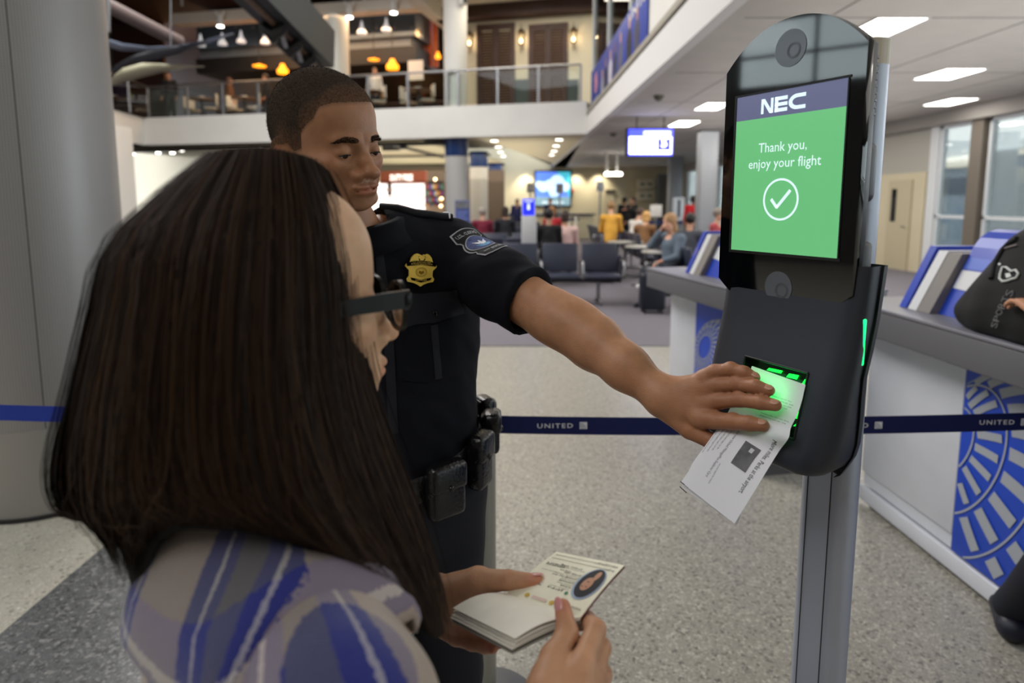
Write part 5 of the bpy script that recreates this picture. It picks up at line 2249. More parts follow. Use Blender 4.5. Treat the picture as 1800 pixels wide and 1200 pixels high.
def strands(N, seg, width, depth, spread, seed, ln=(0.84, 1.0), s_rng=None):
    r = np.random.default_rng(seed)
    g = r.uniform(0, GW.shape[0] - 1, N) if s_rng is None else r.uniform(*s_rng, N)
    # drift of each lock across the guides towards the tips
    lock = np.round(g * 9) / 9
    drift = (lock - g) * np.linspace(0, 1, seg)[:, None] ** 1.5 * .75        # seg x N
    T_ = np.linspace(0, 1, seg)
    L = r.uniform(*ln, N)
    P = np.zeros((seg, N, 3))
    amp = r.normal(0, spread, N)
    ph_ = r.uniform(0, 6.28, N)
    dep = r.uniform(0, 1, N) * depth
    for k in range(seg):
        col_t = T_[k] * L * (GW.shape[1] - 1)
        # sample at (guide, t): guides first at each lower/upper point
        gi = np.clip(g + drift[k] + amp * 2.2 * np.sin(ph_ + T_[k] * 5) * (.3 + T_[k]) + .16 * np.sin(lock * 23.7 + T_[k] * 6.5) * T_[k], 0, GW.shape[0] - 1.001)
        rows_ = cat1(GW, gi)                                  # N x pts x 3
        i = np.clip(np.floor(col_t).astype(int), 0, GW.shape[1] - 2)
        f = (col_t - i)[:, None]
        ar = np.arange(N)
        n_ = GW.shape[1]
        p0, p1, p2, p3 = rows_[ar, np.clip(i - 1, 0, n_ - 1)], rows_[ar, i], rows_[ar, i + 1], rows_[ar, np.clip(i + 2, 0, n_ - 1)]
        q = .5 * (2 * p1 + (p2 - p0) * f + (2 * p0 - 5 * p1 + 4 * p2 - p3) * f * f + (3 * p1 - p0 - 3 * p2 + p3) * f ** 3)
        c = cat1(axis_c, col_t)
        v = c - q
        q = q + v / (np.linalg.norm(v, axis=1)[:, None] + 1e-6) * dep[:, None]
        P[k] = q
    tan = np.gradient(P, axis=0)
    tan /= np.linalg.norm(tan, axis=2, keepdims=True) + 1e-9
    out = P - np.stack([cat1(axis_c, T_[k] * L * (GW.shape[1] - 1)) for k in range(seg)])
    side = np.cross(tan, out)
    side /= np.linalg.norm(side, axis=2, keepdims=True) + 1e-9
    side = side + .35 * r.normal(0, 1, (1, N, 1)) * out / (np.linalg.norm(out, axis=2, keepdims=True) + 1e-9)
    w = width * np.interp(T_, [0, .1, .75, 1], [.8, 1, .9, .12])[:, None, None] * r.uniform(.6, 1.3, (1, N, 1))
    A_, B_ = P - side * w / 2, P + side * w / 2
    V = np.stack([A_, B_], 2).transpose(1, 0, 2, 3).reshape(-1, 3)            # N, seg, 2
    base_ = (np.arange(N) * seg * 2)[:, None]
    k = np.arange(seg - 1)[None] * 2
    a = base_ + k
    Fq = np.stack([a, a + 1, a + 3, a + 2], -1).reshape(-1, 4)
    sh = np.clip(r.beta(1.3, 3.0, N) + .12 * np.sin(lock * 9), 0, 1)
    return V, Fq, np.repeat(sh, seg * 2)


Vs, Fs, Ss, o_ = [], [], [], 0
for args in ((3400, 20, .0017, .007, .035, 1), (2400, 20, .0011, .003, .055, 2), (500, 20, .0006, -.008, .13, 3, (.9, 1.1))):
    V, Fq, sh = strands(*args)
    Vs.append(V)
    Fs.append(Fq + o_)
    Ss.append(sh)
    o_ += len(V)
me = sk_mesh('hair', [(np.concatenate(Vs), np.concatenate(Fs))])
at_ = me.attributes.new('shade', 'FLOAT', 'POINT')
sh_all = np.concatenate(Ss).astype(np.float32)
at_.data.foreach_set('value', sh_all[:len(me.vertices)])
ob('hair', me, M_hair, wom)

# glasses ---------------------------------------------------------------------
M_acet = mat('acetate_black', (10, 9, 9), .3, spec=.35)
gl_root = bpy.data.objects.new('eyeglasses', None)
gl_root.empty_display_size = .02
link(gl_root, wom)


def hw_(x, y, z):
    return Vector(to_world([(x, y, z)], WP)[0])


rim = MB()
lens = []
for s in (-1, 1):
    out_, inn, lp_ = [], [], []
    for k in range(40):
        a = 2 * math.pi * k / 40
        ca, sa_ = math.cos(a), math.sin(a)
        sx_, sz_ = .0255 * math.copysign(abs(ca) ** .82, ca), .0215 * math.copysign(abs(sa_) ** .85, sa_)
        if sa_ > 0 and ca * s > 0:
            sz_ *= 1.08
            sx_ *= 1.08
        x = s * .0335 + sx_
        bow = .006 * (abs(x) / .06) ** 2
        out_.append(hw_(x * 1.0 + sx_ * .10, .112 - bow, .007 + sz_ * 1.13))
        inn.append(hw_(x - sx_ * .04, .112 - bow, .007 + sz_ * .97))
        lp_.append(hw_(x, .1115 - bow, .007 + sz_))
    fz = (hw_(0, 1, 0) - hw_(0, 0, 0)).normalized() * .0022
    R_ = [[p + fz for p in out_], [p + fz for p in inn], [p - fz for p in inn], [p - fz for p in out_], [p + fz for p in out_]]
    rim.grid(R_, closed=True, smooth=False)
    lens.append(lp_)
rim.tube([hw_(-.010, .113, .013), hw_(-.004, .1145, .016), hw_(.004, .1145, .016), hw_(.010, .113, .013)], .0026, 10)
for s in (-1, 1):
    rim.rbox((-.006, -.004, -.0065), (.006, .004, .0065), .002, M=frame(hw_(s * .064, .1055, .018), hw_(1, 0, 0) - hw_(0, 0, 0), hw_(0, 1, 0) - hw_(0, 0, 0)))
fr_ = ob('frame_front', rim, M_acet, wom)
for s, lp_ in zip((-1, 1), lens):
    ob('lens', MB().add(lp_, [tuple(range(40))], 0, False), glass('spectacle_lens', (.9, .92, .93), 1.0), fr_)
for s in (-1, 1):
    tm_ = MB()
    pts_ = [hw_(s * .0665, .108, .018), hw_(s * .0715, .080, .018), hw_(s * .0745, .045, .016), hw_(s * .076, .010, .013), hw_(s * .076, -.010, .004), hw_(s * .075, -.022, -.016)]
    rows = []
    upv = (hw_(0, 0, 1) - hw_(0, 0, 0)).normalized()
    sdv = (hw_(s, 0, 0) - hw_(0, 0, 0)).normalized()
    for q, h_ in zip(pts_, (.0086, .0080, .0070, .0058, .0050, .0044)):
        rows.append([q + upv * h_ + sdv * .0017, q - upv * h_ + sdv * .0017, q - upv * h_ - sdv * .0017, q + upv * h_ - sdv * .0017])
    tm_.grid(rows, closed=True, smooth=False)
    tm_.add(rows[0], [(0, 1, 2, 3)])
    tp = ob('temple', tm_, M_acet, wom)
    ob('hinge_plate', MB().rbox((-.0012, -.0008, -.0045), (.0012, .0008, .0045), .0003, M=frame(hw_(s * .0690, .104, .0185), hw_(0, 1, 0) - hw_(0, 0, 0), hw_(s, 0, 0) - hw_(0, 0, 0))), M_gold, tp)
bpy.data.objects.remove(gl_root)

# ================================================================== passport
PC = [at_y(978, 969, .70), at_y(1097, 993, .612), at_y(1020, 1085, .575), at_y(890, 1042, .655)]     # far left, far right, spine right, spine left
PL_ = [PC[3], PC[2], at_y(905, 1122, .548), at_y(796, 1068, .632)]
pas = thing('passport', 'open passport with portrait page held in the woman hands', 'passport', (PC[0] + PC[2]) / 2)
M_page = mat('page_cream', (238, 235, 212), .55, var=.05, vscale=40)
M_page2 = mat('page_white', (242, 238, 226), .6, var=.05, vscale=30)


def quadgrid(c, n1=12, n2=10, bow=0.0, nrm=Vector((0, 0, 1)), off_=0.0):
    rows = []
    for i in range(n2):
        f = i / (n2 - 1)
        r = []
        for j in range(n1):
            g = j / (n1 - 1)
            r.append(c[0].lerp(c[1], g).lerp(c[3].lerp(c[2], g), f) + nrm * (bow * math.sin(math.pi * f) + off_))
        rows.append(r)
    return rows


pn = (PC[1] - PC[0]).cross(PC[3] - PC[0]).normalized()
if pn.z < 0:
    pn = -pn
ln_ = (PL_[1] - PL_[0]).cross(PL_[3] - PL_[0]).normalized()
if ln_.z < 0:
    ln_ = -ln_


def slab(c, nrm, bow, o0, o1):
    mb = MB()
    a, b = quadgrid(c, bow=bow, nrm=nrm, off_=o1), quadgrid(c, bow=bow, nrm=nrm, off_=o0)
    mb.grid(a)
    mb.grid(b)
    rim_ = lambda R: R[0] + [r[-1] for r in R[1:]] + R[-1][::-1][1:] + [r[0] for r in R[1:-1]][::-1]
    mb.grid([rim_(a), rim_(b)], smooth=False, closed=True)
    return mb


ob('data_page', slab(PC, pn, .0015, -.0008, 0), M_page, pas)
ob('cover', slab(PC, pn, .0015, -.0028, -.0012), mat('passport_cover', (92, 22, 34), .6), pas)
gr = [PL_[0], PL_[1], PL_[2], PL_[3]]
ob('blank_page', slab(gr, ln_, .006, -.0006, 0), M_page2, pas)
for k, dz in enumerate((.0035, .0065, .0085)):
    sp_ = (PL_[2] - PL_[1]).normalized() * (.002 * k)
    g2 = [gr[0], gr[1], gr[2] + sp_ - ln_ * dz, gr[3] + sp_ - ln_ * dz]
    g2[0] = gr[0] - ln_ * dz * .2
    g2[1] = gr[1] - ln_ * dz * .2
    ob('page', slab(g2, ln_, .004 - .001 * k, -.0007, 0), M_page2, pas)
g2 = [gr[0] - ln_ * .004, gr[1] - ln_ * .004, gr[2] + (PL_[2] - PL_[1]).normalized() * .004 - ln_ * .012, gr[3] + (PL_[3] - PL_[0]).normalized() * .004 - ln_ * .012]
ob('back_cover', slab(g2, ln_, .001, -.0012, 0), mat('cover_grey', (150, 148, 138), .6), pas)
# print on the data page: u 0..1 from far left to far right, v 0..1 from the far edge to the spine


def pg(u, v, lift=.0006):
    p = PC[0].lerp(PC[1], u).lerp(PC[3].lerp(PC[2], u), v)
    return p + pn * (.0015 * math.sin(math.pi * v) + lift)


M_pink = mat('print_dark', (70, 72, 66), .7)


def pg_text(body, u0, u1, v, h_, m=M_pink):
    """upside-down from the camera: reads from right to left"""
    a, b = pg(u1, v, .0007), pg(u0, v, .0007)
    x = (b - a).normalized()
    y = pg((u0 + u1) / 2, v, .0007) - pg((u0 + u1) / 2, v + .1, .0007)
    y = -(pg((u0 + u1) / 2, v + .1, .0007) - pg((u0 + u1) / 2, v, .0007)) * -1
    fit_text('lettering', body, (b - a).length, h_, frame((a + b) / 2, x, y), m, pas, depth=.00005)


pg_text('P<JPN<<<<<<<<<<<<<<<<<<<<<<<<<<', .06, .96, .155, .0026)
pg_text('M0123JPN87<<<<<<<<<<<<<<<<<<<', .06, .96, .075, .0026)
for (u0, u1, v, s_) in ((.40, .62, .70, 'JPN'), (.52, .66, .62, 'KANA'), (.45, .66, .54, 'SURNAME'), (.50, .66, .46, 'JAPAN'), (.30, .52, .46, '27 DEC 2016'), (.42, .66, .38, '20 FEB 1990'), (.34, .50, .35, 'TOKYO'),
                        (.30, .60, .26, '27 DEC 2026'), (.10, .30, .70, 'MINISTRY'), (.72, .95, .90, 'PASSPORT')):
    pg_text(s_, u0, u1, v, .0022)
for (u0, u1, v) in ((.40, .66, .665), (.45, .66, .585), (.45, .66, .505), (.3, .66, .425), (.1, .34, .42), (.3, .64, .30), (.05, .3, .66)):
    pg_text('personal details', u0, u1, v, .0011)
pg_text('signature', .08, .36, .30, .0060)
# portrait
ov = MB()
cu_, cv_ = .815, .47


def ell_pg(cu0, cv0, ru, rv, lift, n=32):
    return [pg(cu0 + ru * math.cos(2 * math.pi * k / n), cv0 + rv * math.sin(2 * math.pi * k / n), lift) for k in range(n)]


po_ = ob('portrait', MB().add(ell_pg(cu_, cv_, .155, .30, .0006), [tuple(range(32))]), mat('portrait_back', (158, 176, 200), .6), pas)
ob('portrait_hair', MB().add(ell_pg(cu_ + .005, cv_ - .01, .132, .275, .0009), [tuple(range(32))]), mat('portrait_hair', (18, 18, 26), .6), po_)
ob('portrait_face', MB().add(ell_pg(cu_ - .008, cv_ + .02, .062, .125, .0012), [tuple(range(32))]), mat('portrait_face', (188, 140, 112), .6), po_)
ob('portrait_neck', MB().add(ell_pg(cu_ + .03, cv_ - .15, .032, .09, .0011), [tuple(range(32))]), mat('portrait_face', (188, 140, 112), .6), po_)
fe_ = MB()
for u, v, ru, rv in ((-.03, .06, .012, .010), (.018, .055, .012, .010), (-.002, -.035, .016, .010)):
    fe_.add(ell_pg(cu_ - .008 + u, cv_ + .02 + v, ru, rv, .0014, 12), [tuple(range(12))])
ob('portrait_features', fe_, mat('portrait_dark', (96, 50, 44), .6), po_)
for u in (.26, .60):
    ob('gold_crest', MB().add(ell_pg(u, .93, .030, .038, .0008, 16), [tuple(range(16))]), mat('crest_gold', (206, 170, 60), .5), pas)
ob('crest_panel', MB().add([pg(.33, .905, .0007), pg(.53, .905, .0007), pg(.53, .955, .0007), pg(.33, .955, .0007)], [(0, 3, 2, 1)]), mat('crest_pink', (226, 200, 190), .6), pas)
ob('stamp_green', MB().add(ell_pg(.665, .72, .02, .03, .0008, 16), [tuple(range(16))]), mat('stamp_green', (50, 130, 90), .5), pas)
# ================================================================== gate podiums with blue hoods
M_desk = mat('desk_grey', (112, 112, 120), .38, var=.04, vscale=30)
M_edge = mat('desk_edge', (92, 92, 96), .5)
M_panel = mat('panel_silver', (206, 208, 216), .4, metal=.15, var=.03, vscale=8)
M_blue = mat('hood_blue', (36, 66, 176), .32, coat=.2)
M_bluep = mat('globe_blue', (10, 62, 178), .4)
M_line = mat('globe_line', (158, 162, 170), .5)
M_hwhite = mat('hood_white', (205, 206, 208), .4)


def globe(mb, c, R, pole, clip, M, gp, wl=.008):
    """gridded globe drawn as raised strips in a panel's own plane"""
    pz_ = math.sqrt(max(0, 1 - pole[0] ** 2 - pole[1] ** 2))
    n_ = Vector((pole[0], pole[1], pz_)).normalized()
    a = n_.orthogonal().normalized()
    b = n_.cross(a)

    def put(th, ph):
        v = n_ * math.cos(th) + (a * math.cos(ph) + b * math.sin(ph)) * math.sin(th)
        return v

    def strip(vs, w):
        for i in range(len(vs) - 1):
            p, q = vs[i], vs[i + 1]
            if p.z < .02 or q.z < .02:
                continue
            P_ = Vector((c[0] + p.x * R, c[1] + p.y * R))
            Q_ = Vector((c[0] + q.x * R, c[1] + q.y * R))
            if not all(clip[0] + w / 2 < z.x < clip[2] - w / 2 and clip[1] + w / 2 < z.y < clip[3] - w / 2 for z in (P_, Q_)):
                continue
            d = Q_ - P_
            if d.length < 1e-5:
                continue
            w0 = w * (.35 + .65 * p.z) if w > .01 else w
            nn = Vector((-d.y, d.x)).normalized() * w0 / 2
            mb.add([(P_.x - nn.x, P_.y - nn.y, .003), (Q_.x - nn.x, Q_.y - nn.y, .003), (Q_.x + nn.x, Q_.y + nn.y, .003), (P_.x + nn.x, P_.y + nn.y, .003)], [(0, 1, 2, 3)], 0, False, M)
    nk, dg, nm, wm = gp
    for k in range(1, nk + 1):
        strip([put(math.radians(dg * k), 2 * math.pi * j / 90) for j in range(91)], wl)
    for j in range(nm):
        for k in range(1, nk):
            strip([put(math.radians(dg * k + dg * f / 8), 2 * math.pi * (j + .5 * (k % 2)) / nm) for f in range(1, 8)], wm * min(1, math.sin(math.radians(dg * k + dg / 2)) + .1))
    strip([Vector((math.cos(t_), math.sin(t_), .05)) for t_ in np.linspace(0, 2 * math.pi, 97)], wl * 1.3)


def podium(label, A_, e, L, tb0, tb1, base0, glo, hood0, hood1, gp=(8, 14, 24, .034)):
    e = Vector((e[0], e[1], 0)).normalized()
    m_ = Vector((-e.y, e.x, 0))
    M = frame((A_[0], A_[1], 0), e, m_)
    t = thing('gate_podium', label, 'counter', M @ Vector((L / 2, .4, 0)))
    ob('desktop', MB().rbox((0, 0, 1.055), (L, .85, 1.07), .004, M=M), M_desk, t)
    ob('desk_edge', MB().rbox((.004, .004, .93), (L - .004, .846, 1.0545), .006, M=M), M_edge, t)
    ob('body', MB().box((base0, .175, .1), (L - .08, .75, .93), M=M), M_panel, t)
    ob('front_panel', MB().rbox((base0, .16, .17), (tb0 - .004, .178, .925), .003, M=M), M_panel, t)
    bp_ = ob('globe_panel', MB().rbox((tb0, .158, .105), (tb1, .178, .925), .003, M=M), M_bluep, t)
    gm_ = MB()
    # panel plane: x along the podium, y up, outward is -m
    GM = M @ Matrix(((1, 0, 0, 0), (0, 0, -1, .158), (0, 1, 0, 0), (0, 0, 0, 1)))
    globe(gm_, glo[0], glo[1], glo[2], (tb0, .105, tb1, .925), GM, gp)
    ob('globe_emblem', gm_, M_line, bp_)
    ob('kick_rail', MB().rbox((base0, .152, .02), (tb1, .18, .095), .004, M=M), M_panel, t)
    ob('plinth', MB().box((base0 + .02, .2, 0), (L - .1, .7, .1), M=M), M_edge, t)
    # screen hood: a leaning shell with a rolled top, blue with a white band
    prof = [(.17, 1.071), (.30, 1.36), (.325, 1.40), (.36, 1.425), (.40, 1.435), (.62, 1.40), (.66, 1.36), (.66, 1.071)]
    hb = MB()
    hb.add([(hood0, y, z) for y, z in prof] + [(hood1, y, z) for y, z in prof], [(i, i + 1, 8 + i + 1, 8 + i)[::-1] for i in range(7)] + [tuple(range(8)), tuple(range(15, 7, -1))], 0, False, M)
    h = ob('screen_hood', hb, M_blue, t)
    bb = MB()
    N_ = 24
    r0, r1 = [], []
    for k in range(N_ + 1):
        x = hood0 + .01 + (hood1 - hood0 - .02) * k / N_
        f = k / N_
        z0 = 1.185 - .06 * f - .05 * f * f
        z1 = 1.262 + .005 * math.sin(f * 3)
        yy = lambda z: .17 + (z - 1.071) * .13 / .289 - .004
        r0.append((x, yy(z0), z0))
        r1.append((x, yy(z1), z1))
    bb.grid([r0, r1], 0, False, M=M)
    ob('white_band', bb, M_hwhite, h)
    lb = MB()
    r0, r1 = [], []
    for k in range(N_ + 1):
        x = hood0 + .01 + (hood1 - hood0 - .02) * k / N_
        f = k / N_
        z0, z1 = 1.268, 1.298 + .018 * math.cos(f * 4)
        yy = lambda z: .17 + (z - 1.071) * .13 / .289 - .003
        r0.append((x, yy(z0), z0))
        r1.append((x, yy(z1), z1))
    lb.grid([r0, r1], 0, False, M=M)
    ob('pale_band', lb, mat('hood_pale', (72, 100, 196), .35), h)
    for nm, x0, x1, mm, zt in (('end_plate', hood0 - .20, hood0 - .155, M_blue, 1.352), ('end_strip', hood0 - .14, hood0 - .085, M_hwhite, 1.335), ('end_recess', hood0 - .08, hood0 - .002, mat('recess_taupe', (118, 112, 108), .5), 1.33)):
        q = [(.13, 1.071), (.255, zt), (.50, zt), (.60, 1.071)]
        ob(nm, MB().add([(x0, y, z) for y, z in q] + [(x1, y, z) for y, z in q], [(0, 1, 2, 3), (7, 6, 5, 4), (0, 4, 5, 1), (1, 5, 6, 2), (2, 6, 7, 3), (3, 7, 4, 0)], 0, False, M), mm, h)
    return M


PM1 = podium('grey gate podium with blue hood standing left of the kiosk', (.99, 4.60), (.20, -.98), 1.36, .48, 1.26, .10, ((.84, .40), .42, (-.55, .5)), .56, 1.3)
PM2 = podium('near grey gate podium with blue hood behind the kiosk, black bag on top', (1.655, 3.16), (.035, -.999), 2.55, .70, 2.4, .06, ((1.06, .37), .57, (-.74, .36)), .50, 2.3, (6, 17, 20, .070))

# ================================================================== figures for the hall
def figure(label, J, top, low, hair, skinc, res=.016, group=None, fem=False, hair_len=0.0, detail=False, shoes=(30, 28, 30), cat='person', hand_res=None, skirt=False):
    """a standing or seated person from joint positions; parts: body, hair, top, trousers, shoes"""
    J = {k: np.array(v, float) for k, v in J.items()}
    base = J['pel'].copy()
    base[2] = 0
    r = thing('person', label, cat, base, group)
    hp = pose(J['head'], J['face'], s=1.0)

    def body(P):
        d = head_sdf(to_local(P, hp), fem=fem, gaze=-10, detail=detail)
        d = smin(d, cap(P, J['head'] + np.array((0, 0, -.05)), J['chest'] + np.array((0, 0, .16)), .052, .058), .02)
        d = smin(d, cap(P, J['pel'], J['chest'] + np.array((0, 0, .05)), .11, .12), .04)
        for s in ('l', 'r'):
            d = smin(d, chain(P, [J['sh' + s], J['el' + s], J['wr' + s]], [.045, .036, .024], .01), .02)
            dd = J['wr' + s] - J['el' + s]
            dd = dd / np.linalg.norm(dd)
            side = np.cross(dd, (0, 0, 1.0)) if abs(dd[2]) < .9 else J['face'] * 1.0
            side = side / (np.linalg.norm(side) + 1e-9)
            nn = np.cross(dd, side)
            ch, pal = relaxed_hand(J['wr' + s], dd, nn, side)
            d = smin(d, hand_fn(ch, pal)(P), .012)
            d = smin(d, chain(P, [J['hi' + s], J['kn' + s], J['an' + s]], [.07, .052, .04], .02), .02)
        return d
    allp = np.array([v for k, v in J.items() if k != 'face'])
    lo, hi = allp.min(0) - .22, allp.max(0) + .24
    V, Fq = surfnet(body, lo, hi, res * .8)
    L = to_local(V, hp)
    C = head_color(L, skinc, fem=fem)
    ob('body', sk_mesh('body', [(V, Fq)], [C]), mat('skin_crowd', skinc, .55, attr='col'), r)

    def topf(P):
        d = chain(P, [J['pel'] + np.array((0, 0, -.02)), (J['pel'] + J['chest']) / 2, J['chest']], [.145, .14, .145], .05)
        d = smin(d, cap(P, J['shl'], J['shr'], .075, .075), .05)
        for s in ('l', 'r'):
            w = J['el' + s] + (J['wr' + s] - J['el' + s]) * .85
            d = smin(d, chain(P, [J['sh' + s], J['el' + s], w], [.068, .058, .043], .02), .03)
        return d + .006 * wob(P, 25, 4)
    ob('top', sk_mesh('top', [surfnet(topf, lo, hi, res)]), mat('cloth_%d_%d_%d' % top, top, .85, var=.1, vscale=12, bump=.2, bscale=250), r)

    def lowf(P):
        d = cap(P, J['hil'] + np.array((0, 0, .03)), J['hir'] + np.array((0, 0, .03)), .108, .108)
        for s in ('l', 'r'):
            d = smin(d, chain(P, [J['hi' + s], J['kn' + s], J['an' + s] + np.array((0, 0, .02))], [.098, .076, .056], .03), .03)
        return d + .004 * wob(P, 25, 6)
    ob('trousers', sk_mesh('trousers', [surfnet(lowf, lo, hi, res)]), mat('cloth_%d_%d_%d' % low, low, .85, var=.1, vscale=12, bump=.2, bscale=250), r)
    ff = np.array((J['face'][0], J['face'][1], 0))
    ff /= np.linalg.norm(ff) + 1e-9
    for s in ('l', 'r'):
        a = J['an' + s]

        def sh_(P):
            g = np.array((a[0], a[1], 0))
            return smax(cap(P, g + np.array((0, 0, .05)) - ff * .04, g + ff * .14 + np.array((0, 0, .035)), .05, .038), .006 - P[:, 2], .003)
        v, f = surfnet(sh_, a - .22, np.array((a[0] + .22, a[1] + .22, .16)), .012)
        if len(v):
            ob('shoe', sk_mesh('shoe', [(v, f)]), mat('shoe_%d_%d_%d' % shoes, shoes, .5), r)

    def hairf(P):
        q = to_local(P, hp)
        d = ell(q, (0, -.016, .055), (.088, .112, .098))
        if hair_len:
            d = smin(d, ell(q, (0, -.05, -.02 - hair_len / 2), (.085, .062, .09 + hair_len / 2)), .03)
        d = smax(d, -ell(q, (0, .11, -.03), (.074, .085, .115)), .01)
        d = smax(d, -(q[:, 2] + .045 + hair_len), .01)
        return d + .004 * wob(P, 60, 8)
    v, f = surfnet(hairf, J['head'] - np.array((.2, .2, .2 + hair_len)), J['head'] + .22, res * .7)
    ob('hair', sk_mesh('hair', [(v, f)]), mat('hair_%d_%d_%d' % hair, hair, .6, var=.3, vscale=80), r)
    return r


def standing(x, y, yaw, h=1.72, arms=None):
    f = np.array((math.sin(yaw), -math.cos(yaw), 0))        # yaw 0 faces the camera
    l = np.array((math.cos(yaw), math.sin(yaw), 0))
    o = np.array((x, y, 0))
    k = h / 1.75
    z = np.array((0, 0, 1.0))
    J = dict(pel=o + z * .96 * k, chest=o + z * 1.30 * k, head=o + f * .02 + z * 1.61 * k, face=f)
    for s, n in ((1, 'l'), (-1, 'r')):
        J['sh' + n] = o + l * .17 * s + z * 1.42 * k
        J['el' + n] = o + l * .23 * s + z * 1.13 * k
        J['wr' + n] = o + l * .22 * s + f * .1 + z * .90 * k
        J['hi' + n] = o + l * .085 * s + z * .90 * k
        J['kn' + n] = o + l * .09 * s + f * .02 + z * .48 * k
        J['an' + n] = o + l * .09 * s + z * .08
    if arms:
        for n, (e, w) in arms.items():
            J['el' + n] = o + l * e[0] + f * e[1] + z * e[2]
            J['wr' + n] = o + l * w[0] + f * w[1] + z * w[2]
    return J


def seated(x, y, yaw, seat=.46, lean=0.0, arms=None, up=0.0):
    f = np.array((math.sin(yaw), -math.cos(yaw), 0))
    l = np.array((math.cos(yaw), math.sin(yaw), 0))
    o = np.array((x, y, 0))
    z = np.array((0, 0, 1.0))
    J = dict(pel=o + z * (seat + .12), chest=o + f * (.02 + lean) + z * (seat + .47 + up), head=o + f * (.06 + lean * 1.6) + z * (seat + .80 + up), face=f + np.array((0, 0, -.15)))
    for s, n in ((1, 'l'), (-1, 'r')):
        J['sh' + n] = o + l * .17 * s + f * lean + z * (seat + .58 + up)
        J['el' + n] = o + l * .22 * s + f * (.10 + lean) + z * (seat + .30)
        J['wr' + n] = o + l * .12 * s + f * .32 + z * (seat + .24)
        J['hi' + n] = o + l * .09 * s + f * .05 + z * (seat + .09)
        J['kn' + n] = o + l * .11 * s + f * .44 + z * (seat + .06)
        J['an' + n] = o + l * .11 * s + f * .46 + z * .08
    if arms:
        for n, (e, w) in arms.items():
            J['el' + n] = o + l * e[0] + f * e[1] + z * e[2]
            J['wr' + n] = o + l * w[0] + f * w[1] + z * w[2]
    return J


# the traveller at the right edge: only a hand, a trouser leg and a shoe come into the picture
RHW = np.array(at_y(1832, 556, 1.92))
RHT = np.array(at_y(1772, 492, 2.04))
Jr = standing(1.54, 1.40, math.radians(152), 1.72)
Jr['anl'] = np.array((1.795, 2.09, .09))
Jr['knl'] = np.array((1.70, 1.79, .50))
Jr['anr'] = np.array((1.42, 1.42, .09))
Jr['wrl'] = RHW
Jr['ell'] = np.array((1.605, 1.70, 1.10))
# left and right are told from the facing direction; the nearer shoulder to the bag reaches out
if np.linalg.norm(Jr['shr'] - RHW) < np.linalg.norm(Jr['shl'] - RHW):
    Jr['shl'], Jr['shr'] = Jr['shr'].copy(), Jr['shl'].copy()
    Jr['hil'], Jr['hir'] = Jr['hir'].copy(), Jr['hil'].copy()
    Jr['elr'], Jr['wrr'] = np.array((1.24, 1.34, 1.12)), np.array((1.27, 1.36, .88))
fig = figure('person in dark trousers at the right edge with one hand on the black bag', Jr, (30, 30, 36), (14, 18, 32), (50, 36, 28), (186, 142, 112), res=.008, shoes=(24, 26, 40))
sm2 = MB().rbox((-.016, -.03, -.004), (.016, .03, .004), .003, M=frame(at_y(1781, 1084, 2.075), (.8, .2, .3), (-.2, .9, .2)))
ob('shoe_patch', sm2, mat('shoe_pink', (176, 112, 150), .6), fig)

# black bag on the near podium
bag = thing('backpack', 'black backpack with white emblem lying on the near podium', 'bag', PM2 @ Vector((1.15, .2, 1.071)))


def bagf(P):
    Mi = np.array(PM2.inverted())
    q = (P @ Mi[:3, :3].T + Mi[:3, 3]).astype(np.float32)      # t, d, z
    d = ell(q, (1.15, .16, 1.18), (.42, .17, .19))
    d = smin(d, ell(q, (1.13, .16, 1.33), (.29, .13, .17)), .06)
    d = smin(d, ell(q, (.97, .14, 1.22), (.17, .13, .13)), .06)
    d = smin(d, ell(q, (.88, .14, 1.13), (.19, .13, .09)), .06)
    d = smin(d, ell(q, (1.45, .12, 1.22), (.25, .13, .17)), .03)
    d = d + .006 * wob(P, 30, 31) + .003 * wob(P, 70, 32)
    return smax(d, 1.0725 - q[:, 2], .008)


bgc = np.array(PM2 @ Vector((1.18, .17, 1.25)))
gV, gF = surfnet(bagf, bgc - np.array((.32, .5, .22)), bgc + np.array((.32, .5, .30)), .008)
M_bag = mat('bag_black', (15, 15, 17), .8, var=.15, vscale=30, bump=.2, bscale=400)
ob('bag_body', sk_mesh('bag_body', [(gV, gF)]), M_bag, bag)
GB = bvh_of((gV, gF))


def bag_px(name, poly, m, lift=.003, ml=3):
    v, f = fill2d([(x, -y) for x, y in poly], ml)
    V = []
    for x, y, _ in v:
        p, n_ = hit(GB, x, -y, lift)
        V.append(p if p is not None else (V[-1] if V else Vector(bgc)))
    return ob(name, MB().add(V, f, 0, True), m, bag)


def loop_px(name, pts, w, m):
    out = MB()
    P_ = []
    for x, y in pts:
        p, n_ = hit(GB, x, y, .004)
        if p is not None:
            P_.append(p)
    if len(P_) > 2:
        out.tube(P_, w, 8)
        return ob(name, out, m, bag)


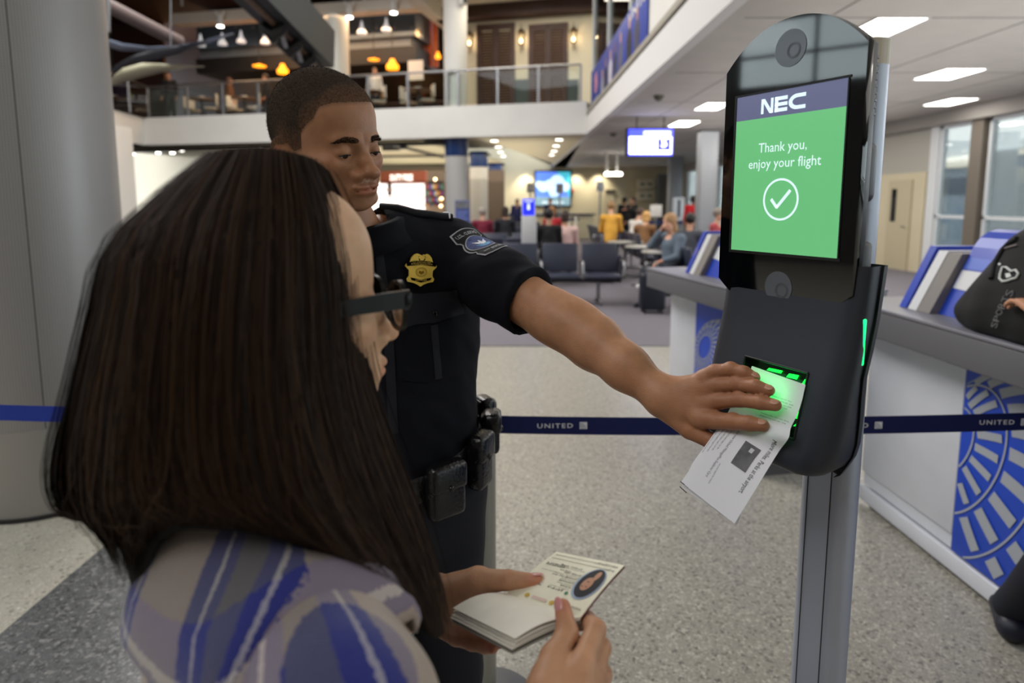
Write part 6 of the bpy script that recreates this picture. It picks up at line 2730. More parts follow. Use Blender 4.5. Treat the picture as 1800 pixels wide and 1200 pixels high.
M_emb = mat('emblem_white', (196, 200, 198), .7)
em_pts = [(1760, 482), (1764, 470), (1770, 470), (1779, 477), (1787, 475), (1792, 481), (1788, 489), (1779, 491), (1772, 494), (1764, 495), (1759, 490), (1760, 482)]
loop_px('emblem', em_pts, .0042, M_emb)
bag_px('emblem_core', [(1768, 481), (1776, 480), (1779, 486), (1770, 489)], M_emb)
bag_px('emblem_dot', [(1755, 464), (1759, 462), (1761, 465), (1757, 467)], M_emb)
loop_px('zip_edge', [(1742, 452), (1752, 444), (1765, 438), (1778, 434), (1790, 431)], .004, mat('zip_grey', (120, 112, 112), .6))
for k, (ch_, x, y) in enumerate(zip('SPORTS', (1750, 1754, 1758, 1763, 1769, 1776), (570, 559, 548, 537, 526, 515))):
    p, n_ = hit(GB, x, y, .004)
    if p is not None:
        ax_ = (at_y(x + 5, y - 12, p.y) - at_y(x, y, p.y)).normalized()
        upx = ax_.cross(n_) * -1
        fit_text('lettering', ch_, .022, .028, frame(p, ax_, n_.cross(ax_)), mat('bag_print', (84, 84, 86), .7), bag)
loop_px('strap', [(1790, 420), (1776, 428), (1764, 440), (1752, 460), (1744, 490)], .009, M_bag)

# ================================================================== belt barrier
M_belt = mat('belt_navy', (10, 24, 82), .75, var=.06, vscale=200)
M_belt_lit = mat('belt_navy_lit', (22, 52, 156), .7, var=.06, vscale=200)  # same navy belt, the stronger light on it put into the colour
M_beltt = mat('belt_print', (232, 234, 240), .7)
SP = at_z(851, 702, .985)
st = thing('belt_stanchion', 'pale stanchion post with black cap behind the officer', 'stanchion', (SP.x, SP.y, 0))
ob('post', MB().lathe([(.033, .02), (.033, .945)], 32, M=T(SP.x, SP.y, 0)), mat('post_cream', (172, 172, 162), .35, metal=.4), st)
ob('cap', MB().lathe([(.036, .945), (.036, .975), (.032, .983), (0, .985)], 32, M=T(SP.x, SP.y, 0)), M_black, st)
ob('base', MB().lathe([(.17, 0), (.17, .012), (.06, .028), (.034, .03)], 40, M=T(SP.x, SP.y, 0)), M_steel, st)


def belt_band(name, label, p0, p1, sag, w, m, texts, start, step):
    t = thing(name, label, 'belt', (p0 + p1) / 2, None)
    N_ = 24
    top, bot = [], []
    for k in range(N_ + 1):
        f = k / N_
        q = p0.lerp(p1, f) - Vector((0, 0, sag * 4 * f * (1 - f)))
        top.append(q)
        bot.append(q - Vector((0, 0, w)))
    ob('webbing', MB().grid([top, bot], smooth=False), m, t)
    d = (p1 - p0)
    L = d.length
    x = d.normalized()
    for s in [start + step * k for k in range(texts)]:
        if s > L - .05:
            break
        f = s / L
        q = p0.lerp(p1, f) - Vector((0, 0, sag * 4 * f * (1 - f) + w * .5))
        M = frame(q, x, (0, 0, 1))
        if (M.to_3x3() @ Vector((0, 0, 1))).y > 0:
            M = frame(q, -x, (0, 0, 1))
        M = M @ T(0, 0, .0012)
        fit_text('lettering', 'UNITED', .105, .0135, M @ T(-.020, 0, 0), M_beltt, t, spacing=1.25, bold=.015)
        lg = MB().box((.052, -.0105, 0), (.074, .0105, .0003), M=M)
        lo_ = ob('logo_square', lg, M_beltt, t)
        lm_ = MB()
        for rr in (.008, .013, .018):
            a_ = [(.052 + rr * math.cos(t_), -.0105 + rr * math.sin(t_)) for t_ in np.linspace(0.05, 1.5, 9)]
            b_ = [(.052 + (rr - .0016) * math.cos(t_), -.0105 + (rr - .0016) * math.sin(t_)) for t_ in np.linspace(0.05, 1.5, 9)]
            lm_.add([(min(px_, .0738), py_, .0005) for px_, py_ in a_ + b_], [(k, k + 1, 9 + k + 1, 9 + k) for k in range(8)], 0, False, M)
        ob('logo_lines', lm_, M_belt, lo_)
    return t


BZ = .93
b0 = Vector((SP.x + .034, SP.y + .02, BZ))
b1 = Vector((1.80, 1.80, BZ + .008))
belt_band('barrier_belt', 'dark navy barrier belt printed UNITED crossing behind the kiosk', b0, b1, .014, .054, M_belt, 5, at_y(976, 741, b0.y).x - b0.x + .02, .438)
b2 = Vector((-3.2, 1.98, BZ + .02))
belt_band('barrier_belt', 'navy barrier belt, coloured brighter as lit, running in front of the big grey column', Vector((SP.x - .034, SP.y + .02, BZ)), b2, .01, .05, M_belt_lit, 0, .5, .5)
for q, lab in ((Vector((1.835, 1.80, 0)), 'wall clip holding the barrier belt end at the near podium'), ):
    o = ob('belt_clip', MB().rbox((q.x - .035, q.y - .03, .868), (q.x - .005, q.y + .03, .945), .006), M_black)
    tag(o, lab, 'clip')
t = thing('belt_stanchion', 'pale stanchion post at the far left end of the blue belt', 'stanchion', (-3.23, 1.98, 0))
ob('post', MB().lathe([(.033, .02), (.033, .965)], 32, M=T(-3.235, 1.98, 0)), mat('post_cream', (172, 172, 162)), t)
ob('cap', MB().lathe([(.036, .965), (.036, .99), (.032, 1.0), (0, 1.0)], 32, M=T(-3.235, 1.98, 0)), M_black, t)
ob('base', MB().lathe([(.17, 0), (.17, .012), (.06, .028), (.034, .03)], 40, M=T(-3.235, 1.98, 0)), M_steel, t)
# ================================================================== waiting area
M_vinyl = mat('seat_vinyl', (46, 50, 66), .45, bump=.08, bscale=200)
M_vinyl2 = mat('seat_vinyl_dark', (30, 33, 46), .5)


def tandem(n, label, x, y, yaw, group='tandem seat rows in the waiting area', tables=False):
    """a row of n seats on one beam; yaw 0 faces the camera"""
    r = thing('seat_row', label, 'seats', (0, 0, 0), group)
    Wd = .62
    for k in range(n):
        cx = (k - (n - 1) / 2) * Wd
        ob('seat', MB().rbox((cx - .27, -.30, .40), (cx + .27, .18, .465), .025), M_vinyl, r)
        B = T(cx, .17, .45) @ Matrix.Rotation(math.radians(-13), 4, 'X')
        ob('backrest', MB().rbox((-.275, -.03, .02), (.275, .03, .47), .022, M=B), M_vinyl, r)
    for k in range(n + 1):
        cx = (k - n / 2) * Wd
        a = MB().tube([(cx, .16, .42), (cx, .16, .62), (cx, .10, .655), (cx, -.22, .655), (cx, -.26, .62), (cx, -.26, .40)], .017, 8)
        ob('armrest', a, M_chrome, r)
    ob('beam', MB().rbox((-n * Wd / 2, -.03, .33), (n * Wd / 2, .05, .39), .01), M_dark, r)
    for s in (-1, 1):
        cx = s * (n * Wd / 2 - .35)
        lg = MB().tube([(cx, .01, .34), (cx, .01, .04)], .03, 10).tube([(cx, -.28, .02), (cx, 0, .045), (cx, .30, .02)], .022, 8)
        ob('leg', lg, M_chrome, r)
    if tables:
        ob('side_table', MB().lathe([(.17, .60), (.18, .61), (.18, .63), (.0, .632)], 24, M=T(n * Wd / 2 + .22, -.05, 0)).tube([(n * Wd / 2 + .22, -.05, .36), (n * Wd / 2 + .22, -.05, .6)], .02, 8), mat('table_top', (150, 148, 140), .35), r)
    r.matrix_basis = T(x, y, 0) @ rotz(yaw)
    return r


tandem(4, 'nearest empty row of dark seats facing the camera beyond the carpet edge', .44, 9.55, 0)
tandem(4, 'second row of dark seats behind the empty front row', -.75, 11.7, math.pi)
tandem(5, 'third row of dark seats where the person in black sits', -.35, 12.7, 0)
tandem(5, 'row of seats farther back toward the cream wall screen', -1.2, 16.2, math.pi)
tandem(5, 'far row of seats in front of the low service counter', -.6, 20.2, 0)
tandem(4, 'side-on row of seats with chrome armrests right of the aisle, first from the podium', 2.75, 9.9, math.pi / 2)
tandem(4, 'side-on row of seats right of the aisle where the grey jacket woman sits', 3.35, 11.2, -math.pi / 2, tables=True)
tandem(4, 'side-on row of seats right of the aisle behind the round tables', 2.8, 13.7, math.pi / 2, tables=True)
tandem(4, 'side-on row of seats right of the aisle nearest the standing couple', 2.5, 17.2, math.pi / 2, tables=True)
tandem(4, 'row of seats close to the window wall by the red hoodie', 5.6, 15.6, -math.pi / 2)


def spot(px, Y):
    return at_y(px, 380, Y).x


p_ = figure
p_('seated grey-haired person in a burgundy top beside the round column', seated(spot(848, 14.6), 14.6, math.pi, up=.02), (104, 20, 44), (30, 30, 36), (150, 140, 132), (186, 142, 122))
p_('seated person with dark brown hair in dark clothes beside the burgundy top', seated(spot(888, 14.9), 14.9, math.pi, up=.04), (26, 26, 34), (30, 30, 36), (44, 28, 22), (170, 126, 100), fem=True, hair_len=.05)
p_('small far person in blue at the service counter left of the blue pillar screen', standing(spot(909, 25.0), 25.0, 0, 1.66), (24, 30, 80), (20, 20, 28), (20, 18, 18), (150, 106, 80), res=.022)
p_('seated person in a black coat and dark cap behind the empty front row', seated(spot(965, 11.55), 11.55, math.pi, up=.02), (16, 16, 18), (22, 22, 26), (18, 17, 17), (160, 120, 98))
p_('seated person in a pale pink top with dark hair near the blue pillar', seated(spot(994, 12.0), 12.0, math.pi, up=-.02), (206, 172, 166), (60, 60, 70), (48, 32, 26), (186, 142, 116), fem=True, hair_len=.03)
p_('seated fair-haired person in a red top right of the blue pillar', seated(spot(971, 16.0), 16.0, math.pi, up=.03), (168, 34, 44), (40, 40, 50), (150, 104, 58), (196, 150, 124), fem=True, hair_len=.05)
p_('far person in navy standing under the wall screen', standing(spot(967, 25.4), 25.4, 0, 1.7), (20, 26, 60), (20, 20, 26), (24, 20, 20), (160, 118, 94), res=.022)
p_('person in an amber yellow top leaning over the suitcases', seated(spot(1074, 14.0), 14.0, math.radians(170), seat=.62, lean=.05), (214, 158, 62), (70, 74, 90), (150, 116, 76), (196, 150, 122))
p_('standing person in black with black hair at the back wall, on the left of two', standing(spot(1097, 22.0), 22.0, math.radians(200), 1.72), (20, 20, 22), (22, 22, 26), (16, 14, 14), (150, 108, 84), res=.02)
p_('standing person in black stretching one arm out toward the wall boxes', standing(spot(1112, 21.5), 21.5, math.radians(-60), 1.72, arms={'l': ((.35, .25, 1.25), (.35, .6, 1.30))}), (20, 19, 20), (22, 22, 26), (34, 24, 20), (190, 140, 116), res=.02)
p_('seated person in a white top between the yellow top and the round tables', seated(spot(1112, 15.2), 15.2, math.radians(120), lean=.12), (206, 200, 192), (60, 60, 66), (70, 50, 38), (190, 146, 122))
p_('seated blond person bending low behind the round tables', seated(spot(1131, 13.4), 13.4, math.radians(150), lean=.1, up=-.05), (120, 84, 52), (60, 56, 60), (196, 150, 90), (196, 150, 122), fem=True, hair_len=.05)
p_('seated blond woman in a grey jacket holding a phone to her ear', seated(spot(1186, 9.3), 9.3, math.radians(-62), lean=.02, up=-.02, arms={'r': ((-.26, .22, .90), (-.10, .16, 1.14))}), (96, 108, 122), (40, 42, 52), (160, 122, 84), (206, 156, 132), fem=True, hair_len=.10, res=.012)
p_('seated person with black hair just beyond the grey jacket woman', seated(spot(1213, 10.6), 10.6, math.radians(160), up=-.04), (60, 62, 70), (30, 30, 36), (24, 20, 20), (170, 124, 98))
p_('standing person in a bright red hoodie beside the grey wall pillar', standing(spot(1218, 17.5), 17.5, math.radians(140), 1.72), (188, 16, 28), (50, 50, 58), (28, 20, 20), (120, 84, 66), res=.016)
p_('seated grey-haired person with red scarf at the left edge of the kiosk', seated(spot(1258, 12.6), 12.6, math.radians(60), up=.02), (150, 60, 66), (40, 40, 48), (120, 110, 100), (190, 146, 122))

# suitcases beside the yellow top
for i, (px, Y, w_, h_, col, lab) in enumerate(((1052, 12.4, .42, .75, (22, 20, 26), 'tall black suitcase standing behind the front seat row'), (1063, 12.0, .40, .55, (44, 26, 46), 'dark purple suitcase in front of the tall black one'),
                                               (1078, 12.6, .38, .48, (24, 26, 52), 'dark blue suitcase below the amber yellow top'), (1150, 8.7, .34, .56, (16, 22, 36), 'dark navy suitcase beside the grey jacket woman'))):
    x = spot(px, Y)
    s_ = thing('suitcase', lab, 'suitcase', (x, Y, 0))
    ob('shell', MB().rbox((x - w_ / 2, Y - .12, .05), (x + w_ / 2, Y + .12, h_), .04, seg=3), mat('case_%d' % col[0], col, .5), s_)
    ob('handle', MB().tube([(x - .08, Y + .08, h_ - .02), (x - .08, Y + .08, h_ + .14), (x + .08, Y + .08, h_ + .14), (x + .08, Y + .08, h_ - .02)], .01, 8), M_chrome, s_)
    for sx in (-1, 1):
        for sy in (-1, 1):
            ob('wheel', MB().lathe([(.03, -.012), (.03, .012)], 14, M=T(x + sx * (w_ / 2 - .05), Y + sy * .09, .03) @ Matrix.Rotation(math.pi / 2, 4, 'Y')), M_black, s_)

# round tables with pale tops among the seats
for px, py, Y, lab in ((1168, 414, 10.4, 'round pale table nearest the podium'), (1135, 405, 11.6, 'round pale table second from the podium'), (1100, 398, 13.0, 'round pale table by the white top')):
    q = at_y(px, py, Y)
    t = thing('round_table', lab, 'table', (q.x, Y, 0))
    z = max(.62, min(.74, q.z))
    ob('table_top', MB().lathe([(.36, z - .03), (.38, z - .015), (.36, z), (.0, z + .001)], 32, M=T(q.x, Y, 0)), mat('table_top', (150, 148, 140), .35), t)
    ob('stem', MB().tube([(q.x, Y, .03), (q.x, Y, z - .03)], .035, 12), M_chrome, t)
    ob('foot', MB().lathe([(.24, 0), (.24, .015), (.05, .04)], 28, M=T(q.x, Y, 0)), M_chrome, t)

# screen on the back wall
a, b = at_y(942, 302, YB - .12), at_y(1002, 361, YB - .12)
t = thing('wall_screen', 'big square screen with blue sky picture on the cream back wall', 'screen', ((a.x + b.x) / 2, YB, (a.z + b.z) / 2))
ob('frame', MB().rbox((a.x - .08, YB - .12, b.z - .1), (b.x + .08, YB - .002, a.z + .08), .02), M_black, t)
w_, h_ = b.x - a.x, a.z - b.z
SM = frame(((a.x + b.x) / 2, YB - .125, (a.z + b.z) / 2), (1, 0, 0), (0, 0, 1))


def scr_emit(name, rgb, e=1.0):
    return mat(name, rgb, .4, emit=e)


sc = ob('display', MB().box((-w_ / 2, -h_ / 2, -.002), (w_ / 2, h_ / 2, 0), M=SM), scr_emit('sky_blue', (78, 112, 206), 1.1), t)
ob('picture_teal', MB().prism([(.12 * w_, h_ / 2), (.5 * w_, -.28 * h_), (.5 * w_, h_ / 2)][::-1], 0, .001, M=SM), scr_emit('sky_teal', (60, 158, 176), 1.0), sc)
ob('picture_ground', MB().box((-w_ / 2, -h_ / 2, 0), (w_ / 2, -.24 * h_, .001), M=SM), scr_emit('ground_grey', (112, 140, 150), .9), sc)
cl = MB()
for cx, cy, r in ((-.28, .06, .15), (.12, .18, .22), (-.08, .10, .17), (.33, .06, .14), (-.40, .12, .1), (.05, -.02, .2)):
    cl.prism(circle(r * w_, 28, cx * w_, cy * h_), .001, .002 + .0001 * cx, M=SM)
ob('picture_cloud', cl, scr_emit('cloud', (176, 206, 244), 1.15), sc)
ob('picture_glow', MB().prism(circle(.07 * w_, 24, -.02 * w_, -.17 * h_), .002, .003, M=SM), scr_emit('glow', (168, 196, 250), 1.2), sc)
fit_text('lettering', 'discover more', w_ * .62, h_ * .055, SM @ T(0, -.4 * h_, .004), scr_emit('white_text', (240, 244, 250), 1.2), sc, bold=.02)

# lane signs on tall poles
for px, py, Y, n_, lab in ((932, 330, 21.5, '1', 'lane sign on a pole left of the wall screen'), (984, 331, 20.5, '2', 'lane sign on a pole in front of the wall screen'), (1055, 328, 19.0, '3', 'lane sign on a pole right of the wall screen')):
    c = at_y(px, py, Y)
    t = thing('lane_sign', lab, 'sign', (c.x, Y, 0))
    s_ = Y / F
    ob('plate', MB().rbox((c.x - 6.5 * s_, Y - .03, c.z - 8.5 * s_), (c.x + 6.5 * s_, Y + .01, c.z + 8.5 * s_), .012), mat('sign_grey', (176, 178, 176), .5), t)
    ob('plate_face', MB().rbox((c.x - 4.2 * s_, Y - .036, c.z - 6 * s_), (c.x + 4.2 * s_, Y - .028, c.z + 6 * s_), .004), mat('sign_dark', (112, 118, 124), .5), t)
    fit_text('lettering', n_, 4 * s_, 7 * s_, frame((c.x, Y - .037, c.z), (1, 0, 0), (0, 0, 1)), M_white, t)
    ob('pole', MB().tube([(c.x, Y, .02), (c.x, Y, c.z - 8 * s_)], .028, 10), M_steel, t)
    ob('base', MB().lathe([(.2, 0), (.2, .02), (.04, .04)], 24, M=T(c.x, Y, 0)), M_steel, t)

# charging pillar with blue screen
Yp = 10.9
a, b = at_y(918, 348, Yp), at_y(941, 441, Yp)
t = thing('info_pillar', 'pale information pillar topped with a bright blue screen', 'pillar', ((a.x + b.x) / 2, Yp, 0))
zm = at_y(930, 381, Yp).z
ob('column', MB().rbox((a.x - .01, Yp, b.z), (b.x + .02, Yp + .16, zm), .015), mat('pillar_white', (196, 196, 198), .5), t)
ob('stem', MB().tube([((a.x + b.x) / 2, Yp + .08, .02), ((a.x + b.x) / 2, Yp + .08, b.z + .02)], .03, 12), M_chrome, t)
ob('base', MB().lathe([(.22, 0), (.22, .02), (.05, .04)], 28, M=T((a.x + b.x) / 2, Yp + .08, 0)), M_steel, t)
hd = ob('screen_head', MB().rbox((a.x - .01, Yp + .02, zm), (b.x, Yp + .10, a.z), .008), M_white, t)
ob('display', MB().box((a.x + .01, Yp + .015, zm + .03), (b.x - .02, Yp + .02, a.z - .02), 0), scr_emit('pillar_blue', (26, 36, 226), 1.3), hd)
cx_, cz_ = (a.x + b.x) / 2 - .005, (zm + a.z) / 2
fg = MB().prism(circle(.022, 16, 0, .045), 0, .002, M=frame((cx_, Yp + .014, cz_), (1, 0, 0), (0, 0, 1))).prism(circle(.03, 16, 0, -.01, .8), 0, .002, M=frame((cx_, Yp + .014, cz_), (1, 0, 0), (0, 0, 1)))
fg.box((cx_ - .07, Yp + .012, a.z - .06), (cx_ + .07, Yp + .014, a.z - .045))
ob('display_figure', fg, scr_emit('pillar_white_e', (200, 210, 255), 1.3), hd)

# hanging flight screen
Yf = 14.0
a, b = at_y(1105, 227, Yf), at_y(1182, 273, Yf)
t = thing('flight_screen', 'hanging flight information screen with white page and blue header under the ceiling', 'screen', ((a.x + b.x) / 2, Yf, a.z))
ob('case', MB().rbox((a.x - .05, Yf + .01, b.z - .02), (b.x + .02, Yf + .14, a.z + .02), .012), M_black, t)
FM = frame(((a.x + b.x) / 2, Yf + .008, (a.z + b.z) / 2), (1, 0, 0), (0, 0, 1))
w_, h_ = b.x - a.x, a.z - b.z
d_ = ob('display', MB().box((-w_ / 2, -h_ / 2, -.002), (w_ / 2, h_ / 2, 0), M=FM), scr_emit('fids_blue', (58, 66, 232), 2.2), t)
ob('white_page', MB().box((-w_ / 2 + .02, -h_ / 2 + .03, 0), (w_ / 2 - .02, h_ / 2 - .16, .001), M=FM), scr_emit('fids_white', (246, 246, 255), 2.6), d_)
ob('header_text', MB().box((-.16 * w_, h_ / 2 - .13, 0), (w_ / 2 - .05, h_ / 2 - .04, .001), M=FM), scr_emit('fids_pale', (190, 196, 250), 2.2), d_)
ob('zone_box', MB().box((.16 * w_, -h_ / 2 + .11, .001), (.45 * w_, h_ / 2 - .20, .002), M=FM), scr_emit('fids_deep', (40, 44, 220), 1.6), d_)
fit_text('lettering', '5', .13 * w_, .30 * h_, FM @ T(.305 * w_, -.02 * h_, .003), scr_emit('fids_white', (246, 246, 255)), d_, bold=.03)
for s in (-1, 1):
    ob('hanger', MB().tube([((a.x + b.x) / 2 + s * .3, Yf + .07, a.z), ((a.x + b.x) / 2 + s * .3, Yf + .07, ZC)], .015, 8), M_dark, t)

# long service counter and belts near the back wall
t = thing('service_counter', 'long low cream counter in front of the back wall', 'counter', (1.6, 26.5, 0))
ob('front', MB().rbox((-.2, 26.3, .0), (3.4, 27.0, 1.0), .03), M_cream, t)
ob('top', MB().rbox((-.3, 26.2, 1.0), (3.5, 27.1, 1.06), .02), mat('counter_navy', (48, 56, 96), .4), t)
for px, lab in ((1000, 'pale end post of the far belt line under the wall screen'), (1012, 'second pale post of the far belt line under the wall screen')):
    q = at_y(px, 385, 23.5)
    o = ob('queue_post', MB().lathe([(.16, 0), (.16, .02), (.05, .03), (.05, 1.0), (0, 1.01)], 18, M=T(q.x, 23.5, 0)), M_white)
    tag(o, lab, 'post')
o = ob('queue_belt', MB().box((spot(980, 23.5), 23.48, .86), (spot(1018, 23.5), 23.52, .96)), M_belt)
tag(o, 'far navy belt between the pale posts under the wall screen', 'belt')
o = ob('queue_belt', MB().box((spot(1120, 20), 19.98, .86), (spot(1200, 20), 20.02, .95)), M_belt)
tag(o, 'far navy belt behind the white sign board', 'belt')
for px, lab in ((1120, 'thin post at the left end of the belt behind the sign board'), (1200, 'thin post at the right end of the belt behind the sign board')):
    o = ob('queue_post', MB().lathe([(.15, 0), (.15, .02), (.03, .03), (.03, 1.0), (0, 1.01)], 16, M=T(spot(px, 20), 20.05, 0)), M_steel)
    tag(o, lab, 'post')
q0, q1 = at_y(1143, 360, 18.5), at_y(1163, 381, 18.5)
t = thing('sign_board', 'white sign board on a stand right of the standing couple', 'sign', ((q0.x + q1.x) / 2, 18.5, 0))
ob('board', MB().rbox((q0.x, 18.48, q1.z), (q1.x, 18.52, q0.z), .01), M_white, t)
ob('stand', MB().tube([((q0.x + q1.x) / 2, 18.5, .02), ((q0.x + q1.x) / 2, 18.5, q1.z)], .02, 8), M_steel, t)
ob('foot', MB().lathe([(.2, 0), (.2, .02), (.0, .03)], 20, M=T((q0.x + q1.x) / 2, 18.5, 0)), M_steel, t)
# back wall fittings: door, grey frame, cream wall boxes
q0, q1 = at_y(1160, 310, YB - .05), at_y(1176, 400, YB - .05)
d = struct('door_2', MB().box((q0.x, YB - .06, 0), (q1.x, YB + .01, q0.z)), mat('door_grey', (120, 116, 110), .6))
ob('door_frame', MB().box((q0.x - .12, YB - .09, 0), (q0.x, YB - .01, q0.z + .12)).box((q1.x, YB - .09, 0), (q1.x + .12, YB - .01, q0.z + .12)).box((q0.x, YB - .09, q0.z), (q1.x, YB - .01, q0.z + .12)), M_steel, d)
q0, q1 = at_y(1063, 333, YB - .05), at_y(1079, 400, YB - .05)
d = struct('door_3', MB().box((q0.x, YB - .05, 0), (q1.x, YB + .01, q0.z)), mat('door_cream2', (196, 186, 160), .7))
ob('door_closer', MB().box((q0.x + .05, YB - .12, q0.z - .12), (q1.x, YB - .05, q0.z - .02)), M_dark, d)
for k, (x0, y0, x1, y1, lab) in enumerate(((1122, 314, 1150, 333, 'cream wall cabinet high on the back wall'), (1121, 335, 1150, 353, 'cream wall box with two dark slots on the back wall'))):
    q0, q1 = at_y(x0, y0, YB - .4), at_y(x1, y1, YB - .4)
    t = thing('wall_cabinet', lab, 'cabinet', ((q0.x + q1.x) / 2, YB - .2, q1.z))
    ob('cabinet_body', MB().rbox((q0.x, YB - .4, q1.z), (q1.x, YB - .01, q0.z), .03), mat('cabinet_cream', (204, 196, 172), .6), t)
    for s in (.28, .72):
        x = q0.x + (q1.x - q0.x) * s
        ob('slot', MB().rbox((x - .12, YB - .415, (q0.z + q1.z) / 2 - .05), (x + .12, YB - .395, (q0.z + q1.z) / 2 + .05), .01), M_dark, t)
q = at_y(1005, 336, YB - .05)
o = ob('alarm_box', MB().rbox((q.x - .1, YB - .1, q.z - .12), (q.x + .1, YB - .01, q.z + .12), .02), mat('alarm_red', (176, 60, 54), .5))
tag(o, 'small red alarm box on the wall beside the wall screen', 'alarm')
# pendant lamp
c = at_y(1078, 306, 24)
t = thing('pendant_lamp', 'white bar pendant lamp glowing before the cream back wall', 'lamp', (c.x, 24, c.z))
ob('lamp_bar', MB().rbox((c.x - .32, 23.9, c.z - .05), (c.x + .32, 24.1, c.z + .06), .03), M_lamp, t)
for s in (-.25, .15):
    ob('rod', MB().tube([(c.x + s, 24, c.z + .05), (c.x + s, 24, ZC)], .05, 10), M_white, t)
# grey pillars by the windows
for px0, px1, Y, lab in ((1232, 1262, 16.5, 'grey square pillar left of the kiosk in front of the windows'), (1178, 1200, 26, 'far grey square pillar between the back wall and the windows')):
    a, b = at_y(px0, 300, Y), at_y(px1, 300, Y)
    t = thing('square_pillar', lab, 'pillar', ((a.x + b.x) / 2, Y + .2, 0))
    t['kind'] = 'structure'
    ob('shaft', MB().rbox((a.x, Y, 0), (b.x, Y + .45, ZC), .02), mat('pillar_grey', (150, 154, 160), .45, metal=.2), t)
    ob('pillar_base', MB().rbox((a.x - .02, Y - .02, 0), (b.x + .02, Y + .47, .15), .01), M_steel, t)
q = at_y(1200, 300, 17)
t = thing('wall_poster', 'white floor-standing notice with a dark bar beside the far grey pillar', 'sign', (at_y(1192, 370, 20.5).x, 20.5, 0))
a, b = at_y(1183, 347, 20.6), at_y(1202, 388, 20.6)
ob('notice', MB().rbox((a.x, 20.58, b.z), (b.x, 20.62, a.z), .01), mat('notice_white', (206, 214, 222), .5), t)
ob('notice_bar', MB().box(((a.x + b.x) / 2 - .03, 20.57, b.z + .12), ((a.x + b.x) / 2 + .05, 20.585, a.z - .08)), mat('notice_dark', (60, 74, 96), .5), t)
ob('notice_foot', MB().rbox((a.x + .02, 20.5, 0), (b.x - .02, 20.72, .03), .01).box(((a.x + b.x) / 2 - .02, 20.59, 0), ((a.x + b.x) / 2 + .02, 20.61, b.z)), M_steel, t)
# three lamps washing the back wall
for px in (925, 1015, 1056):
    q = at_y(px, 296, YB - .7)
    l = bpy.data.lights.new('wall_washer', 'SPOT')
    l.energy, l.color, l.spot_size, l.spot_blend, l.shadow_soft_size = 130, (1, .9, .7), math.radians(95), .8, .08
    o = bpy.data.objects.new('wall_washer', l)
    COL.objects.link(o)
    o.location = (q.x, YB - .55, ZC - .05)
    o.rotation_euler = (math.radians(14), 0, 0)
# ================================================================== shop under the balcony, slatted ceiling
def bt(px, d=0.0, py=190):
    """distance along the balcony edge where a picture column meets the plane d behind it"""
    p = on_plane(px, py, BR + bn * d, bn)
    return (p - BR).dot(bdir)


def bz(px, py, d):
    return on_plane(px, py, BR + bn * d, bn).z


sl = None
shop_ceiling = struct('ceiling', (lambda mb: bbox(mb, 6.3, LB + 3, .3, 16, ZC + .10, ZC + .2))(MB()), mat('shop_dark', (44, 40, 36), .8))
for k in range(9):
    mb = MB()
    d0 = .9 + k * 1.15
    bbox(mb, 5.2, LB + 2.5, d0, d0 + 1.07, ZC - .03, ZC + .03)
    ob('ceiling_slat', mb, mat('slat_cream', (206, 198, 166), .6), shop_ceiling)
for d0, dz in ((.5, .10), (5.2, .08)):
    mb = MB()
    bbox(mb, 4.2, LB + 1, d0, d0 + .10, ZC - .16, ZC - .16 + dz)
    o = struct('trim_11', mb, M_dark)
tr = MB()
P_ = [bp(bt(690, 1.0), 1.0, ZC - .09), bp(bt(778, 6.5), 6.5, ZC - .09)]
tr.tube(P_, .045, 8)
o = tag(ob('lighting_track', tr, M_dark), 'dark slanting lighting track under the shop ceiling', 'track')
o = tag(ob('track_box', (lambda mb: bbox(mb, bt(712, .55), bt(703, .55), .5, .66, ZC - .26, ZC - .06))(MB()), M_dark), 'black box hanging on the track beside the officer face', 'track box')
o = tag(ob('track_box', (lambda mb: bbox(mb, bt(700, 2.0), bt(672, 2.0), 1.9, 2.1, ZC - .17, ZC - .025))(MB()), M_dark), 'flat black fixture on the slatted shop ceiling', 'track box')
for px, py, nth in ((233, 269, 'leftmost'), (278, 267, 'second'), (303, 267, 'third'), (319, 263, 'rightmost')):
    q = on_plane(px, py, BR + bn * 1.2, bn)
    t = thing('shop_spotlight', 'small bright shop spotlight above the brown hair, %s of four' % nth, 'spotlight', q, 'shop spotlights at the left')
    ob('can', MB().lathe([(.06, -.02), (.06, .14)], 14, M=T(*q)), M_dark, t)
    ob('lamp', MB().lathe([(.07, -.05), (.07, -.02)], 14, M=T(*q)), M_lamp, t)

# bright shop front behind the officer shoulder
dS = 6.0
t = thing('shop_display', 'bright shop with white lit shelves and brown sign band behind the officer', 'shop', bp(bt(710, dS), dS, 0))


def px_rect(px0, py0, px1, py1, d, th=.06):
    a, b = on_plane(px0, py0, BR + bn * d, bn), on_plane(px1, py1, BR + bn * d, bn)
    t0, t1 = (b - BR).dot(bdir), (a - BR).dot(bdir)
    mb = MB()
    return bbox(mb, t0, t1, d, d + th, b.z, a.z)


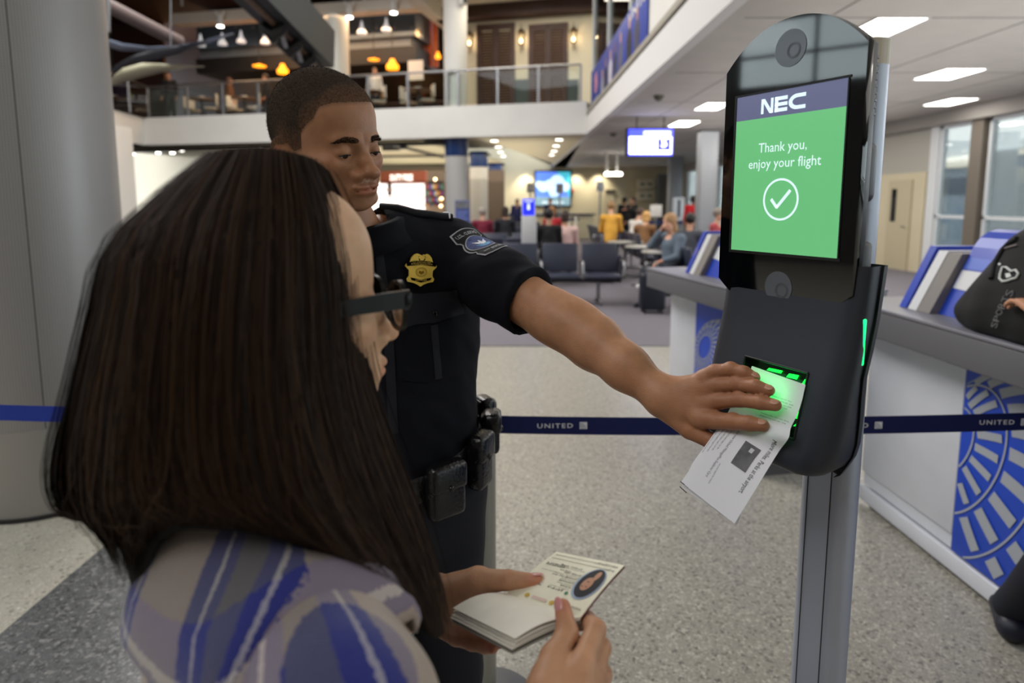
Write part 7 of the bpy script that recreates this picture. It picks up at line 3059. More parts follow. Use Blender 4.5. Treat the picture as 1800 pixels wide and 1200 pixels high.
M_lit = mat('lit_white', (255, 244, 236), .5, emit=1.25)
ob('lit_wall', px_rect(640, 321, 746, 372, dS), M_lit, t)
ob('sign_band', px_rect(668, 301, 748, 322, dS - .15, .2), mat('sign_brown', (128, 64, 44), .6), t)
a = on_plane(706, 312, BR + bn * (dS - .16), bn)
fit_text('lettering', 'DUTY FREE', .95, .22, frame(a - bn * .02, -bdir, (0, 0, 1)), M_lit, t, bold=.04)
for k, (x0, y0, x1, y1) in enumerate(((672, 332, 690, 334), (700, 346, 742, 348), (700, 360, 742, 362), (672, 346, 690, 348))):
    ob('shelf', px_rect(x0, y0, x1, y1, dS - .25, .25), mat('shelf_pink', (214, 168, 156), .5), t)
ob('shelf_post', px_rect(681, 322, 687, 344, dS - .1, .1), M_dark, t)
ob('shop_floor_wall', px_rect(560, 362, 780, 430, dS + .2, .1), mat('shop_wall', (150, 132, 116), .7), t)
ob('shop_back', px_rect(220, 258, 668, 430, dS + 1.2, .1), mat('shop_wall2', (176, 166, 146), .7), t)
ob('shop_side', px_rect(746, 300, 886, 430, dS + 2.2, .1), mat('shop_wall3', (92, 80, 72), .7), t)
t2 = thing('goods_shelf', 'dim shelf of small coloured goods between the lit wall and the column', 'shelf', bp(bt(763, dS + .5), dS + .5, 0))
ob('shelf_frame', px_rect(748, 318, 779, 372, dS + .6, .08), M_dark, t2)
gcol = [(150, 60, 56), (60, 70, 150), (190, 180, 170), (190, 140, 60), (110, 60, 120), (70, 120, 110)]
for r_ in range(4):
    for c_ in range(6):
        x0, y0 = 749.5 + c_ * 4.8, 324 + r_ * 11.5
        o = ob('boxed_goods', px_rect(x0, y0, x0 + 3.9, y0 + 7.6 + (c_ % 2), dS + .42, .14), mat('goods_%d' % ((r_ * 5 + c_) % 6), gcol[(r_ * 5 + c_) % 6], .5), t2)
for px, py, nth in ((765, 315, 'upper'), (776, 349, 'middle'), (775, 362, 'lower')):
    q = on_plane(px, py, BR + bn * (dS + .2), bn)
    o = ob('shop_bulb', MB().lathe([(0.001, -.06), (.05, -.03), (.06, 0), (.04, .04), (0.001, .06)], 14, M=T(*q)), mat('warm_bulb', (255, 214, 160), .4, emit=5), t2)
# banner on a stand beside the first column
a, b = at_y(800, 352, 17.3), at_y(826, 402, 17.3)
t = thing('banner_stand', 'blue roll-up banner with grey picture beside the first round column', 'banner', ((a.x + b.x) / 2, 17.3, 0))
ob('banner', MB().rbox((a.x, 17.28, .05), (b.x, 17.31, a.z), .005), mat('banner_blue', (62, 76, 140), .6), t)
ob('banner_picture', MB().box((a.x + .02, 17.268, a.z - .22), (b.x - .02, 17.282, a.z - .03)), mat('banner_grey', (110, 112, 118), .6, var=.5, vscale=14), t)
for k in range(3):
    ob('banner_text', MB().box((a.x + .05, 17.27, a.z - .34 - k * .09), (b.x - .05 - .06 * (k % 2), 17.282, a.z - .31 - k * .09)), mat('banner_line', (126, 140, 196), .6), t)
ob('banner_foot', MB().rbox((a.x, 17.2, 0), (b.x, 17.4, .05), .01), M_steel, t)
a, b = at_y(858, 330, 27), at_y(868, 342, 27)
t = thing('hanging_notice', 'white and yellow notices on a post beside the dark column', 'sign', ((a.x + b.x) / 2, 27, 0))
ob('white_notice', MB().box((a.x, 26.98, b.z), (b.x, 27.0, a.z)), M_white, t)
a2, b2 = at_y(857, 348, 27), at_y(868, 356, 27)
ob('yellow_notice', MB().box((a2.x, 26.98, b2.z), (b2.x, 27.0, a2.z)), mat('notice_yellow', (206, 176, 30), .6), t)
ob('notice_post', MB().tube([((a.x + b.x) / 2, 27.03, 0), ((a.x + b.x) / 2, 27.03, a.z)], .03, 8), M_dark, t)

# ================================================================== balcony railing
rail = thing('glass_railing', 'glass balustrade with steel posts and handrail along the white balcony', 'railing', bp(LB / 2, .12, ZF))
tp = [bt(px) for px in (1019, 945, 873, 803, 783, 715, 645, 575, 515, 450, 387, 325)] + [LB - .12]
for q in tp:
    mb = MB()
    bbox(mb, q - .03, q + .03, .09, .15, ZF, ZF + .98)
    ob('post', mb, M_steel, rail)
for a, b in zip(tp[:-1], tp[1:]):
    if abs(b - a) < .12:
        continue
    mb = MB()
    bbox(mb, a + .05, b - .05, .115, .127, ZF + .06, ZF + .93)
    ob('glass_panel', mb, glass('rail_pane', (.9, .93, .92), .35), rail)
ob('handrail', MB().tube([bp(tp[0], .12, ZF + 1.0), bp(tp[-1], .12, ZF + 1.0)], .035, 10), M_chrome, rail)
# the return of the railing to the left
e0, e1 = bp(LB - .12, .12, ZF), Vector((P1.x - .5, P1.y - .4, ZF))
rail2 = thing('glass_railing', 'short side railing at the far left corner of the balcony', 'railing', (e0 + e1) / 2)
for f in (.33, .66, 1.0):
    q = e0.lerp(e1, f)
    ob('post', MB().tube([q, q + Vector((0, 0, .98))], .035, 8), M_steel, rail2)
ob('handrail', MB().tube([e0 + Vector((0, 0, 1.0)), e1 + Vector((0, 0, 1.0))], .035, 10), M_chrome, rail2)
dv = (e1 - e0)
nv = Vector((-dv.y, dv.x, 0)).normalized() * .006
ob('glass_panel', MB().add([e0 + nv + Vector((0, 0, .06)), e1 + nv + Vector((0, 0, .06)), e1 + nv + Vector((0, 0, .92)), e0 + nv + Vector((0, 0, .92)), e0 - nv + Vector((0, 0, .06)), e1 - nv + Vector((0, 0, .06)), e1 - nv + Vector((0, 0, .92)), e0 - nv + Vector((0, 0, .92))],
                          [(0, 1, 2, 3), (7, 6, 5, 4), (0, 4, 5, 1), (3, 2, 6, 7)]), M_pane, rail2)

# ================================================================== upper lounge: cream wall with shuttered doors and lanterns
DW = 2.6


def up_rect(px0, py0, px1, py1, d=DW, th=.08, z0=None):
    a, b = on_plane(px0, py0, BR + bn * d, bn), on_plane(px1, py1, BR + bn * d, bn)
    t0, t1 = (b - BR).dot(bdir), (a - BR).dot(bdir)
    mb = MB()
    return bbox(mb, t0, t1, d, d + th, b.z if z0 is None else z0, a.z)


tl, trr = bt(795, DW), bt(1030, DW)
zc = bz(900, 34, DW)
mb = MB()
bbox(mb, trr - .5, tl + .2, DW, DW + .2, ZF, zc + .3)
struct('wall_back', mb, mat('upper_cream', (204, 194, 170), .75, var=.03, vscale=1))
zt = bz(900, 12, DW)
mb = MB()
bbox(mb, trr - .3, tl + .35, DW - .5, DW + .1, zc, zt)
struct('trim_12', mb, M_brown)
mb = MB()
bbox(mb, trr - 3, tl + .5, -.2, 9, zt, zt + .2)
struct('ceiling', mb, mat('upper_ceiling', (196, 192, 182), .8))
mb = MB()
bbox(mb, tl + .1, tl + .5, -.3, 6, zc, 9.2)
struct('wall_left', mb, M_white)
for x0, x1, side in ((842, 902, 'left'), (933, 995, 'right')):
    a, b = on_plane(x0, 48, BR + bn * DW, bn), on_plane(x1, 48, BR + bn * DW, bn)
    t0, t1 = (b - BR).dot(bdir), (a - BR).dot(bdir)
    t = thing('louvred_door', 'tall dark brown louvred double door, %s one on the upper cream wall' % side, 'door', bp((t0 + t1) / 2, DW, ZF))
    top = a.z
    fm = MB()
    bbox(fm, t0 - .06, t0, DW - .08, DW, ZF, top + .06)
    bbox(fm, t1, t1 + .06, DW - .08, DW, ZF, top + .06)
    bbox(fm, t0, t1, DW - .08, DW, top, top + .06)
    ob('door_frame', fm, M_brown, t)
    tm = (t0 + t1) / 2
    for u0, u1 in ((t0, tm - .01), (tm + .01, t1)):
        lf = MB()
        bbox(lf, u0, u0 + .09, DW - .06, DW - .01, ZF, top)
        bbox(lf, u1 - .09, u1, DW - .06, DW - .01, ZF, top)
        for zz in (ZF, ZF + 1.2, top - .12):
            bbox(lf, u0 + .09, u1 - .09, DW - .06, DW - .01, zz, zz + .12)
        l_ = ob('door_leaf', lf, M_brown, t)
        k = 0
        z = ZF + .14
        while z < top - .16:
            s_ = MB()
            V = [bp(u0 + .09, DW - .055, z), bp(u1 - .09, DW - .055, z), bp(u1 - .09, DW - .015, z + .055), bp(u0 + .09, DW - .015, z + .055)]
            V += [v + Vector((0, 0, .012)) for v in V]
            s_.add(V, [(0, 1, 2, 3), (7, 6, 5, 4), (0, 4, 5, 1)])
            ob('slat', s_, mat('slat_brown', (66, 40, 30), .5), l_)
            z += .085
for x0, x1, lab in ((905, 932, 'dark green wainscot panel between the two louvred doors'), (997, 1016, 'dark green wainscot panel right of the right louvred door')):
    o = tag(ob('wainscot_panel', up_rect(x0, 140, x1, 180, DW - .04, .04, ZF), mat('wainscot', (52, 62, 60), .6)), lab, 'panel')
M_lantern = mat('lantern_bronze', (74, 58, 42), .4, metal=.6)
M_flame = mat('lantern_flame', (255, 206, 150), .3, emit=5)


def lantern(px, py, lab):
    c = on_plane(px, py, BR + bn * (DW - .18), bn)
    t = thing('wall_lantern', lab, 'lantern', c, 'bronze wall lanterns on the upper cream wall')
    fr_ = MB()
    for k in range(4):
        a = math.pi / 4 + k * math.pi / 2
        fr_.tube([(c.x + .07 * math.cos(a), c.y + .07 * math.sin(a), c.z - .13), (c.x + .14 * math.cos(a), c.y + .14 * math.sin(a), c.z + .20)], .011, 6)
    fr_.lathe([(.08, -.16), (.08, -.13)], 4, M=T(*c) @ rotz(math.pi / 4), smooth=False)
    fr_.lathe([(.15, .2), (.16, .22), (.05, .32), (.0, .38)], 4, M=T(*c) @ rotz(math.pi / 4), smooth=False)
    fr_.tube([c + Vector((0, 0, -.16)), c + Vector((0, 0, -.38))], .012, 6)
    fr_.tube([c + Vector((0, 0, .36)), c + Vector((0, 0, .48))], .012, 6)
    q = c + bn * .17
    fr_.tube([c + Vector((0, 0, -.3)), q + Vector((0, 0, -.2))], .015, 6)
    ob('cage', fr_, M_lantern, t)
    ob('bulb', MB().lathe([(0.001, -.09), (.03, -.06), (.042, -.02), (.03, .02), (0.001, .06)], 14, M=T(c.x, c.y, c.z - .02)), M_flame, t)
    l = bpy.data.lights.new('lantern_light', 'POINT')
    l.energy, l.color, l.shadow_soft_size = 5, (1, .76, .45), .06
    o = bpy.data.objects.new('lantern_light', l)
    COL.objects.link(o)
    o.location = c - bn * .1


lantern(825, 74, 'bronze wall lantern left of the left louvred door')
lantern(916, 70, 'bronze wall lantern between the two louvred doors')
lantern(1008, 67, 'bronze wall lantern right of the right louvred door')
# glazed corner and upper glass wall over the poster
t = thing('glazed_screen', 'tall greenish glass screen over the concourse poster', 'glass wall', (XS, 13, 5))
for y0, y1 in ((9.3, 11.9), (12.0, 14.6), (14.7, 17.3)):
    ob('pane', MB().box((XS + .05, y0, 4.98), (XS + .07, y1, 8.9)), M_green_pane, t)
for y in (9.2, 11.9, 14.6, 17.3):
    ob('mullion', MB().box((XS, y, 4.98), (XS + .12, y + .1, 9.2)), M_wf, t)
mb = MB()
bbox(mb, -3.8, -.25, DW + 2.0, DW + 2.2, ZF, 9.2)
struct('wall_back', mb, mat('green_grey', (150, 156, 140), .7))
struct('floor', MB().box((XS + .12, 9, ZF - .2), (6, 22, ZF - .02)), mat('upper_floor', (150, 140, 125)))
struct('wall_right', MB().box((6, 9, ZF), (6.2, 24, 9.2)), mat('green_grey', (150, 156, 140)))
refl_lantern = on_plane(1038, 66, BR + bn * (DW + 1.0), bn)  # real geometry built in place of a lantern's reflection in the glass
t = thing('wall_lantern', 'solid lantern standing in for the reflection in the greenish glass screen', 'lantern', refl_lantern)
ob('cage', MB().lathe([(.09, -.16), (.15, .2), (.05, .34), (0, .4)], 4, M=T(*refl_lantern) @ rotz(.7), smooth=False).tube([refl_lantern + Vector((0, 0, -.16)), refl_lantern + Vector((0, 0, -.4))], .012, 6), M_lantern, t)
ob('bulb', MB().lathe([(0.001, -.09), (.04, -.06), (.06, 0), (.045, .06), (0.001, .1)], 14, M=T(refl_lantern.x, refl_lantern.y - .16, refl_lantern.z)), M_flame, t)
d = struct('door_4', (lambda mb: bbox(mb, -1.9, -.9, DW + 1.95, DW + 2.0, ZF, ZF + 2.6))(MB()), mat('door_slate', (62, 78, 104), .5))
ob('door_window', (lambda mb: bbox(mb, -1.55, -1.2, DW + 1.93, DW + 1.95, ZF + 1.0, ZF + 2.3))(MB()), mat('pale_glass', (196, 204, 200), .2), d)
# camera on the upper ceiling edge
q = on_plane(815, 6, BR + bn * .3, bn)
t = thing('ceiling_camera', 'small camera dome beside the tall white column at the top edge', 'camera', q)
ob('housing', MB().rbox((q.x - .12, q.y - .1, q.z - .05), (q.x + .1, q.y + .1, q.z + .35), .04), M_white, t)
ob('lens', MB().lathe([(0.001, -.08), (.06, -.05), (.07, 0), (.05, .05), (0.001, .07)], 14, M=T(q.x + .06, q.y - .1, q.z + .05)), M_black, t)
q = on_plane(926, 2, BR + bn * 1.2, bn)
t = thing('downlight', 'round recessed downlight at the top edge above the louvred doors', 'downlight', q)
ob('lens', MB().lathe([(.13, 0), (.13, .02)], 20, M=T(q.x, q.y, zt - .03)), M_lamp, t)
ob('trim_ring', MB().lathe([(.17, .0), (.17, .03)], 20, M=T(q.x, q.y, zt - .025)), M_white, t)

# ================================================================== concourse poster on the beam wall
pa_ = at_x(1034, 213, XS - .02)
pb_ = at_x(1138, 82, XS - .02)
Y0, Y1 = pb_.y, min(pa_.y, 17.3)
z0 = 4.03
z1 = 4.98
t = thing('wall_poster', 'long blue poster with travellers on the wall above the beam', 'poster', (XS - .02, (Y0 + Y1) / 2, z0))
PMx = frame((XS - .015, Y1, z0), (0, -1, 0), (0, 0, 1))       # x runs toward the camera
Lp = Y1 - Y0
ob('sheet', MB().rbox((0, 0, 0), (Lp, z1 - z0, .012), .003, M=PMx), mat('poster_blue', (22, 56, 148), .5, var=.12, vscale=.6), t)
prng = random.Random(3)
for k, (u, hgt, cl_, sk) in enumerate(((.30, .62, (150, 150, 160), (196, 150, 120)), (.38, .78, (36, 36, 48), (150, 104, 80)), (.47, .82, (200, 196, 200), (196, 150, 124)), (.56, .80, (40, 44, 70), (120, 84, 62)), (.65, .86, (90, 90, 110), (190, 146, 120)), (.78, .90, (18, 20, 28), (200, 156, 130)), (.88, .84, (60, 60, 84), (170, 120, 96)))):
    x = u * Lp
    hh = (z1 - z0) * hgt
    bd_ = [(x - .20, .02), (x + .20, .02), (x + .24, hh * .55), (x + .10, hh * .74), (x - .10, hh * .74), (x - .24, hh * .55)]
    f_ = ob('printed_figure', MB().prism(bd_, .012, .0135, M=PMx), mat('print_%d' % k, cl_, .6, var=.3, vscale=4), t)
    ob('printed_head', MB().prism(circle(.11, 18, x, hh * .86, .8), .0135, .0145, M=PMx), mat('printskin_%d' % k, sk, .6), f_)
fit_text('lettering', 'UNITED', 1.9, .17, PMx @ T(Lp * .90, (z1 - z0) * .86, .014), M_white, t, bold=.03)
ob('printed_mark', MB().prism([(.10 * Lp, .3), (.16 * Lp, .25), (.19 * Lp, .5), (.15 * Lp, .8), (.10 * Lp, .7)], .012, .0135, M=PMx), mat('print_pink', (190, 130, 150), .6, var=.6, vscale=6), t)
fit_text('lettering', 'welcome aboard', 1.2, .09, PMx @ T(Lp * .12, .12, .014), M_white, t)

# ================================================================== restaurant on the upper floor, left
M_rest = mat('rest_brown', (36, 17, 11), .6, var=.4, vscale=.8)
mb = MB()
bbox(mb, tl + .5, LB + 8, 7.8, 8.0, ZF, 9.2)
struct('wall_back', mb, M_rest)
mb = MB()
bbox(mb, tl + .5, LB + 8, 1.6, 8.0, bz(600, -40, 1.6), bz(600, -40, 1.6) + .2)
struct('ceiling', mb, mat('rest_ceiling', (58, 30, 22), .7))
# cherry wood wall panels near the column
for k in range(5):
    x0 = 716 + k * 11
    o = up_rect(x0, 20, x0 + 10.4, 118, 4.6, .06)
    tag(ob('wood_panel', o, mat('cherry_wood', (168, 78, 38), .45, var=.25, vscale=3)), 'reddish cherry wood wall panel, %s of five left of the tall white column' % ['first', 'second', 'third', 'fourth', 'last'][k], 'wood panel', 'cherry wood panels beside the tall white column')
# grey extraction hood
t = thing('kitchen_hood', 'long dark grey kitchen hood hanging over the restaurant counter', 'hood', bp(bt(540, 3.4), 3.4, 6))
ob('hood_lower', up_rect(350, 62, 722, 106, 3.4, 2.0), mat('hood_grey', (122, 128, 134), .5), t)
ob('hood_upper', up_rect(344, 28, 730, 62, 3.2, 2.2), mat('hood_slate', (80, 92, 104), .5), t)
ob('hood_lip', up_rect(344, 104, 732, 108, 3.3, 2.1), M_dark, t)
for px in range(352, 730, 31):
    q = on_plane(px, 47, BR + bn * 3.18, bn)
    if not 540 < px < 610:
        o = ob('hood_stud', MB().lathe([(0.001, -.02), (.05, -.015), (.06, .01), (.05, .03)], 12, M=frame(q, bdir, (0, 0, 1))), M_steel, t)
# pale lighting beam with its track heads
t = thing('lighting_beam', 'long pale beam carrying white track heads in front of the hood', 'beam', bp(bt(540, 1.8), 1.8, 7))
a, b = on_plane(309, 36, BR + bn * 1.8, bn), on_plane(768, 5, BR + bn * 1.8, bn)
hbm = .34
bm_ = MB()
ta, tb = (a - BR).dot(bdir), (b - BR).dot(bdir)
V = []
for tt_, q in ((ta, a), (tb, b)):
    for d_ in (1.6, 2.1):
        for s in (-1, 1):
            p = bp(tt_, d_, q.z + s * hbm / 2)
            V.append(p)
bm_.add(V, [(0, 1, 3, 2), (4, 6, 7, 5), (0, 4, 5, 1), (2, 3, 7, 6), (0, 2, 6, 4), (1, 5, 7, 3)])
ob('beam_box', bm_, mat('beam_pale', (200, 190, 178), .6), t)
for px in (320, 528, 543, 641, 760):
    q = on_plane(px, 10, BR + bn * 1.85, bn)
    ob('hanger_rod', MB().tube([q, q + Vector((0, 0, 1.6))], .045, 8), M_white, t)
for i, (px, py) in enumerate(((387, 40), (535, 27), (614, 24), (692, 16), (757, 14))):
    q = on_plane(px, py, BR + bn * 1.35, bn)
    h_ = ob('track_spotlight', MB().lathe([(.10, -.10), (.105, .12), (.05, .22), (.04, .3)], 18, M=T(*q)), M_white, t)
    ob('yoke', MB().tube([q + Vector((-.14, 0, .38)), q + Vector((-.06, 0, .12)), q + Vector((.06, 0, .12)), q + Vector((.14, 0, .38))], .03, 8), M_white, h_)
    ob('lens', MB().lathe([(.10, -.13), (.10, -.10)], 18, M=T(*q)), M_lamp, h_)
for i, (px, py) in enumerate(((353, 74), (391, 72), (424, 68), (466, 70), (636, 52), (679, 47))):
    q = on_plane(px, py, BR + bn * 2.7, bn)
    h_ = thing('pendant_lamp', 'white bell pendant lamp against the grey hood, %s from the left' % ['first', 'second', 'third', 'fourth', 'fifth', 'sixth'][i], 'lamp', q, 'white bell pendants against the grey hood')
    ob('shade', MB().lathe([(.16, -.14), (.15, -.06), (.07, .06), (.035, .22), (.03, .28)], 20, M=T(*q)), mat('bell_white', (226, 226, 228), .4, emit=.35), h_)
    ob('stem', MB().tube([q + Vector((0, 0, .26)), q + Vector((0, 0, .9))], .012, 6), M_steel, h_)
# round column upstairs and the dark diagonal girder with its fittings
a, b = on_plane(560, 80, BR + bn * .9, bn), on_plane(600, 80, BR + bn * .9, bn)
c_ = (a + b) / 2 + bn * .4
R_ = (a - b).length / 2
t = thing('round_column', 'pale upper floor column rising behind the officer head', 'column', (c_.x, c_.y, ZF))
t['kind'] = 'structure'
ob('shaft', MB().lathe([(R_, ZF), (R_, on_plane(580, 30, BR + bn * 1.3, bn).z)], 36, M=T(c_.x, c_.y, 0)), mat('column_pale', (196, 194, 184), .35), t)
t = thing('steel_girder', 'dark grey diagonal girder hanging across the atrium above the officer', 'girder', at_y(480, 50, 14))
A_, B_ = at_y(415, -70, 11.5), at_y(562, 84, 15.2)
dg = (B_ - A_).normalized()
up_ = (Vector((0, 0, 1)) - dg * dg.z).normalized()
sd_ = dg.cross(up_)
gm = MB()
V = []
for q in (A_, B_ + dg * .1):
    for s, u in ((-.32, -.44), (.32, -.44), (.32, .44), (-.32, .44)):
        V.append(q + sd_ * s + up_ * u)
gm.add(V, [(0, 1, 2, 3), (7, 6, 5, 4), (0, 4, 5, 1), (1, 5, 6, 2), (2, 6, 7, 3), (3, 7, 4, 0)])
ob('girder_box', gm, mat('girder_grey', (46, 49, 51), .55), t)
for f in (.40, .60, .80):
    q = A_.lerp(B_, f) - up_ * .50
    lo_ = MB()
    lo_.tube([q + sd_ * -.25, q + sd_ * -.02 - up_ * .18, q + sd_ * .2 - up_ * .02], [.10, .16, .10], 10)
    ob('girder_fitting', lo_, M_black, t)
    ob('girder_bracket', MB().tube([q + dg * .25 + up_ * .02, q + dg * .5 - up_ * .22], .05, 8), M_chrome, t)
ob('lower_flange', MB().tube([A_ - up_ * .47, B_ - up_ * .47], .06, 8), mat('flange_brown', (92, 70, 56), .5), t)
# hanging sculpture at the left: two long blades, a curved spar and a diagonal strut
t = thing('hanging_sculpture', 'hanging sculpture of long curved blades beside the big grey column', 'sculpture', at_y(260, 100, 12))


def blade(up, dn, Y0_, Y1_, m, th=.05, name='blade'):
    n_ = len(up)
    rows = []
    for k in range(n_):
        Y = Y0_ + (Y1_ - Y0_) * k / (n_ - 1)
        a, b = at_y(*up[k], Y), at_y(*dn[k], Y + .15)
        mid = (a + b) / 2
        rows.append([a, mid + Vector((0, -th, 0)), b, mid + Vector((0, th, 0))])
    return ob(name, MB().grid(rows, closed=True), m, t)


blade([(170, 62), (215, 76), (260, 82), (310, 80), (360, 70), (410, 58)], [(170, 78), (215, 90), (260, 92), (310, 89), (360, 79), (410, 60)], 11.5, 13, mat('blade_steel', (112, 120, 140), .35, metal=.3), name='curved_spar')
blade([(196, 118), (232, 98), (270, 86), (310, 80), (350, 76)], [(196, 128), (232, 112), (270, 106), (310, 96), (350, 80)], 11.8, 12.6, mat('blade_dark', (46, 50, 58), .4))
blade([(190, 142), (215, 120), (250, 110), (290, 112), (330, 115), (358, 116)], [(190, 152), (215, 146), (250, 136), (290, 126), (330, 119), (358, 118)], 11.2, 12.2, mat('blade_cream', (150, 146, 122), .4))
ob('diagonal_strut', MB().tube([at_y(186, 8, 12), at_y(316, 74, 13.5)], .13, 10), mat('strut_taupe', (84, 71, 69), .6), t)
ob('hanger_rod', MB().tube([at_y(191, -40, 11.6), at_y(191, 56, 11.6)], .03, 8), M_steel, t)
ob('hanger_rod', MB().tube([at_y(300, -30, 12.4), at_y(300, 84, 12.4)], .012, 8), M_steel, t)
# glowing cream wall corner with a sconce behind it
mb = up_rect(180, 74, 250, 136, 5.5, .1)
o = tag(ob('cream_wall_panel', mb, M_cream), 'cream lit wall panel behind the hanging sculpture', 'panel')
q = on_plane(211, 92, BR + bn * 5.2, bn)
t = thing('wall_sconce', 'small dark sconce glowing on the cream panel behind the sculpture', 'lamp', q)
ob('shade', MB().lathe([(.10, .0), (.14, .12), (.06, .26), (0.0, .3)], 16, M=T(*q)), M_blk_gloss, t)
ob('bulb', MB().lathe([(0.001, -.08), (.06, -.05), (.07, 0), (.02, .03)], 14, M=T(*q)), M_flame, t)
l = bpy.data.lights.new('sconce_light', 'POINT')
l.energy, l.color, l.shadow_soft_size = 45, (1, .8, .5), .08
o = bpy.data.objects.new('sconce_light', l)
COL.objects.link(o)
o.location = q - bn * .25 - Vector((0, 0, .3))
# orange restaurant lamps
M_amber = mat('amber_lamp', (255, 150, 30), .4, emit=1.6)
for i, (px, py, w_, h_, lab) in enumerate(((497, 121, .20, .34, 'amber lantern lamp left of the officer head'), (690, 113, .22, .34, 'amber lantern lamp right of the officer head'), (456, 115, .24, .08, 'flat amber ceiling lamp farther left of the officer head'),
                                           (550, 110, .20, .08, 'flat amber ceiling lamp just above the officer head'), (657, 104, .20, .06, 'flat amber lamp above the white jacket waiter'), (770, 97, .10, .22, 'warm globe lamp left of the tall white column'))):
    q = on_plane(px, py, BR + bn * 3.0, bn)
    t = thing('amber_lamp', lab, 'lamp', q)
    ob('lamp_body', MB().lathe([(w_ * .95, -h_ * .5), (w_, -h_ * .15), (w_ * .5, h_ * .2), (w_ * .35, h_ * .5)], 18, M=T(*q)), M_amber, t)
    ob('lamp_rod', MB().tube([q + Vector((0, 0, h_ * .5)), Vector((q.x, q.y, bz(600, -40, 1.6)))], .015, 6), M_dark, t)
for px, pw, py in ((736, 1.0, 60), (395, .9, 130), (462, .5, 128), (700, .6, 120), (300, .25, 128)):  # added warm point lights without fixtures, brighten wood panels and bar
    q = on_plane(px, py, BR + bn * (6.5 if px != 736 else 3.6), bn)
    l = bpy.data.lights.new('bar_glow', 'POINT')
    l.energy, l.color, l.shadow_soft_size = 40 * pw, (1, .5, .15), .2
    o = bpy.data.objects.new('bar_glow', l)
    COL.objects.link(o)
    o.location = q
# bar back shelf with lit panels
t = thing('bar_counter', 'long dark bar counter with lit orange shelf at the back of the restaurant', 'bar', bp(LB * .6, 6.8, ZF))
ob('counter', (lambda mb: bbox(mb, tl + 1.2, LB + 2, 6.0, 6.6, ZF, ZF + 1.1))(MB()), M_brown, t)
ob('counter_top', (lambda mb: bbox(mb, tl + 1.1, LB + 2.1, 5.9, 6.7, ZF + 1.1, ZF + 1.16))(MB()), mat('bar_top', (110, 96, 88), .3), t)
ob('back_shelf', (lambda mb: bbox(mb, tl + 1.6, LB + 1.6, 7.3, 7.7, ZF + 1.5, ZF + 1.56))(MB()), M_brown, t)
bcol = [(190, 110, 40), (150, 60, 30), (90, 110, 60), (200, 170, 110), (120, 40, 30)]
ordn = ['first', 'second', 'third', 'fourth', 'fifth', 'sixth', 'seventh', 'eighth', 'ninth', 'tenth', 'eleventh', 'twelfth']
bnm = ['amber', 'dark red', 'green', 'straw coloured', 'maroon']
for k in range(12):
    x = tl + 1.9 + k * .95 + .1 * math.sin(k * 2.3)
    if x > LB + 1.4:
        break
    c = bp(x, 7.5, ZF + 1.56)
    hb2 = .26 + .08 * ((k * 7) % 5) / 4
    b_ = ob('bottle', MB().lathe([(.045, 0), (.05, .02), (.05, hb2 * .6), (.018, hb2 * .75), (.016, hb2)], 12, M=T(*c)), mat('bottle_%d' % (k % 5), bcol[k % 5], .15))
    tag(b_, '%s bottle on the back bar shelf, %s from the tall white column' % (bnm[k % 5], ordn[k]), 'bottle', 'bottles on the back bar shelf')


def cafe_table(px, d, lab):
    q = bp(bt(px, d), d, ZF)
    t = thing('cafe_table', lab, 'table', q)
    ob('table_top', MB().lathe([(.42, .72), (.43, .74), (.42, .755), (0, .756)], 28, M=T(*q)), mat('cafe_top', (96, 70, 56), .35), t)
    ob('stem', MB().tube([q + Vector((0, 0, .03)), q + Vector((0, 0, .72))], .035, 10), M_dark, t)
    ob('foot', MB().lathe([(.24, 0), (.24, .015), (.04, .04)], 24, M=T(*q)), M_dark, t)
    return q


def cafe_chair(px, d, yaw, lab):
    q = bp(bt(px, d), d, ZF)
    M = T(*q) @ rotz(yaw)
    t = thing('cafe_chair', lab, 'chair', q)
    ob('seat', MB().rbox((-.21, -.21, .43), (.21, .21, .48), .02, M=M), mat('cafe_pale', (196, 190, 178), .6), t)
    ob('backrest', MB().rbox((-.21, .17, .55), (.21, .22, .95), .02, M=M), mat('cafe_pale', (196, 190, 178)), t)
    for sx in (-1, 1):
        for sy in (-1, 1):
            ob('leg', MB().tube([(sx * .19, sy * .19, 0), (sx * .18, sy * .19, .44 if sy < 0 else .93)], .014, 8, M=M), M_dark, t)


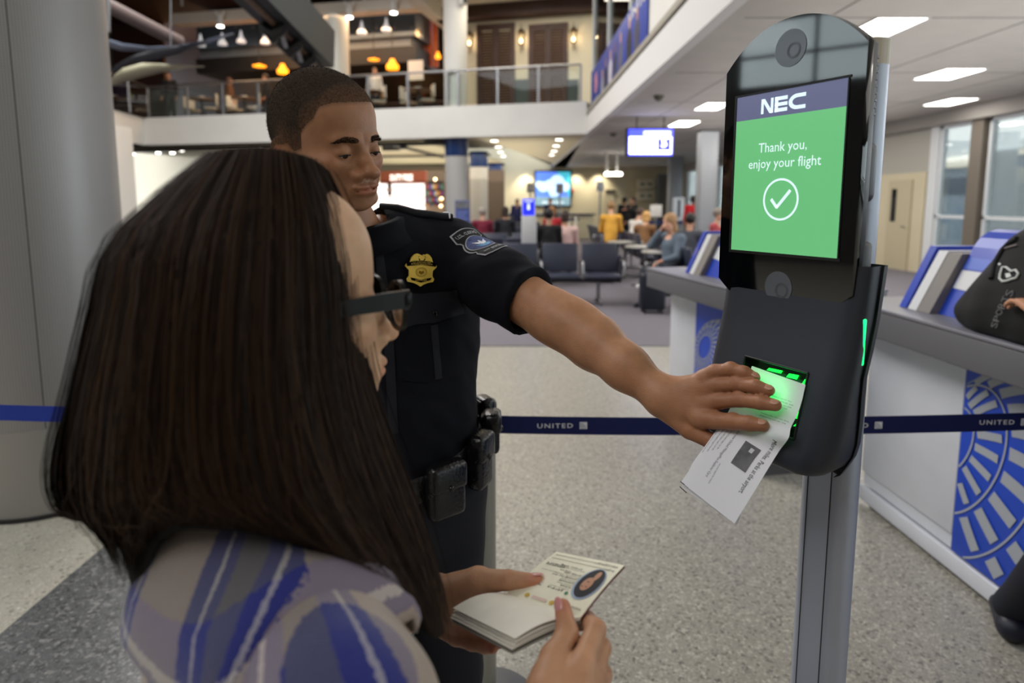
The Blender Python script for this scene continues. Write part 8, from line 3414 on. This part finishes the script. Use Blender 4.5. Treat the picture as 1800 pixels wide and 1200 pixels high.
pxs = [(355, 1.3, 'first'), (430, 1.5, 'second'), (650, 1.3, 'third'), (735, 1.4, 'fourth')]
for px, d, nth in pxs:
    q = cafe_table(px, d, 'round cafe table behind the balcony glass, %s from the left' % nth)
    cafe_chair(px - 16, d + .5, math.radians(60), 'pale cafe chair left of the %s cafe table' % nth)
    cafe_chair(px + 16, d + .2, math.radians(-70), 'pale cafe chair right of the %s cafe table' % nth)
    cup = ob('bowl', MB().lathe([(.05, .757), (.10, .80), (.11, .83), (.10, .83), (.045, .765)], 18, M=T(*q)), M_white)
    tag(cup, 'white bowl standing on the %s cafe table' % nth, 'bowl')


def up_fig(lab, J, *a, **k):
    for key in J:
        if key != 'face':
            J[key] = J[key] + np.array((0, 0, ZF))
    r = figure(lab, J, *a, **k)
    return r


def upstand(lab, px, d, yaw, top, hair, skinc, h=1.72, low=(24, 24, 28)):
    q = bp(bt(px, d), d, 0)
    J = standing(q.x, q.y, yaw, h)
    # feet on the upper floor: shoes are built from the ankles, so lift everything but keep the shape
    r = figure(lab, J, top, low, hair, skinc, res=.022)
    r.matrix_basis = T(r.location.x, r.location.y, ZF)
    return r


upstand('dark clothed person standing behind the railing at the left corner', 300, 1.4, .3, (20, 20, 24), (24, 20, 18), (160, 118, 94))
upstand('person in a blue shirt with a yellow vest at the far left of the balcony', 212, 1.2, .2, (40, 60, 130), (24, 20, 18), (130, 92, 70))
upstand('waiter in a white jacket behind the balcony glass right of the officer head', 660, 2.4, .5, (210, 208, 206), (30, 24, 20), (170, 126, 100))
upstand('person in a dark cap standing at the bar above the officer head', 517, 4.8, 2.6, (40, 46, 70), (40, 70, 60), (180, 120, 96))
upstand('diner in a brown coat behind the balcony glass near the second cafe table', 405, 2.2, 2.0, (96, 62, 40), (50, 32, 24), (176, 128, 100), h=1.6)
upstand('diner in a dark dress leaning at the second cafe table', 470, 2.0, -1.0, (30, 26, 32), (30, 22, 18), (150, 106, 82), h=1.6)
t = thing('menu_board', 'white menu board standing behind the balcony glass by the red wall', 'sign', bp(bt(730, 3.0), 3.0, ZF))
ob('board', up_rect(717, 107, 744, 140, 3.0, .04), M_white, t)
ob('easel', MB().tube([bp(bt(722, 3.1), 3.1, ZF), bp(bt(722, 3.1), 3.1, ZF + 1.3)], .02, 8).tube([bp(bt(740, 3.1), 3.1, ZF), bp(bt(740, 3.1), 3.1, ZF + 1.3)], .02, 8), M_dark, t)
